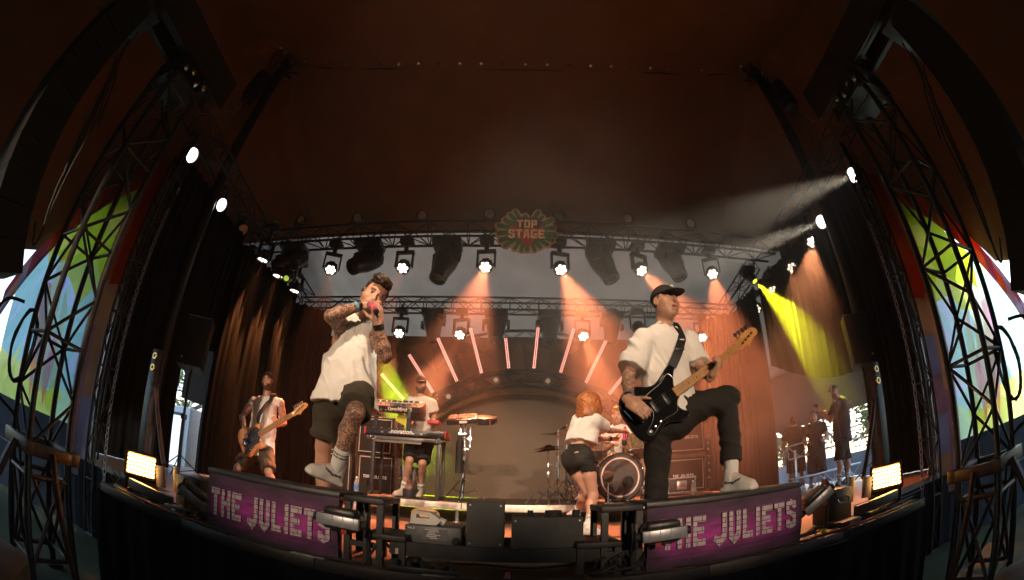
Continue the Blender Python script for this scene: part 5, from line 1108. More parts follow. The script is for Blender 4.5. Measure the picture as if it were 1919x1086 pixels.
# ---------------------------------------------------------------- things seen through the wing openings
T = thing('equipment_container', 'pale grey container with a self-glowing doorway outside the left wing', 'container', (-10.6, 10.7, 0))
b = MB(); b.box((0, 0, 1.25), (2.6, 2.2, 2.5), None, .03); b.build('shell', mat('container_grey', (.55, .58, .63), .5, noise=.08), T)
b = MB(); b.box((.75, -1.13, 1.35), (.72, .06, 1.9)); b.build('door_frame', BLACK, T); b = MB(); b.box((.75, -1.165, 1.4), (.56, .03, 1.6)); b.build('door_pane', mat('daylight_glow', (.75, .8, .9), .2, emit=(.75, .85, 1), es=1.2), T)  # door pane emits a pale glow in place of daylight
for x in (-1.28, 1.28): b = MB(); b.cyl((x, -1.1, 2.45), (x, -1.1, 3.1), .03); b.build('post', ALU, T)
b = MB(); b.cyl((-1.28, -1.1, 3.05), (1.28, -1.1, 3.05), .03); b.cyl((-1.28, -1.1, 2.3), (.4, -1.1, 3.02), .025); b.build('rail', ALU, T)
for k, (p0, p1, lab) in enumerate((((5.2, 6.9, ST+.10), (6.9, 6.6, ST+.16), 'lower'), ((5.3, 7.2, ST+.75), (7.1, 6.7, ST+.95), 'upper'))):
    truss('spare_truss', f'{lab} length of bare aluminium truss lying behind the stage hands', p0, p1, .26, .28, .02, .01, ALU, group='spare truss lengths')
T = thing('truss_trolley', 'aluminium trolley frame supporting the bare truss lengths', 'trolley', (6.1, 7.0, ST), abs_=True)
for x, y in ((5.5, 7.15), (6.8, 6.8)): b = MB(); b.box((x, y, ST+.4), (.05, .05, .8)); b.box((x, y, ST+.02), (.3, .3, .04)); b.build('post', ALU, T)
T = thing('microphone_stand', 'black straight microphone stand in front of the stage hand with a phone', 'stand', (4.95, 5.0, ST), abs_=True)
b = MB(); b.cyl((4.95, 5.0, ST+.03), (4.80, 5.05, ST+1.5), .011); b.lathe([(.13, 0), (.13, .02), (.03, .035)], (4.95, 5.0, ST+.002), None, 18); b.build('pole', BLACKM, T)
b = MB(); b.lathe([(.012, -.16), (.016, -.04), (.026, 0), (.024, .03), (0, .045)], (4.79, 5.05, ST+1.6), None, 14); b.build('microphone', GREYM, T)
T = thing('added_fence', 'pale blue cloth fence added to cover bright sky outside the right wing opening', 'fence', (10.6, 10.8, 0))  # added fence, put up to hide bright sky in the opening
for k in range(6):
    b = MB(); b.grid(lambda u, v, k=k: (.25*(k-2.5)*-1.0 + (-.42*k+1.05) + u*-.9, (k-3)*1.75 + u*1.7, .05 + v*1.42 + .0*u), 6, 4); b.build('cloth_panel', mat('blue_cloth', (.20, .26, .34), .9, noise=.15, nscale=3), T, 0)
    b = MB(); b.cyl((.25*(k-2.5)*-1.0 + (-.42*k+1.05), (k-3)*1.75, 0), (.25*(k-2.5)*-1.0 + (-.42*k+1.05), (k-3)*1.75, 1.6), .03); b.build('post', ALU, T)
# trees outside
def tree(x, y, h, w, label, seed):
    rd = random.Random(seed); T = thing('tree', label, 'tree', (x, y, 0), group='trees outside the tent')
    b = MB(); b.tube([(0, 0, 0), (.1, 0, h*.25), (.0, .1, h*.5), (.1, 0, h*.8)], [.28, .2, .13, .04], 8)
    for k in range(6): a = rd.uniform(0, 6.28); z = h*rd.uniform(.3, .6); b.tube([(0, 0, z), (w*.3*math.cos(a), w*.3*math.sin(a), z+h*.12), (w*.6*math.cos(a), w*.6*math.sin(a), z+h*.2)], [.09, .06, .02], 6)
    b.build('trunk', mat('bark', (.06, .045, .03), .9), T)
    b = MB(); cl = [(Vector((rd.gauss(0, w*.38), rd.gauss(0, w*.38), h*rd.uniform(.35, .95))), rd.uniform(.3, .6)*w*.55) for _ in range(16)]
    for i in range(1500):
        c, r = rd.choice(cl); p = c + Vector((rd.gauss(0, 1), rd.gauss(0, 1), rd.gauss(0, .8))).normalized()*r*rd.random()**.4; n = Vector((rd.gauss(0, 1), rd.gauss(0, 1), rd.gauss(0, 1))).normalized(); F = frame(n); s = rd.uniform(.08, .17)
        b.add([p + F @ Vector(q) for q in ((-s, 0, 0), (0, -s*.5, 0), (s, 0, 0), (0, s*.5, .02))], [(0, 1, 2, 3)])
    b.build('crown', mat('foliage', (.06, .10, .025), .7, noise=.5, nscale=2), T, 0)
for k, (x, y, h, w) in enumerate(((15, 20.5, 5.5, 2.6), (18.5, 19.5, 6.5, 3.0), (20.5, 16.5, 5.2, 2.6), (17.5, 14.5, 4.4, 2.2), (-17, 17, 5.5, 2.6))):
    tree(x, y, h, w, ('leftmost green tree beyond the right wing opening', 'tallest green tree beyond the right wing opening', 'third green tree from the left beyond the right wing', 'nearest small tree beyond the right wing opening', 'green tree beyond the left wing opening')[k], 20+k)
# ---------------------------------------------------------------- round TOP STAGE sign on the main truss
SC = at(987, 434, 7.2)
T = thing('stage_sign', 'round cut-out sign with leafy green rays reading TOP STAGE on the main truss', 'sign', SC, abs_=True)
M = Matrix.Translation(SC) @ FRONT @ Matrix.Rotation(R(8), 4, 'X') @ Matrix.Scale(1.06, 4)
rays_ = [(a, L, wd) for a, L, wd in ((10, .50, .05), (28, .52, .055), (46, .46, .05), (62, .50, .06), (95, .36, .07), (117, .50, .055), (132, .50, .055), (150, .46, .06), (168, .52, .055), (186, .50, .06), (203, .50, .055), (218, .48, .055), (240, .44, .055), (257, .43, .055), (272, .42, .06), (292, .44, .055), (308, .44, .055), (325, .46, .055), (340, .50, .055), (353, .52, .055))]
def capsule(L, w): return [(0, -w)] + [(L-w + w*math.cos(t), w*math.sin(t)) for t in [(-90+22.5*i)*math.pi/180 for i in range(9)]] + [(0, w)]
def rayset(nm, grow, z, m, hub):
    b = MB()
    for a, L, wd in rays_:
        b.prism(capsule(L*1.12+grow, wd*.86+grow), .02, M @ Matrix.Translation((0, 0, z)) @ Matrix.Rotation(R(a), 4, 'Z') @ Matrix.Scale(1.0 if abs(math.sin(R(a))) < .7 else .92, 4))
        z += .0003
    b.prism([(hub*1.15*math.cos(i*.2618), hub*.85*math.sin(i*.2618)) for i in range(24)], .02, M @ Matrix.Translation((0, 0, z+.001))); return b.build(nm, m, T, 0)
rayset('outline_board', .035, 0, mat('sign_tan', (.40, .24, .14), .7), .33); rayset('green_ray_board', -.004, .022, mat('sign_green', (.025, .09, .03), .6, noise=.3), .33)
b = MB(); b.prism([(-.33, .10), (.33, .10), (.30, -.02), (.03, -.36), (-.28, -.02)], .012, M @ Matrix.Translation((0, 0, .052))); b.build('red_shield', mat('sign_red', (.26, .02, .03), .6), T, 0)
b = MB(); b.prism([(-.19, .02), (.23, .03), (.30, .16), (.15, .26), (-.19, .25)], .012, M @ Matrix.Translation((.02, .02, .067))); b.build('dark_patch', mat('sign_dark', (.03, .006, .02), .6), T, 0)
SL = mat('sign_letter', (.56, .36, .22), .7)
b = MB(); letters(b, 'TOP', M @ Matrix.Translation((.01, .125, .08)), .17, .02, gap=.7); b.build('lettering', SL, T, 0)
b = MB(); letters(b, 'STAGE', M @ Matrix.Translation((0, -.085, .08)), .185, .02, gap=.55); b.build('lettering', SL, T, 0)
# ================================================================ PEOPLE: smooth bodies grown from joints (signed distance field -> one surface)
V3 = Vector
def smin(a, b, k):
    if k <= 0: return np.minimum(a, b)
    h = np.maximum(k - np.abs(a-b), 0)/k; return np.minimum(a, b) - h*h*k*.25
LAT = np.random.default_rng(5).random((24, 24, 24)).astype(np.float32)
def vnoise(a, b, c):
    a, b, c = np.broadcast_arrays(a, b, c); i, j, k = [np.floor(q).astype(np.int32) for q in (a, b, c)]; u, v, w = a-i, b-j, c-k; u, v, w = [q*q*(3-2*q) for q in (u, v, w)]; i, j, k = i % 24, j % 24, k % 24; i1, j1, k1 = (i+1) % 24, (j+1) % 24, (k+1) % 24
    x0 = LAT[i, j, k]*(1-u) + LAT[i1, j, k]*u; x1 = LAT[i, j1, k]*(1-u) + LAT[i1, j1, k]*u; y0 = LAT[i, j, k1]*(1-u) + LAT[i1, j, k1]*u; y1 = LAT[i, j1, k1]*(1-u) + LAT[i1, j1, k1]*u
    return (x0*(1-v) + x1*v)*(1-w) + (y0*(1-v) + y1*v)*w
class Body:
    def __init__(s): s.p = []
    def cone(s, a, b, ra, rb, k=.02, op=1): s.p.append(('c', np.array(a, float), np.array(b, float), ra, rb, k, op)); return s
    def fcone(s, a, b, ra, rb, n, f, k=.03, op=1): s.p.append(('f', np.array(a, float), np.array(b, float), ra, rb, k, op, np.array(n, float), f)); return s
    def ell(s, c, r, M=None, k=.02, op=1): s.p.append(('e', np.array(c, float), np.array(r, float), np.array(M if M is not None else np.eye(3), float), 0, k, op)); return s
    def bx(s, c, hlf, M, rd, k=.01, op=1): s.p.append(('b', np.array(c, float), np.array(hlf, float), np.array(M, float), rd, k, op)); return s
    def cut(s, p, n): s.p.append(('x', np.array(p, float), np.array(n, float)/np.linalg.norm(n), 0, 0, 0, -1)); return s   # removes the side n points to
    def mesh(s, h, warp=None, post=None):
        lo = np.full(3, 1e9); hi = -lo
        def bb(q):
            if q[0] in 'cf': r = max(q[3], q[4]); return np.minimum(q[1], q[2])-r, np.maximum(q[1], q[2])+r
            if q[0] == 'e': e = np.abs(q[3]) @ q[2]; return q[1]-e, q[1]+e
            if q[0] == 'b': e = np.abs(q[3]) @ q[2] + q[4]; return q[1]-e, q[1]+e
        for q in s.p:
            if q[0] != 'x' and q[6] > 0: a, b = bb(q); lo = np.minimum(lo, a); hi = np.maximum(hi, b)
        lo -= .04; hi += .04; n = np.ceil((hi-lo)/h).astype(int)+1
        ax = [lo[i] + h*np.arange(n[i]) for i in range(3)]; vol = np.full(n, .15, np.float32)
        for q in s.p:
            if q[0] == 'x': sl = (slice(None),)*3
            else:
                a, b = bb(q); m = q[5] + .03; i0 = np.clip(((a-m-lo)/h).astype(int), 0, n-1); i1 = np.clip(np.ceil((b+m-lo)/h).astype(int)+1, 1, n); sl = tuple(slice(i0[i], i1[i]) for i in range(3))
            X = ax[0][sl[0]][:, None, None]; Y = ax[1][sl[1]][None, :, None]; Z = ax[2][sl[2]][None, None, :]
            sub = vol[sl]
            if q[0] == 'x': d = (X-q[1][0])*q[2][0] + (Y-q[1][1])*q[2][1] + (Z-q[1][2])*q[2][2]; vol[sl] = np.maximum(sub, d); continue
            if q[0] in 'cf':
                px, py, pz = X-q[1][0], Y-q[1][1], Z-q[1][2]; ab = q[2]-q[1]
                if q[0] == 'f': nn, f = q[7], q[8]; dn = (px*nn[0]+py*nn[1]+pz*nn[2])*(1/f-1); px, py, pz = px+dn*nn[0], py+dn*nn[1], pz+dn*nn[2]; ab = ab + nn*(ab@nn)*(1/f-1)
                t = np.clip((px*ab[0]+py*ab[1]+pz*ab[2])/max(ab@ab, 1e-9), 0, 1)
                d = np.sqrt((px-t*ab[0])**2 + (py-t*ab[1])**2 + (pz-t*ab[2])**2) - (q[3] + (q[4]-q[3])*t)
                if q[0] == 'f': d = d*min(1, q[8]*1.15)
            else:
                M = q[3]; px, py, pz = X-q[1][0], Y-q[1][1], Z-q[1][2]
                u = [px*M[0, i]+py*M[1, i]+pz*M[2, i] for i in range(3)]
                if q[0] == 'e':
                    k0 = np.sqrt(sum((u[i]/q[2][i])**2 for i in range(3))); k1 = np.sqrt(sum((u[i]/q[2][i]**2)**2 for i in range(3)))+1e-9; d = k0*(k0-1)/k1
                else:
                    w = [np.abs(u[i])-q[2][i] for i in range(3)]; d = np.sqrt(sum(np.maximum(w[i], 0)**2 for i in range(3))) + np.minimum(np.maximum(np.maximum(w[0], w[1]), w[2]), 0) - q[4]
            vol[sl] = smin(sub, d, q[5]) if q[6] > 0 else -smin(-sub, d, q[5])
        if warp: vol += warp(ax[0][:, None, None], ax[1][None, :, None], ax[2][None, None, :]).astype(np.float32)
        S = vol < 0; c8 = np.zeros(n-1, np.int8)
        for i in (0, 1):
            for j in (0, 1):
                for k in (0, 1): c8 += S[i:n[0]-1+i, j:n[1]-1+j, k:n[2]-1+k]
        I = np.argwhere((c8 > 0) & (c8 < 8)); ids = np.full(n-1, -1, np.int32); ids[tuple(I.T)] = np.arange(len(I))
        acc = np.zeros((len(I), 3)); cnt = np.zeros(len(I)); cor = [(i, j, k) for i in (0, 1) for j in (0, 1) for k in (0, 1)]
        for a in cor:
            for axx in range(3):
                if a[axx]: continue
                b = list(a); b[axx] = 1
                va = vol[I[:, 0]+a[0], I[:, 1]+a[1], I[:, 2]+a[2]]; vb = vol[I[:, 0]+b[0], I[:, 1]+b[1], I[:, 2]+b[2]]; mk = (va < 0) != (vb < 0)
                t = np.where(mk, va/np.where(mk, va-vb, 1), 0); P = np.tile(np.array(a, float), (len(I), 1)); P[:, axx] += t; acc += P*mk[:, None]; cnt += mk
        P = lo + h*(I + acc/cnt[:, None]); F = []
        for axx in range(3):
            o1, o2 = (axx+1) % 3, (axx+2) % 3; s0 = [slice(None)]*3; s1 = [slice(None)]*3; s0[axx] = slice(0, -1); s1[axx] = slice(1, None)
            E = np.argwhere(S[tuple(s0)] != S[tuple(s1)]); E = E[(E[:, o1] > 0) & (E[:, o2] > 0) & (E[:, o1] < n[o1]-1) & (E[:, o2] < n[o2]-1)]
            def cell(d1, d2): q = E.copy(); q[:, o1] -= d1; q[:, o2] -= d2; return ids[tuple(q.T)]
            Q = np.stack([cell(1, 1), cell(0, 1), cell(0, 0), cell(1, 0)], 1); inside = S[tuple(E.T)]; Q[~inside] = Q[~inside][:, ::-1]; F.append(Q)
        F = np.concatenate(F); F = F[(F >= 0).all(1)]
        # two light smoothing passes
        for _ in range(2 if post is None else post):
            nb = np.zeros_like(P); ct = np.zeros(len(P))
            for a, b in ((0, 1), (1, 2), (2, 3), (3, 0)): np.add.at(nb, F[:, a], P[F[:, b]]); np.add.at(ct, F[:, a], 1); np.add.at(nb, F[:, b], P[F[:, a]]); np.add.at(ct, F[:, b], 1)
            P = P*.5 + .5*nb/np.maximum(ct, 1)[:, None]
        return P, F
def np_mesh(name, P, F, m, tint=None, ink=None, org=(0, 0, 0)):
    me = bpy.data.meshes.new(name); me.vertices.add(len(P)); me.vertices.foreach_set('co', (P-np.array(org)).astype(np.float32).ravel())
    me.loops.add(F.size); me.loops.foreach_set('vertex_index', F.astype(np.int32).ravel()); me.polygons.add(len(F)); me.polygons.foreach_set('loop_start', np.arange(0, F.size, 4, dtype=np.int32))
    me.update(calc_edges=True); me.polygons.foreach_set('use_smooth', np.ones(len(F), bool)); me.materials.append(m)
    for nm, dat in (('tint', tint), ('ink', ink)):
        if dat is not None: ca = me.color_attributes.new(nm, 'FLOAT_COLOR', 'POINT'); ca.data.foreach_set('color', np.concatenate([dat, np.ones((len(P), 1))], 1).astype(np.float32).ravel())
    return me
def skin_mat():
    m = bpy.data.materials.new('skin'); m.use_nodes = True; t = m.node_tree; n = t.nodes; L = t.links; b = n['Principled BSDF']; b.inputs['Roughness'].default_value = .48; b.inputs['Subsurface Weight'].default_value = 0
    a = n.new('ShaderNodeAttribute'); a.attribute_name = 'tint'; k = n.new('ShaderNodeAttribute'); k.attribute_name = 'ink'; tc = n.new('ShaderNodeTexCoord')
    nz = n.new('ShaderNodeTexNoise'); nz.inputs['Scale'].default_value = 34; nz.inputs['Detail'].default_value = 2; nz.inputs['Distortion'].default_value = 1.6; L.new(tc.outputs['Object'], nz.inputs['Vector'])
    n3 = n.new('ShaderNodeTexNoise'); n3.inputs['Scale'].default_value = 15; n3.inputs['Distortion'].default_value = 2.5; L.new(tc.outputs['Object'], n3.inputs['Vector'])
    r1 = n.new('ShaderNodeMapRange'); r1.inputs[1].default_value = .47; r1.inputs[2].default_value = .53; L.new(nz.outputs['Fac'], r1.inputs[0])
    ab = n.new('ShaderNodeMath'); ab.operation = 'SUBTRACT'; ab.inputs[1].default_value = .5; L.new(n3.outputs['Fac'], ab.inputs[0]); ab2 = n.new('ShaderNodeMath'); ab2.operation = 'ABSOLUTE'; L.new(ab.outputs[0], ab2.inputs[0])
    r2 = n.new('ShaderNodeMapRange'); r2.inputs[1].default_value = .012; r2.inputs[2].default_value = .035; r2.inputs[3].default_value = 1; r2.inputs[4].default_value = 0; L.new(ab2.outputs[0], r2.inputs[0])
    mx = n.new('ShaderNodeMath'); mx.operation = 'MAXIMUM'; L.new(r2.outputs[0], mx.inputs[0]); sc1 = n.new('ShaderNodeMath'); sc1.operation = 'MULTIPLY'; sc1.inputs[1].default_value = .75; L.new(r1.outputs[0], sc1.inputs[0]); L.new(sc1.outputs[0], mx.inputs[1])
    ml = n.new('ShaderNodeMath'); ml.operation = 'MULTIPLY'; L.new(mx.outputs[0], ml.inputs[0]); L.new(k.outputs['Fac'], ml.inputs[1])
    mm = n.new('ShaderNodeMix'); mm.data_type = 'RGBA'; L.new(ml.outputs[0], mm.inputs[0]); L.new(a.outputs['Color'], mm.inputs[6]); mm.inputs[7].default_value = (.06, .05, .05, 1); L.new(mm.outputs[2], b.inputs['Base Color'])
    bp = n.new('ShaderNodeBump'); bp.inputs['Strength'].default_value = .06; n4 = n.new('ShaderNodeTexNoise'); n4.inputs['Scale'].default_value = 180; L.new(tc.outputs['Object'], n4.inputs['Vector']); L.new(n4.outputs['Fac'], bp.inputs['Height']); L.new(bp.outputs[0], b.inputs['Normal'])
    return m
SKIN = skin_mat(); SK = np.array((.50, .275, .19))
COTTON = mat('white_cotton', (.74, .71, .67), .85, noise=.05, nscale=4, bump=.55, bscale=16)
OFFW = mat('cream_cotton', (.60, .56, .50), .85, noise=.06, nscale=4, bump=.55, bscale=16)
KHAKI = mat('dark_olive_cotton', (.045, .036, .022), .85, noise=.2, bump=.2, bscale=400)
JEANS = mat('faded_black_denim', (.014, .012, .010), .85, noise=.35, nscale=14, bump=.3, bscale=400)
BLKC = mat('black_cotton', (.013, .013, .014), .85, noise=.2, bump=.2, bscale=400)
CAPM = mat('cap_cotton', (.014, .013, .014), .8, noise=.2, bump=.2, bscale=500)
TINTM = mat('tinted_leather', attr='tint', rough=.5, noise=.1, nscale=20)
SOCKM = mat('ribbed_sock', attr='tint', rough=.9, noise=.08, bump=.3, bscale=300)
def hairm(nm, c): return mat(nm, c, .45, noise=.5, nscale=16, bump=.8, bscale=60, stretch=(1, 1, .25))
def fr3(r, f, u): return np.array([[r[i], f[i], u[i]] for i in range(3)])
def joint(parent, px_, L, near=True):
    """3-D position of a joint seen at a pixel and lying L metres from its parent joint"""
    d = ray(*px_); o = V3((0, 0, EYE)); d = d.normalized(); oc = parent-o; tm = oc.dot(d); h2 = (oc - d*tm).length_squared
    if h2 >= L*L: q = o + d*tm; return parent + (q-parent).normalized()*L
    dt = math.sqrt(L*L-h2); return o + d*(tm-dt if near else tm+dt)
def hand(B, W, d, n, side, curl=.5, s=1.0, tc=.4, spread=.0):
    """palm, four jointed fingers and a thumb; n = where the palm faces, side = towards the thumb"""
    W, d, n = V3(W), V3(d).normalized(), V3(n).normalized(); n = (n - d*n.dot(d)).normalized(); sd = d.cross(n); sd = sd if sd.dot(V3(side)) > 0 else -sd
    B.bx(W + d*.048*s, (.033*s, .036*s, .006*s), fr3(sd, d, n), .009*s, .012)
    B.cone(W - d*.02*s, W + d*.03*s, .026*s, .028*s, .012)
    for i, (o_, L) in enumerate(((.031, .072), (.0105, .082), (-.0105, .077), (-.031, .06))):
        p = W + d*.088*s + sd*o_*s; a = curl*.6; e = (d*math.cos(a) + n*math.sin(a)) + sd*spread*(o_/.03)
        for j, (fr_, rr) in enumerate(((.44, .0098), (.32, .0090), (.24, .0082))):
            q = p + e.normalized()*L*fr_*s; B.cone(p, q, rr*s, (rr-.0006)*s, .004); p = q; a += curl; e = d*math.cos(a) + n*math.sin(a)
    p = W + d*.022*s + sd*.03*s; e = (sd*.75 + d*.6 + n*.25).normalized(); q = p + e*.045*s; B.cone(p, q, .0135*s, .0115*s, .008)
    e = (e*math.cos(tc) + (n*.8 + d*.5 - sd*.3).normalized()*math.sin(tc)).normalized(); r = q + e*.032*s; B.cone(q, r, .0112*s, .0100*s, .004); B.cone(r, r + (e + n*.3*tc).normalized()*.024*s, .0100*s, .0085*s, .004)
def head(B, H, r, f, u, s, mouth=0.0):
    H = V3(H)
    def L(x, y, z): return H + (r*x + f*y + u*z)*s
    M = fr3(r, f, u)
    def E(x, y, z, a, b, c, k=.02, op=1): B.ell(L(x, y, z), (a*s, b*s, c*s), M, k*s, op)
    E(0, -.008, .038, .076, .096, .086); E(0, .022, -.03, .064, .075, .088, .03); E(0, .052, -.092-.012*mouth, .036, .036, .026, .03)
    for e in (-1, 1): E(e*.047, .025, -.062, .022, .045, .035, .03); E(e*.05, .06, -.022, .02, .024, .02, .03)
    B.cone(L(-.036, .083, .034), L(.036, .083, .034), .012*s, .012*s, .012)
    for e in (-1, 1): E(e*.031, .1, .012, .019, .018, .0105, .010, -1); E(e*.031, .081, .011, .0135, .0125, .012, .003)
    B.cone(L(0, .094, .02), L(0, .117, -.024), .0085*s, .0125*s, .01); E(0, .106, -.028, .017, .013, .009, .008)
    if mouth: E(0, .1, -.066, .02, .022, .006+.008*mouth, .006, -1)
    B.cone(L(-.019, .094, -.057), L(.019, .094, -.057), .0075*s, .0075*s, .005); B.cone(L(-.017, .093, -.070-.014*mouth), L(.017, .093, -.070-.014*mouth), .0075*s, .0075*s, .005)
    for e in (-1, 1): E(e*.077, -.006, .0, .010, .023, .031, .008); E(e*.084, .0, .0, .006, .012, .018, .004, -1)
def head_paint(P, H, r, f, u, s, T, hair, beard=0.0, brow=(.05, .03, .02), stache=False):
    q = (P - np.array(H)); X = (q@np.array(r))/s; Y = (q@np.array(f))/s; Z = (q@np.array(u))/s; ax = np.abs(X); fr_ = (Y > .02) & (np.abs(Z) < .16) & (ax < .1)
    def put(mask, c, a=1.0): T[mask] = T[mask]*(1-a) + np.array(c)*a
    put(fr_ & (Z < -.02) & (Z > -.06) & (ax > .02), (.52, .24, .17), .35)
    put(fr_ & (Y > .07) & (np.abs(Z - (.036 - .14*(ax-.03)**1)) < .0065) & (ax > .013) & (ax < .052), brow, .9)
    put(fr_ & (Y > .06) & (((ax-.031)/.0135)**2 + ((Z-.011)/.0072)**2 < 1), (.55, .50, .46))
    put(fr_ & (Y > .06) & (((ax-.031)/.0065)**2 + ((Z-.011)/.0068)**2 < 1), (.03, .025, .02))
    put(fr_ & (Y > .06) & (((ax-.031)/.017)**2 + ((Z-.0185)/.0035)**2 < 1), (.12, .06, .045), .7)
    if beard:
        bm = (Y > -.02) & (ax < .085) & (Z < -.045 + .25*np.maximum(ax-.045, 0)*(Y < .06)) & (Z > -.14) & ~((ax < .022) & (Z > -.074) & (Z < -.052)); put(bm & ~((Z > -.05) & (ax < .012)), hair, beard)
        put((Y > -.03) & (ax > .055) & (ax < .09) & (Z < .0) & (Z > -.08) & (Y < .035), hair, beard*.8)
    if stache: put(fr_ & (Y > .08) & (ax < .028) & (Z > -.054) & (Z < -.040), hair, .9)
    put(fr_ & (Y > .078) & (ax < .022) & (np.abs(Z+.063) < .0125), (.42, .14, .11), .75)
    put((Y < .035-.6*np.maximum(.03-Z, 0)) & (Z > -.06) & (ax < .079) & (Z > -.04 + .8*np.maximum(Y, 0)) & (np.abs(Z) < .16) & (np.abs(Y) < .14), hair, .8)
def cap(H, r, f, u, s, back=False, h=.008):
    B = Body(); H = V3(H); M = fr3(r, f, u)
    def L(x, y, z): return H + (r*x + f*y + u*z)*s
    B.ell(L(0, -.006, .042), (.086*s, .106*s, .094*s), M, 0); B.cut(L(0, 0, .038 - (.008 if back else 0)), -(u - f*.12))
    sg = -1 if back else 1
    B.ell(L(0, sg*.10, .034), (.078*s, .10*s, .012*s), M @ np.array(Matrix.Rotation(R(-10*sg), 3, 'X')), .012)
    B.ell(L(0, 0, .137), (.012*s, .012*s, .008*s), M, .004)
    if back: B.ell(L(0, .115, .05), (.035*s, .05*s, .022*s), M, .004, -1)
    return B.mesh(h)
def shoe(A, toe, up, s, c_up=(.56, .52, .48), c_sole=(.62, .58, .53), mark=(.03, .03, .04), h=.0055, slab=False):
    """A = ankle, toe = pointing direction, up = away from the sole"""
    t = V3(toe).normalized(); u = V3(up).normalized(); u = (u - t*u.dot(t)).normalized(); r = t.cross(u); M = fr3(r, t, u); A = V3(A)
    def L(x, y, z): return A + (r*x + t*y + u*z)*s
    B = Body(); B.bx(L(0, .055, -.078), (.030*s, .118*s, .004*s), M, .012*s, 0); B.ell(L(0, .12, -.075), (.047*s, .07*s, .02*s), M, .02)
    B.ell(L(0, .115, -.050), (.042*s, .072*s, .034*s), M, .02); B.cone(L(0, -.03, -.045), L(0, .075, -.045), .037*s, .036*s, .02); B.cone(L(0, -.025, -.03), L(0, -.015, .03), .040*s, .043*s, .02); B.cone(L(0, .02, .0), L(0, .1, -.035), .034*s, .028*s, .02)
    P, F = B.mesh(h); q = (P-np.array(A)); z = q@np.array(u)/s; y = q@np.array(t)/s; x = q@np.array(r)/s; T = np.tile(np.array(c_up), (len(P), 1))
    T[z < -.066] = c_sole; T[z < -.088] = np.array(c_sole)*.45
    sw = (np.abs(z + .034 - .5*np.maximum(y-.03, 0) + .1*y) < .007) & (y > -.03) & (y < .09) & (np.abs(x) > .026); T[sw] = mark
    lace = (y > .03) & (y < .1) & (np.abs(x) < .022) & (z > -.04) & (np.sin(y*220) > .3); T[lace] = np.array(c_up)*.8
    return P, F, T
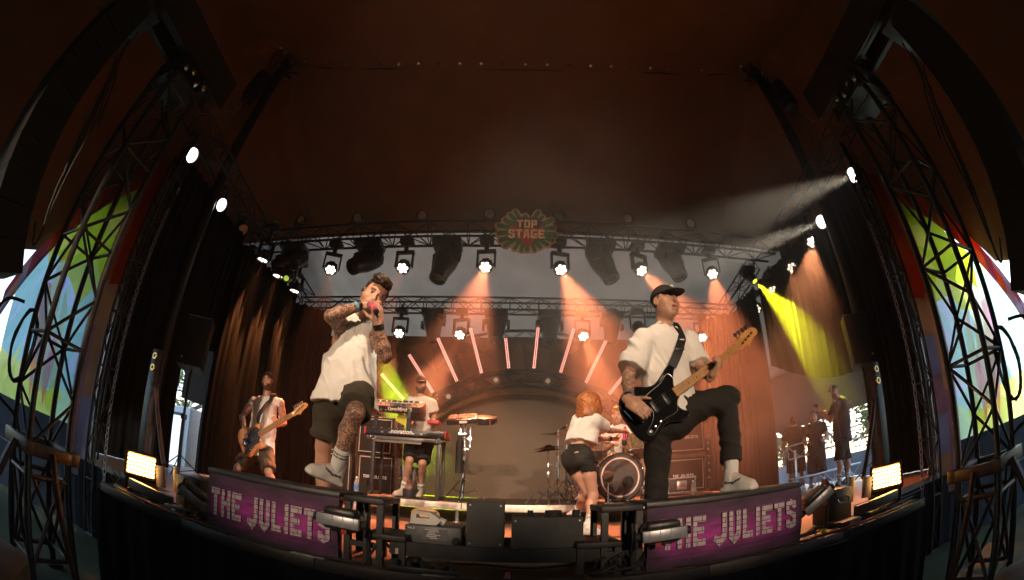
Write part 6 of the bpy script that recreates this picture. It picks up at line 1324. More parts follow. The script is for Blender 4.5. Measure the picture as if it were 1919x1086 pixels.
def person(name, label, J, o):
    """J: joints; o: look. Returns the thing; the body is one surface, clothes, shoes and hair are its children"""
    s = o.get('s', 1.0); h = o.get('h', .009); g = lambda k: V3(J[k])
    base = V3(o['base']); T = thing('person', label, 'person', base, group=o.get('group'), abs_=True)
    N, Pv, H = g('neck'), g('pelvis'), g('head'); shR, shL, hpR, hpL = g('shR'), g('shL'), g('hipR'), g('hipL')
    up = (N-Pv).normalized(); wd = ((shL-shR).normalized() + (hpL-hpR).normalized()*.6); wd = (wd - up*wd.dot(up)).normalized(); fw = up.cross(wd) if up.cross(wd).dot(V3(o['face'])) > 0 else -up.cross(wd)
    u = V3(o['hup']).normalized(); f = V3(o['hfwd']); f = (f - u*f.dot(u)).normalized(); r = f.cross(u)
    chest = Pv.lerp(N, .68); belly = Pv.lerp(N, .33); M = fr3(wd, fw, up); sx = o.get('broad', 1.0)
    B = Body()
    B.ell(chest, (.158*s*sx, .108*s, .17*s), M, .05); B.ell(belly, (.142*s*sx, .10*s, .15*s), M, .05); B.ell(Pv, (.155*s*sx, .112*s, .12*s), M, .05)
    B.cone(shR, N - up*.03*s, .058*s, .06*s, .04); B.cone(shL, N - up*.03*s, .058*s, .06*s, .04)
    B.cone(N - up*.04*s, H - u*.06*s - f*.018*s, .062*s, .054*s, .02)
    head(B, H, r, f, u, s*o.get('headk', 1.0), o.get('mouth', 0))
    ark = o.get('arm', 1.0)
    for S_ in 'RL':
        sh, el, wr = g('sh'+S_), g('el'+S_), g('wr'+S_); m = sh.lerp(el, .4); m2 = el.lerp(wr, .3)
        B.cone(sh, m, .053*s*ark, .050*s*ark, .02); B.cone(m, el, .050*s*ark, .039*s*ark, .015); B.cone(el, m2, .040*s*ark, .043*s*ark, .015); B.cone(m2, wr, .043*s*ark, .027*s*ark, .015)
        hd = o['hand'+S_]; hand(B, wr + (wr-el).normalized()*.01*s, hd[0], hd[1], hd[2], hd[3], s*.98, hd[4] if len(hd) > 4 else .5)
        hp, kn, an = g('hip'+S_), g('knee'+S_), g('ank'+S_); bk = (fw*-1); c = kn.lerp(an, .3) + bk*.018*s; lk = o.get('leg', 1.0)
        B.cone(hp, hp.lerp(kn, .5), .088*s*lk, .076*s*lk, .04); B.cone(hp.lerp(kn, .5), kn, .076*s*lk, .054*s*lk, .02); B.cone(kn, c, .053*s*lk, .056*s*lk, .02); B.cone(c, kn.lerp(an, .62), .056*s*lk, .042*s*lk, .02); B.cone(kn.lerp(an, .6), an, .042*s*lk, .034*s*lk, .015)
    P, F = B.mesh(h); tint = np.tile(SK*np.array(o.get('skin', (1, 1, 1))), (len(P), 1)); ink = np.zeros((len(P), 3)); hk = s*o.get('headk', 1.0)
    head_paint(P, H, r, f, u, hk, tint, o.get('hair', (.05, .03, .02)), o.get('beard', 0), o.get('brow', (.06, .035, .025)), o.get('stache', False))
    for a, b, t0, t1, w in o.get('ink', ()):
        a, b = np.array(g(a)), np.array(g(b)); ab = b-a; t = ((P-a)@ab)/(ab@ab); dd = np.linalg.norm(P - a - np.clip(t, 0, 1)[:, None]*ab, axis=1); mk = (t > t0) & (t < t1) & (dd < .10); ink[mk] = w
    inst('body', np_mesh('body', P, F, SKIN, tint, ink, base), T)
    rs = np.random.default_rng(int(abs(base.x*1000)) % 1000); ph = rs.uniform(0, 6.28, 6)
    def folds(amp, dirv, fr_=16):
        dv = np.array(dirv)/np.linalg.norm(dirv); e1 = np.cross(dv, (.3, .9, .1)); e1 /= np.linalg.norm(e1); e2 = np.cross(dv, e1)
        def w(X, Y, Z):
            def ax_(e, k, c): return (X*e[0] + Y*e[1] + Z*e[2])*k + c
            n1 = vnoise(ax_(dv, fr_, ph[0]), ax_(e1, fr_*.32, ph[1]), ax_(e2, fr_*.32, ph[2])); n2 = vnoise(ax_(dv, fr_*2.1, ph[3]), ax_(e1, fr_*.7, ph[4]), ax_(e2, fr_*.7, ph[5]))
            return amp*(2.2*(np.abs(n1-.5)*2-.5) + .9*(np.abs(n2-.5)*2-.5))
        return w
    if 'shirt' in o:
        q = o['shirt']; B = Body(); hem = Pv - up*q.get('hem', .10)*s + fw*q.get('sway', 0)*s; lo_ = q.get('loose', 1.12); side = wd*q.get('swing', 0)*s
        B.fcone(chest + up*.03*s, belly, .172*s*sx*lo_, .165*s*sx*lo_, fw, .72, .05); B.fcone(belly, hem + side - up*.05*s, .165*s*sx*lo_, .182*s*sx*lo_*q.get('flare', 1.0), fw, .74, .05)
        B.cone(shR, N - up*.035*s, .060*s, .066*s, .05); B.cone(shL, N - up*.035*s, .060*s, .066*s, .05)
        if q.get('lap'): B.fcone(belly, hem - up*.05*s + fw*.05*s + wd*q['lap']*s, .16*s, .175*s, fw, .8, .05)
        if q.get('sleeve', 0) > 0:
            for S_ in 'RL':
                sh, el = g('sh'+S_), g('el'+S_); e = sh.lerp(el, q['sleeve']); B.cone(sh, e + (e-sh)*.15, .076*s*q.get('sw', 1), .088*s*q.get('sw', 1), .035)
        hn = q.get('hn', up*-1)
        B.cut(hem + side, V3(hn))
        if q.get('sleeve', 0) > 0:
            for S_ in 'RL':
                sh, el = g('sh'+S_), g('el'+S_); e = sh.lerp(el, q['sleeve']); B.bx(e + (el-sh).normalized()*.12*s, (.13*s, .13*s, .12*s), np.array(frame(el-sh)), 0, 0, -1)
        else:
            for S_, sg in (('R', -1), ('L', 1)):
                sh = g('sh'+S_); B.ell(sh + wd*sg*.06*s - up*.02*s, (.062*s, .2*s, .115*s), M, .01, -1)
        B.cone(N + up*.022*s + fw*.015*s, N + up*.2*s + fw*.04*s, .060*s, .075*s, .006, -1)
        P, F = B.mesh(h*.95, folds(.0105*s, (fw*.3+wd+up*.55), 14), 1); inst('shirt', np_mesh('shirt', P, F, q['m'], org=base), T)
        if q.get('collar'):
            mb = MB(); ax_ = frame(up - fw*.35, wd); mb.tube([N + up*.030*s + fw*.012*s + ax_ @ V3((.063*s*math.cos(i*.2618), .066*s*math.sin(i*.2618), 0)) for i in range(24)], .011*s, 8, True); mb.build('collar', q['m'], T)
    if 'pants' in o:
        q = o['pants']; B = Body(); wst = Pv + up*q.get('rise', .09)*s
        B.fcone(wst, Pv - up*.05*s, .150*s*sx, .166*s*sx, fw, .76, .05)
        for S_ in 'RL':
            hp, kn, an = g('hip'+S_), g('knee'+S_), g('ank'+S_); L_ = q['len'+S_] if 'len'+S_ in q else q['len']; w = q.get('w', 1.0)
            B.cone(hp, hp.lerp(kn, min(1, L_)+.06), .104*s*w, q.get('wh', .092)*s*w if L_ <= 1 else .074*s*w, .04)
            if L_ > 1: B.cone(kn, kn.lerp(an, L_-1+.04), .074*s*w, .064*s*w, .03)
        for S_ in 'RL':
            hp, kn, an = g('hip'+S_), g('knee'+S_), g('ank'+S_); L_ = q['len'+S_] if 'len'+S_ in q else q['len']
            e, d = (hp.lerp(kn, L_), kn-hp) if L_ <= 1 else (kn.lerp(an, L_-1), an-kn); B.bx(e + d.normalized()*.11*s, (.125*s, .125*s, .11*s), np.array(frame(d)), 0, 0, -1)
        B.bx(wst + up*.11*s, (.26*s, .26*s, .11*s), M, 0, 0, -1) if not q.get('nocut') else None
        P, F = B.mesh(h*.95, folds(.0075*s, (up+wd*.5), 16), 1); inst('trousers' if q['len'] > 1 else 'shorts', np_mesh('shorts', P, F, q['m'], org=base), T)
        if q.get('cuff'):
            for S_ in 'RL':
                hp, kn, an = g('hip'+S_), g('knee'+S_), g('ank'+S_); L_ = q['len'+S_] if 'len'+S_ in q else q['len']; a, b = (hp, kn) if L_ <= 1 else (kn, an); tt = L_ if L_ <= 1 else L_-1; rr = (.098 if L_ <= 1 else .072)*s*q.get('w', 1.0)
                mb = MB(); mb.lathe([(rr*.9, -.004), (rr*1.0, -.004), (rr*1.03, .03), (rr*1.0, .05), (rr*.9, .052)], a.lerp(b, tt) - (b-a).normalized()*.02, frame(a-b), 22); mb.build('cuff', q['m'], T)
    for S_ in 'RL':
        if o.get('noshoe'+S_): continue
        an, kn = g('ank'+S_), g('knee'+S_); tv = V3(o['toe'+S_]); P, F, C = shoe(an, tv, o.get('up'+S_, (0, 0, 1)), s*.95, **o.get('shoe', {})); inst('shoe', np_mesh('shoe', P, F, TINTM, C, org=base), T)
        sk_ = o.get('sock', .3)
        if sk_:
            B = Body(); B.cone(an + (an-kn).normalized()*.01, an.lerp(kn, sk_), .039*s, .050*s, 0); P, F = B.mesh(.008); t = (P-np.array(an))@np.array((kn-an))/(kn-an).length_squared; C = np.tile(np.array((.66, .63, .6)), (len(P), 1)); C[(t > sk_*.72) & (t < sk_*.80)] = .05; C[(t > sk_*.88) & (t < sk_*.95)] = .05; inst('sock', np_mesh('sock', P, F, SOCKM, C, org=base), T)
    if o.get('cap'):
        P, F = cap(H, r, f, u, hk, o['cap'] == 'back', .008); inst('cap', np_mesh('cap', P, F, o.get('capm', CAPM), org=base), T)
        if o.get('logo'):
            mb = MB(); mb.box(H + (f*.1 + u*.085)*hk, (.022, .012, .012), Matrix(fr3(r, f, u).tolist())); mb.build('cap_badge', WHITEP, T)
    if 'hairdo' in o:
        B = Body(); o['hairdo'](B, lambda x, y, z: H + (r*x + f*y + u*z)*hk, fr3(r, f, u), hk)
        def hw(X, Y, Z): return .0035*(np.sin(X*150+5*np.sin(Z*40))+np.sin(Y*140+4*np.sin(Z*37+1)))
        P, F = B.mesh(.007, hw, 1); inst('hair', np_mesh('hair', P, F, o['hairm'], org=base), T)
    for nm, a, b, t, rr, wdt, mm in o.get('bands', ()):
        a, b = g(a), g(b); mb = MB(); mb.lathe([(rr, -wdt/2), (rr+.004, -wdt/2), (rr+.004, wdt/2), (rr, wdt/2)], a.lerp(b, t), frame(b-a), 18); mb.build(nm, mm, T)
    o['_f'] = (wd, fw, up, r, f, u, hk); return T
def ribbon(pts, nrm, w, t, n=8):
    pts = wander(pts, 0, n); mb = MB(); vs = []
    for i, p in enumerate(pts):
        d = (pts[min(i+1, len(pts)-1)] - pts[max(i-1, 0)]).normalized(); nn = V3(nrm(i/(len(pts)-1)) if callable(nrm) else nrm); sd = d.cross(nn).normalized(); nn = sd.cross(d).normalized()
        vs += [p+sd*w/2+nn*t, p-sd*w/2+nn*t, p-sd*w/2-nn*t, p+sd*w/2-nn*t]
    fs = [(0, 1, 2, 3), tuple(len(vs)-4+k for k in (3, 2, 1, 0))]
    for i in range(len(pts)-1): fs += [(i*4+k, i*4+(k+1) % 4, i*4+4+(k+1) % 4, i*4+4+k) for k in range(4)]
    return mb.add(vs, fs)
LEATH = mat('black_strap', (.014, .013, .013), .6); WATCH = mat('watch_black', (.015, .015, .016), .3); PINK = mat('pink_plastic', (.60, .03, .14), .35)
BLUEB = mat('festival_band', (.1, .32, .42), .7)
DOWN = V3((0, 0, -1))
def dbg(nm, J):
    pass
# ---------------------------------------------------------------- the singer
J = {}
J['pelvis'] = at(650, 728, 2.62); J['neck'] = at(670, 607, 2.64); J['head'] = at(700, 556, 2.55)
J['shR'] = at(645, 614, 2.53); J['shL'] = at(697, 612, 2.72); J['elR'] = at(620, 592, 2.33); J['wrR'] = at(676, 572, 2.44); J['elL'] = at(722, 668, 2.48); J['wrL'] = at(709, 608, 2.37)
J['hipR'] = J['pelvis'] + V3((-.085, -.05, -.04)); J['hipL'] = J['pelvis'] + V3((.085, .0, -.03))
J['kneeR'] = at(606, 836, 2.64); J['ankR'] = V3((J['kneeR'].x+.02, J['kneeR'].y+.06, ST+.095)); J['kneeL'] = at(667, 772, 2.26); J['ankL'] = at(630, 879, 2.37)
SJ = J
def quiff(B, L, M, k):
    B.ell(L(0, -.02, .05), (.083*k, .10*k, .084*k), M, .02); B.ell(L(.0, .035, .112), (.068*k, .075*k, .030*k), M, .03); B.ell(L(.03, .07, .115), (.045*k, .045*k, .026*k), M, .03)
    B.ell(L(0, .07, -.01), (.1*k, .075*k, .095*k), M, .015, -1); B.ell(L(0, .0, -.09), (.12*k, .14*k, .085*k), M, .01, -1)
    B.ell(L(.01, .06, .118), (.058*k, .05*k, .022*k), M, .03)
hf = V3((.55, -.80, -.05)); hu = V3((.48, -.10, .87))
mic_dir = V3((.12, -.95, -.25)).normalized()
o = dict(base=(J['pelvis'].x, 2.5, ST), face=(.6, -.8, 0), hup=hu, hfwd=hf, s=1.0, h=.0068, skin=(1.0, .95, .9), hair=(.045, .025, .015), beard=.35, arm=1.08, headk=1.04,
         handL=((-.10, -.25, .95), (-.5, .7, .1), (-.6, -.6, 0), 1.05, .9), handR=((.9, .2, .15), (.2, .75, -.2), (0, -.2, 1), .9, .7),
         ink=(('shR', 'elR', .1, 1.2, 1), ('elR', 'wrR', -.2, 1.0, 1), ('elL', 'wrL', -.15, .92, 1), ('shL', 'elL', .1, 1.2, 1), ('kneeL', 'ankL', -.12, .80, 1), ('hipL', 'kneeL', .7, 1.15, 1)),
         shirt=dict(m=COTTON, hem=.12, loose=.98, flare=1.16, sleeve=0, swing=-.03, lap=.05), pants=dict(m=KHAKI, len=.86, lenR=.84, lenL=.90, w=1.04, wh=.095),
         toeR=(-.2, -1, 0), toeL=(-.55, -.82, .24), upL=(.15, -.2, .95), hairdo=quiff, hairm=hairm('dark_brown_hair', (.035, .018, .010)), sock=.33,
         bands=(('watch', 'elL', 'wrL', .93, .031, .034, WATCH), ('wristband', 'elR', 'wrR', .97, .031, .022, WATCH), ('wristband', 'elR', 'wrR', .84, .034, .016, BLUEB)))
person('person', 'tattooed singer in sleeveless white top and olive shorts, one foot on left platform', J, o)
wd, fw, up, r, f, u, hk = o['_f']
mp = J['head'] + (f*.115 - u*.062)*hk; me_ = at(703, 580, mp.y-.13); md = (me_-mp).normalized()
T = thing('handheld_microphone', 'pink handheld microphone at the mouth of the singer', 'microphone', mp, abs_=True); F = frame(md)
b = MB(); b.lathe([(0, -.012), (.018, -.008), (.026, .012), (.026, .035), (.022, .052)], mp, F, 18); b.build('grille', mat('mic_grille', (.25, .25, .26), .35, .8, bump=.5, bscale=500), T)
b = MB(); b.lathe([(.023, .05), (.024, .06), (.021, .12), (.019, .21), (.017, .225)], mp, F, 18); b.build('handle', PINK, T); b = MB(); b.lathe([(.018, .222), (.018, .24), (.012, .245), (0, .245)], mp, F, 18); b.build('end_cap', RUBBER, T)
b = MB(); b.sph(J['head'] + (-r*.085 + f*.0)*hk if ray(678, 545).dot((J['head']-r*.08-V3((0, 0, EYE))).normalized()) > ray(678, 545).dot((J['head']+r*.08-V3((0, 0, EYE))).normalized()) else J['head'] + r*.085*hk, (.012, .012, .016), 10); tag(b.build('in_ear_monitor', RUBBER), 'black in-ear monitor in the ear of the singer', 'earpiece')
# ---------------------------------------------------------------- the bass player
J = {}
J['pelvis'] = at(1258, 764, 2.55); J['neck'] = at(1243, 623, 2.58); J['head'] = at(1246, 568, 2.52)
J['shR'] = at(1203, 642, 2.52); J['shL'] = at(1290, 639, 2.64); J['elR'] = at(1178, 704, 2.46); J['wrR'] = at(1178, 748, 2.30); J['elL'] = at(1314, 694, 2.56); J['wrL'] = at(1333, 705, 2.38)
J['hipR'] = J['pelvis'] + V3((-.095, .0, -.02)); J['hipL'] = J['pelvis'] + V3((.095, -.02, -.02)); J['kneeR'] = at(1233, 850, 2.60); J['ankR'] = V3((J['kneeR'].x-.02, J['kneeR'].y+.04, ST+.095))
J['kneeL'] = at(1362, 746, 2.50); J['ankL'] = at(1372, 884, 2.38); J['ankL'].z = ez(-.095) + .088
BJ = J
hf = V3((.36, -.92, .20)); hu = V3((.0, .06, .99))
o = dict(base=(J['pelvis'].x, 2.5, ST), face=(.1, -1, 0), hup=hu, hfwd=hf, s=1.02, h=.0068, skin=(1.02, 1, .97), hair=(.06, .035, .02), beard=.15, mouth=1.0, arm=.92, headk=.97, broad=.92,
         handR=((.62, -.35, -.55), (.1, .9, -.1), (.7, 0, .7), .55, .3), handL=((.30, -.55, .55), (-.7, .5, .3), (-.3, .2, .9), .95, .6),
         ink=(('elR', 'wrR', -.1, 1, .8), ('elL', 'wrL', 0, .9, .4)), shirt=dict(m=COTTON, hem=.07, loose=1.06, flare=1.0, sleeve=.80, sw=1.0, collar=True), pants=dict(m=JEANS, len=1.86, lenR=1.93, lenL=1.80, w=.98, cuff=True),
         toeR=(.1, -1, 0), toeL=(.45, -1, 0), cap='front', logo=True, sock=.26, bands=(('bracelet', 'elR', 'wrR', .93, .031, .012, STEEL), ('bracelet', 'elR', 'wrR', .86, .033, .01, GREYM)))
person('person', 'bass player in white T-shirt and black cap, knee raised on right platform', J, o); BO = o
def smooth_poly(pts, n=4):
    out_ = []; m = len(pts)
    for i in range(m):
        p0, p1, p2, p3 = [V3((*pts[(i+k) % m], 0)) for k in (-1, 0, 1, 2)]
        for k in range(n): t = k/n; q = .5*((2*p1)+(p2-p0)*t+(2*p0-5*p1+4*p2-p3)*t*t+(3*p1-p0-3*p2+p3)*t**3); out_.append((q.x, q.y))
    return out_
def guitar(label, bridge, nut, nrm, scale_len, nstr, bodym, guardm, neckm, outline, guard, hs, label_cat='bass guitar'):
    bridge, nut = V3(bridge), V3(nut); x = (nut-bridge).normalized(); z = V3(nrm); z = (z - x*z.dot(x)).normalized(); y = z.cross(x); k = (nut-bridge).length/scale_len
    M = Matrix(((x.x*k, y.x*k, z.x*k, bridge.x), (x.y*k, y.y*k, z.y*k, bridge.y), (x.z*k, y.z*k, z.z*k, bridge.z), (0, 0, 0, 1)))
    T = thing('guitar' if nstr > 4 else 'bass_guitar', label, label_cat, bridge, abs_=True)
    b = MB(); b.prism(smooth_poly(outline), .042, M @ Matrix.Translation((0, 0, -.055)), bev=.008); b.build('body', bodym, T, 50)
    b = MB(); b.prism(smooth_poly(guard, 3), .003, M @ Matrix.Translation((0, 0, -.0125))); b.build('pickguard', guardm, T)
    nj = outline_neck = .30*scale_len; w0, w1 = (.031, .021) if nstr == 4 else (.028, .0215)
    b = MB(); L = scale_len; b.prism([(nj, -w0), (L, -w1), (L, w1), (nj, w0)], .024, M @ Matrix.Translation((0, 0, -.030)), bev=.004); b.build('neck', neckm, T)
    b = MB(); b.prism([(nj, -w0*.97), (L, -w1*.97), (L, w1*.97), (nj, w0*.97)], .005, M @ Matrix.Translation((0, 0, -.006))); fb = b.build('fingerboard', mat('maple_board', (.52, .26, .07), .35, noise=.15, nscale=20, stretch=(6, 1, 1)), T)
    for i in range(1, 20):
        fx = L - L*(1 - 2**(-i/12)) if False else L*2**(-i/12)
        if fx < nj+.01: break
        w = w0 + (w1-w0)*(fx-nj)/(L-nj); b = MB(); b.box(M @ V3((fx, 0, .0)), (.0035*k, 2*w*.96*k, .003), Matrix((x, y, z)).transposed()); b.build('fret', GREYM, fb, 0, org=T['_org'])
        if i in (3, 5, 7, 9, 12, 15): b = MB(); b.lathe([(.0045, 0), (.0045, .0012), (0, .0012)], M @ V3((fx + L*2**(-i/12)*.03, 0, -.0008)), Matrix((x, y, z)).transposed(), 8); b.build('inlay', RUBBER, fb, org=T['_org'])
    b = MB(); b.prism(smooth_poly([(L + a*1.0, c) for a, c in hs], 3), .018, M @ Matrix.Translation((0, 0, -.032)), bev=.003); b.build('headstock', neckm, T)
    for i in range(nstr):
        yy = (-.5 + i/(nstr-1))*(.058 if nstr == 4 else .052); b = MB(); y1_ = yy*(.036/.058 if nstr == 4 else .036/.052); b.cyl(M @ V3((0, yy, .003)), M @ V3((L, y1_, .002)), .0011*k, n=5, cap=False)
        px_, py_ = L + .04 + i*(.155 if nstr == 4 else .13)/nstr, .5*y1_ + .006; b.cyl(M @ V3((L, y1_, .002)), M @ V3((px_, py_, -.008)), .0010*k, n=5, cap=False); b.build('string', STEEL, T)
        b = MB(); b.cyl(M @ V3((px_, py_, -.014)), M @ V3((px_, py_, .001)), .0075*k, n=10); b.cyl(M @ V3((px_, .0, -.024)), M @ V3((px_, .066, -.024)), .004*k, n=6); b.sph(M @ V3((px_, .072, -.024)), (.016*k, .016*k, .006*k) if nstr == 4 else .009*k, 10, Matrix((x, y, z)).transposed()); b.build('tuner', STEEL if nstr > 4 else mat('dark_tuner', (.05, .05, .05), .3, .8), T)
    b = MB(); b.box(M @ V3((0, 0, -.004)), (.045*k, .085*k, .012*k), Matrix((x, y, z)).transposed(), .002); b.build('bridge', STEEL, T)
    for fx in ((.10, .19) if nstr == 4 else (.05, .15)): b = MB(); b.box(M @ V3((fx, 0, -.006)), (.028*k, .075*k, .012*k), Matrix((x, y, z)).transposed(), .003); b.build('pickup', PLASTIC, T)
    for i in range(3): b = MB(); b.lathe([(.012*k, 0), (.011*k, .016*k), (.005*k, .018*k), (0, .018*k)], M @ V3((-.005 + .045*i, -.108 + .008*i, -.010)), Matrix((x, y, z)).transposed(), 14); b.build('knob', STEEL if i else GREYM, T)
    return T, M
OUT_B = [(-.085, 0), (-.08, .08), (-.045, .145), (.015, .172), (.08, .16), (.135, .125), (.19, .112), (.25, .13), (.32, .158), (.365, .158), (.372, .135), (.335, .098), (.297, .055), (.285, .03), (.285, -.03), (.255, -.05), (.24, -.075), (.252, -.11), (.278, -.142), (.262, -.165), (.21, -.162), (.155, -.132), (.10, -.122), (.05, -.142), (0, -.16), (-.05, -.142), (-.078, -.09)]
GRD_B = [(.02, .06), (.13, .085), (.22, .095), (.29, .12), (.31, .08), (.285, .04), (.28, -.03), (.25, -.045), (.225, -.075), (.20, -.10), (.10, -.095), (0, -.13), (-.02, -.10), (.05, -.06), (.08, .0)]
HS_B = [(0, .022), (.03, .03), (.06, .046), (.17, .052), (.215, .035), (.225, .005), (.20, -.015), (.15, -.02), (.11, -.038), (.085, -.05), (.075, -.036), (.04, -.028), (0, -.022)]
BLKG = mat('black_gloss', (.008, .008, .009), .08, noise=.0, spec=.6); MAPLE = mat('maple', (.55, .27, .08), .3, noise=.15, nscale=14, stretch=(8, 1, 1))
br, nu_ = at(1202, 778, 2.36), at(1386, 646, 2.42)
GT, GM = guitar('black bass guitar with a maple neck held by the player on the right', br, nu_, (.05, -1, .12), .864, 4, BLKG, BLKG, MAPLE, OUT_B, GRD_B, HS_B)
trim = MB(); trim.tube([GM @ V3((a, b_, -.009)) for a, b_ in smooth_poly(GRD_B, 3)], .0016, 5, True); trim.build('guard_edge', ALU, GT)
horn = GM @ V3((.35, .14, -.01)); shl = J['shL'].lerp(J['neck'], .66)
T = thing('guitar_strap', 'black strap of the bass guitar over the shoulder of the player', 'strap', horn, abs_=True)
wd, fw, up, r, f, u, hk = BO['_f']; st_ = shl + up*.082; fr_ = shl + fw*.125 - up*.06
b = ribbon([horn, horn.lerp(fr_, .35) + fw*.03, horn.lerp(fr_, .7) + fw*.025, fr_, st_ + fw*.055 - up*.012, st_ - fw*.03, st_ - fw*.13 - up*.10], lambda t: fw + up*.1 if t < .5 else fw + up*.8 if t < .62 else up if t < .85 else -fw, .058, .003); b.build('band', LEATH, T)
b = MB(); q = horn.lerp(fr_, .5) + fw*.035; b.box(q, (.066, .012, .016), None, .004); b.build('buckle', PLASTIC, T); b = MB(); q = horn.lerp(fr_, .85) + fw*.022; b.box(q, (.036, .003, .007)); b.build('maker_patch', WHITEP, T)
# ---------------------------------------------------------------- the guitarist
J = {}
J['pelvis'] = at(489, 836, 5.15); J['neck'] = at(500, 746, 5.15); J['head'] = at(502, 713, 5.10)
J['shR'] = at(475, 752, 5.08); J['shL'] = at(526, 755, 5.22)
J['elR'] = joint(J['shR'], (451, 785), .28, False); J['wrR'] = joint(J['elR'], (459, 805), .24, True)
J['elL'] = joint(J['shL'], (533, 793), .28, False); J['wrL'] = joint(J['elL'], (521, 795), .24, True)
J['hipR'] = J['pelvis'] + V3((-.09, 0, -.02)); J['hipL'] = J['pelvis'] + V3((.09, 0, -.02))
J['kneeR'] = joint(J['hipR'], (446, 876), .42, True); J['ankR'] = V3((J['kneeR'].x-.13, J['kneeR'].y+.05, ST+.095)); J['kneeL'] = joint(J['hipL'], (504, 886), .42, True); J['ankL'] = V3((J['kneeL'].x+.10, J['kneeL'].y+.05, ST+.095))
o = dict(base=(J['pelvis'].x, 5.15, ST), face=(.3, -1, 0), hup=(.02, -.1, 1), hfwd=(.25, -.9, -.35), s=1.0, h=.0095, hair=(.05, .025, .012), beard=.95, arm=1.05, cap='back', capm=mat('plum_cap', (.035, .014, .013), .85), sock=.2,
         handR=((.45, -.5, -.7), (.2, .8, -.2), (.6, 0, .6), .6, .4), handL=((-.1, -.6, .5), (-.6, .5, .2), (0, .2, .9), .95, .6), ink=(('shR', 'elR', .7, 1.2, .9), ('elR', 'wrR', -.1, 1, .9), ('shL', 'elL', .1, .8, .7), ('elL', 'wrL', -.1, .8, .5)),
         shirt=dict(m=COTTON, hem=.14, loose=1.10, flare=1.1, sleeve=0), pants=dict(m=KHAKI, len=.88, w=1.12, cuff=True), toeR=(-.3, -1, 0), toeL=(.3, -1, 0))
person('person', 'bearded guitarist in a white sleeveless shirt and backward cap at the left', J, o); GJ = J
OUT_G = [(-.075, 0), (-.07, .09), (-.035, .15), (.02, .165), (.08, .15), (.13, .12), (.18, .115), (.23, .125), (.255, .10), (.235, .06), (.215, .03), (.215, -.03), (.185, -.055), (.195, -.09), (.225, -.12), (.21, -.145), (.16, -.145), (.11, -.125), (.06, -.13), (.0, -.155), (-.05, -.135), (-.07, -.08)]
GRD_G = [(.0, .04), (.08, .07), (.14, .085), (.20, .09), (.22, .05), (.205, -.03), (.18, -.05), (.17, -.08), (.10, -.08), (.03, -.11), (-.03, -.12), (-.05, -.09), (0, -.06), (.03, -.02)]
HS_G = [(0, .021), (.03, .028), (.06, .04), (.15, .046), (.185, .03), (.19, .005), (.165, -.012), (.12, -.018), (.09, -.032), (.07, -.04), (.06, -.03), (.03, -.024), (0, -.021)]
GT2, GM2 = guitar('tan electric guitar with a dark pickguard played at the left', at(459, 829, 4.88), at(548, 775, 4.95), (.1, -1, .1), .648, 6, mat('tan_lacquer', (.60, .26, .10), .45, noise=.1, nscale=8, stretch=(8, 1, 1)), mat('dark_guard', (.02, .014, .012), .3), MAPLE, OUT_G, GRD_G, HS_G, 'guitar')
horn = GM2 @ V3((.235, .11, -.01)); tp = J['shL'].lerp(J['neck'], .5) + V3((0, 0, .085)); b = ribbon([horn, horn + V3((.04, -.05, .12)), tp + V3((.0, -.12, -.12)), tp + V3((0, -.02, .01)), tp + V3((0, .1, -.06))], lambda t: V3((0, -1, .3)) if t < .6 else V3((0, 0, 1)), .07, .004); T = thing('guitar_strap', 'black strap of the tan guitar over the shoulder of the guitarist', 'strap', horn, abs_=True); b.build('band', LEATH, T)
# ---------------------------------------------------------------- the keyboard player
J = {}
J['pelvis'] = at(787, 822, 6.0); J['neck'] = at(789, 747, 6.02); J['head'] = at(789, 720, 5.97)
J['shR'] = at(770, 754, 6.0); J['shL'] = at(808, 755, 6.0); J['elR'] = at(762, 782, 6.03); J['wrR'] = at(773, 791, 5.82); J['elL'] = at(815, 780, 6.05); J['wrL'] = at(811, 793, 5.84)
J['hipR'] = J['pelvis'] + V3((-.09, 0, -.02)); J['hipL'] = J['pelvis'] + V3((.09, 0, -.02)); J['kneeR'] = joint(J['hipR'], (768, 862), .42, True); J['ankR'] = joint(J['kneeR'], (756, 914), .42, False); J['kneeL'] = joint(J['hipL'], (792, 868), .42, True); J['ankL'] = joint(J['kneeL'], (789, 916), .42, False)
for S_ in 'RL': J['ank'+S_].z = RZ+.095
o = dict(base=(J['pelvis'].x, 6.0, RZ), face=(0, -1, 0), hup=(0, -.05, 1), hfwd=(.05, -1, -.1), s=.97, h=.0098, hair=(.05, .03, .018), beard=.9, cap='front', sock=.24, handR=((0, -1, -.1), (0, 0, -1), (1, 0, 0), .4), handL=((0, -1, -.1), (0, 0, -1), (-1, 0, 0), .4), ink=(('kneeR', 'ankR', .2, .55, .7), ('kneeL', 'ankL', .1, .6, .8)),
         shirt=dict(m=OFFW, hem=.13, loose=1.15, sleeve=.62), pants=dict(m=BLKC, len=.93, w=1.1), toeR=(-.65, -1, 0), toeL=(.05, -1, 0), shoe=dict(c_up=(.55, .47, .38), c_sole=(.5, .44, .37), mark=(.5, .43, .35)))
person('person', 'bearded keyboard player in a cream T-shirt, black cap and black shorts', J, o)
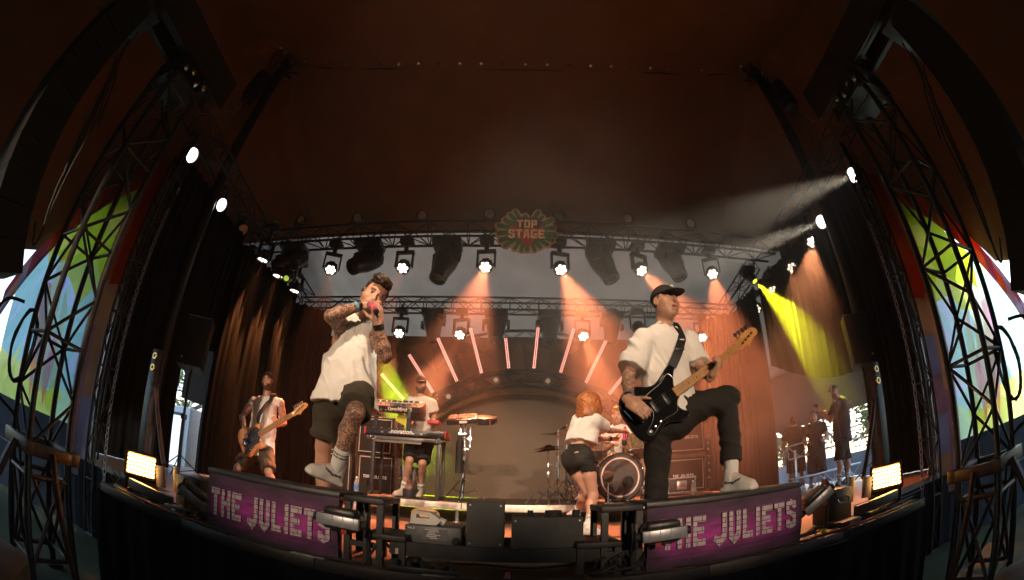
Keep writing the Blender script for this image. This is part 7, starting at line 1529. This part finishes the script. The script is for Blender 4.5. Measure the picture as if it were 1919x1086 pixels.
# ---------------------------------------------------------------- the dancing woman
J = {}
J['pelvis'] = at(1083, 852, 4.22); J['neck'] = at(1100, 784, 4.30); J['head'] = at(1106, 761, 4.33)
J['shR'] = at(1117, 790, 4.20); J['shL'] = at(1085, 787, 4.42); J['elR'] = at(1141, 806, 4.42); J['wrR'] = at(1163, 807, 4.58); J['elL'] = at(1112, 822, 4.52); J['wrL'] = at(1147, 822, 4.62)
J['hipR'] = J['pelvis'] + V3((.075, -.03, -.03)); J['hipL'] = J['pelvis'] + V3((-.07, .04, -.03)); J['kneeR'] = joint(J['hipR'], (1113, 930), .385, False); J['ankR'] = joint(J['kneeR'], (1103, 976), .36, True); J['kneeL'] = joint(J['hipL'], (1104, 926), .385, False); J['ankL'] = joint(J['kneeL'], (1078, 962), .36, False)
J['ankR'].z = ST+.09
def bob(B, L, M, k):
    k = k*1.25; B.ell(L(0, -.018, .035), (.098*k, .122*k, .10*k), M, .02); B.fcone(L(0, -.03, .02), L(0, -.03, -.15), .10*k, .118*k, (0, 0, 1), 1.0, .05); B.ell(L(0, .0, -.05), (.105*k, .105*k, .10*k), M, .04)
    B.ell(L(0, .12, -.03), (.062*k, .09*k, .10*k), M, .015, -1); B.cut(L(0, -.02, -.13), -V3(M[:, 2]) + V3(M[:, 1])*.25)
o = dict(base=(J['pelvis'].x, 4.2, ST), face=(.6, .8, 0), hup=(.05, .1, 1), hfwd=(.72, .66, -.1), s=.86, h=.0088, skin=(1.12, 1.12, 1.12), hair=(.25, .09, .03), leg=1.04, arm=.9, headk=1.06, broad=.92, handR=((.9, .1, -.2), (-.2, -.3, -.8), (.2, -.5, .6), .9, .6), handL=((.9, .3, 0), (.2, .4, .6), (-.2, .3, .8), .7, .5), ink=(('shR', 'elR', .35, 1.1, .8), ('elR', 'wrR', .1, .6, .5), ('elL', 'wrL', .2, .8, .5)),
         shirt=dict(m=COTTON, hem=-.15, loose=1.2, sleeve=.55, sw=1.0), pants=dict(m=JEANS, len=.42, w=.96, rise=.10), toeR=(.8, -.62, 0), toeL=(.6, -.3, -.75), upL=(.4, -.7, .6), hairdo=bob, hairm=hairm('ginger_hair', (.30, .095, .022)), sock=.26, shoe=dict(c_up=(.75, .66, .6), c_sole=(.75, .68, .62), mark=(.7, .62, .56)),
         bands=(('watch', 'elL', 'wrL', .9, .026, .022, WATCH),))
person('person', 'ginger-haired woman in a cropped white shirt and dark shorts dancing before the drums', J, o)
b0 = J['wrR'] + V3((.055, .02, -.01)); T = thing('handheld_microphone', 'pink handheld microphone held down by the dancing woman', 'microphone', b0, abs_=True); md = V3((-.12, -.15, -1)).normalized(); F = frame(md)
b = MB(); b.lathe([(.016, -.06), (.019, .0), (.022, .10)], b0, F, 16); b.build('handle', PINK, T); b = MB(); b.lathe([(.022, .10), (.027, .125), (.025, .15), (0, .165)], b0, F, 16); b.build('grille', RUBBER, T)
# ---------------------------------------------------------------- the drummer
J = {}
J['pelvis'] = at(1163, 860, 6.1); J['pelvis'].z = RZ+.62; J['neck'] = at(1157, 803, 6.08); J['head'] = at(1157, 780, 6.02)
J['shR'] = at(1137, 812, 6.05); J['shL'] = at(1178, 812, 6.05); J['elR'] = at(1134, 842, 6.0); J['wrR'] = at(1147, 834, 5.82); J['elL'] = at(1187, 838, 6.0); J['wrL'] = at(1175, 836, 5.82)
J['hipR'] = J['pelvis'] + V3((-.1, -.03, -.03)); J['hipL'] = J['pelvis'] + V3((.1, -.03, -.03)); J['kneeR'] = J['hipR'] + V3((-.16, -.36, -.06)); J['kneeL'] = J['hipL'] + V3((.16, -.36, -.06)); J['ankR'] = V3((J['kneeR'].x, J['kneeR'].y+.06, RZ+.1)); J['ankL'] = V3((J['kneeL'].x, J['kneeL'].y+.06, RZ+.1))
def crop(B, L, M, k): B.ell(L(0, -.012, .05), (.083*k, .104*k, .086*k), M, .02); B.ell(L(0, .03, .115), (.06*k, .07*k, .03*k), M, .03); B.ell(L(0, .075, -.015), (.1*k, .075*k, .09*k), M, .012, -1); B.ell(L(0, 0, -.09), (.12*k, .14*k, .085*k), M, .01, -1)
o = dict(base=(J['pelvis'].x, 6.3, RZ), face=(0, -1, 0), hup=(.05, -.05, 1), hfwd=(-.35, -.95, -.05), s=.98, h=.0098, hair=(.10, .05, .025), beard=.25, stache=True, handR=((.3, -.9, .2), (0, -.2, -1), (1, 0, 0), 1.0), handL=((-.3, -.9, .2), (0, -.2, -1), (-1, 0, 0), 1.0), ink=(('elR', 'wrR', -.1, 1, .9), ('shR', 'elR', .5, 1.1, .9)),
         shirt=dict(m=COTTON, hem=.08, loose=1.12, sleeve=.6), pants=dict(m=BLKC, len=.85, w=1.08), toeR=(-.2, -1, 0), toeL=(.2, -1, 0), hairdo=crop, hairm=hairm('orange_hair', (.42, .16, .04)))
person('person', 'moustached drummer in a white shirt sitting behind the bass drum', J, o)
for S_, e in (('R', V3((.35, -.75, .25))), ('L', V3((-.3, -.8, .3)))):
    b = MB(); q = J['wr'+S_] + V3((0, -.07, 0)); b.cyl(q - e*.1, q + e*.36, .008, .005, n=8); b.sph(q + e*.365, .008, 8); tag(b.build('drumstick', mat('hickory', (.5, .3, .13), .5)), 'wooden drumstick in the ' + ('right' if S_ == 'R' else 'left') + ' hand of the drummer', 'drumstick', 'drumsticks')
# ---------------------------------------------------------------- stage hands in the right wing
J = {}
J['pelvis'] = at(1579, 812, 5.7); J['neck'] = at(1577, 750, 5.7); J['head'] = at(1563, 733, 5.66)
J['shR'] = at(1566, 760, 5.58); J['shL'] = at(1590, 757, 5.82); J['elR'] = joint(J['shR'], (1556, 787), .28, True); J['wrR'] = joint(J['elR'], (1538, 770), .24, True); J['elL'] = joint(J['shL'], (1568, 782), .28, False); J['wrL'] = joint(J['elL'], (1541, 775), .24, True)
J['hipR'] = J['pelvis'] + V3((-.05, -.07, -.02)); J['hipL'] = J['pelvis'] + V3((.05, .07, -.02)); J['kneeR'] = joint(J['hipR'], (1572, 862), .43, True); J['kneeL'] = joint(J['hipL'], (1588, 862), .43, False); J['ankR'] = V3((J['kneeR'].x+.0, J['kneeR'].y, ST+.095)); J['ankL'] = V3((J['kneeL'].x, J['kneeL'].y, ST+.095))
common = dict(s=1.0, h=.0105, hair=(.03, .02, .015), sock=.2, shoe=dict(c_up=(.03, .03, .03), c_sole=(.05, .05, .05), mark=(.03, .03, .03)))
o = dict(common, base=(J['pelvis'].x, 5.7, ST), face=(-1, -.5, 0), hup=(-.12, -.05, 1), hfwd=(-1, -.35, -.2), cap='front', beard=.7, broad=1.12, handR=((-.8, -.2, .3), (-.2, .8, 0), (0, 0, 1), .8), handL=((-.8, -.1, .3), (-.2, -.8, 0), (0, 0, 1), .8), ink=(('elR', 'wrR', 0, 1, .6),), shirt=dict(m=BLKC, hem=.12, loose=1.18, sleeve=.65), pants=dict(m=BLKC, len=1.02, w=1.2), toeR=(-1, -.5, 0), toeL=(-1, -.2, 0))
person('person', 'stage hand in black with a cap looking at a phone in the right wing', J, o)
b = MB(); q = J['wrR'] + V3((-.09, -.0, .06)); b.box(q, (.012, .075, .15), Matrix.Rotation(R(30), 3, 'Z') @ Matrix.Rotation(R(-20), 3, 'Y'), .004); tag(b.build('mobile_phone', BLKG), 'black mobile phone held up by the stage hand', 'phone')
def crew(px_p, px_n, px_h, Y, face, label, armpx, s=.98, cp=None):
    J = {}; J['pelvis'] = at(*px_p, Y); J['neck'] = at(*px_n, Y); J['head'] = at(*px_h, Y); fz = V3(face).normalized(); sd = V3((fz.y, -fz.x, 0))
    J['shR'] = J['neck'] + sd*.18*s - V3((0, 0, .05)); J['shL'] = J['neck'] - sd*.18*s - V3((0, 0, .05)); J['hipR'] = J['pelvis'] + sd*.09 - V3((0, 0, .02)); J['hipL'] = J['pelvis'] - sd*.09 - V3((0, 0, .02))
    for S_, e in (('R', 1), ('L', -1)):
        J['el'+S_] = J['sh'+S_] + (sd*e*.08 + V3((0, 0, -.25)) + fz*.06); J['wr'+S_] = J['el'+S_] + (fz*.2 + V3((0, 0, -.06)) - sd*e*.06); J['knee'+S_] = J['hip'+S_] + sd*e*.03 + fz*.03 + V3((0, 0, -.42*s)); J['ank'+S_] = V3((J['knee'+S_].x + sd.x*e*.02, J['knee'+S_].y, ST+.095))
    o = dict(common, s=s, base=(J['pelvis'].x, Y, ST), face=fz, hup=(0, 0, 1), hfwd=fz + V3((0, 0, -.25)), cap=cp, beard=.3, handR=(fz, -sd, (0, 0, 1), .5), handL=(fz, sd, (0, 0, 1), .5), shirt=dict(m=BLKC, hem=.12, loose=1.15, sleeve=.6), pants=dict(m=BLKC, len=1.0, w=1.15), toeR=fz, toeL=fz)
    if not cp: o['hairdo'] = crop; o['hairm'] = hairm('dark_crew_hair', (.03, .02, .015))
    return person('person', label, J, o)
crew((1492, 845), (1489, 804), (1487, 793), 7.3, (.35, .9, 0), 'leftmost stage hand in dark clothes seen from behind in the right wing', None)
crew((1530, 845), (1527, 795), (1525, 782), 6.9, (-.6, -.6, 0), 'middle stage hand in black standing behind the bare truss', None)
# ================================================================ HAZE: damp air everywhere, stage fog over the band
hz = MB(); hz.box((0, 15, 5.3), (118, 108, 12.6))
hm = bpy.data.materials.new('haze_air'); hm.use_nodes = True; _n = hm.node_tree.nodes; _n.clear()
_o = _n.new('ShaderNodeOutputMaterial'); _v = _n.new('ShaderNodeVolumePrincipled'); _v.inputs['Color'].default_value = (.9, .88, .86, 1); _v.inputs['Density'].default_value = .0016; _v.inputs['Anisotropy'].default_value = .2
hm.node_tree.links.new(_v.outputs[0], _o.inputs['Volume'])
tag(hz.build('haze', hm, None, 0), 'thin stage fog hanging in the air', 'haze', kind='stuff')
sm = MB(); sm.sph((0, 0, 0), (1, 1, 1), 20)
fm_ = bpy.data.materials.new('fog_cloud'); fm_.use_nodes = True; t_ = fm_.node_tree; _n = t_.nodes; _n.clear(); L_ = t_.links
_o = _n.new('ShaderNodeOutputMaterial'); _v = _n.new('ShaderNodeVolumePrincipled'); _v.inputs['Color'].default_value = (.9, .88, .86, 1); _v.inputs['Anisotropy'].default_value = .2
tc_ = _n.new('ShaderNodeTexCoord'); ln = _n.new('ShaderNodeVectorMath'); ln.operation = 'LENGTH'; L_.new(tc_.outputs['Object'], ln.inputs[0])
fo = _n.new('ShaderNodeMapRange'); fo.inputs[1].default_value = .45; fo.inputs[2].default_value = .98; fo.inputs[3].default_value = 1; fo.inputs[4].default_value = 0; L_.new(ln.outputs['Value'], fo.inputs[0])
nz_ = _n.new('ShaderNodeTexNoise'); nz_.inputs['Scale'].default_value = 2.6; nz_.inputs['Detail'].default_value = 3; nz_.inputs['Distortion'].default_value = .6; L_.new(tc_.outputs['Object'], nz_.inputs['Vector'])
nr = _n.new('ShaderNodeMapRange'); nr.inputs[1].default_value = .36; nr.inputs[2].default_value = .68; nr.inputs[3].default_value = .25; nr.inputs[4].default_value = 1.8; L_.new(nz_.outputs['Fac'], nr.inputs[0])
mu = _n.new('ShaderNodeMath'); mu.operation = 'MULTIPLY'; L_.new(fo.outputs[0], mu.inputs[0]); L_.new(nr.outputs[0], mu.inputs[1]); m2 = _n.new('ShaderNodeMath'); m2.operation = 'MULTIPLY'; m2.inputs[1].default_value = .065; L_.new(mu.outputs[0], m2.inputs[0]); L_.new(m2.outputs[0], _v.inputs['Density'])
L_.new(_v.outputs[0], _o.inputs['Volume'])
fg = sm.build('stage_fog', fm_, None, 60); fg.location = (2.7, 6.0, ez(2.7)); fg.scale = (5.0, 4.0, 3.7)
tag(fg, 'drifting stage fog lit by the lamps over the right half of the stage', 'fog', kind='stuff')
f2 = fg.copy(); col.objects.link(f2); f2.location = (-1.75, 8.0, ez(1.5)); f2.scale = (1.5, 1.0, 1.6)
tag(f2, 'small cloud of fog behind the singer glowing yellow-green', 'fog', kind='stuff')
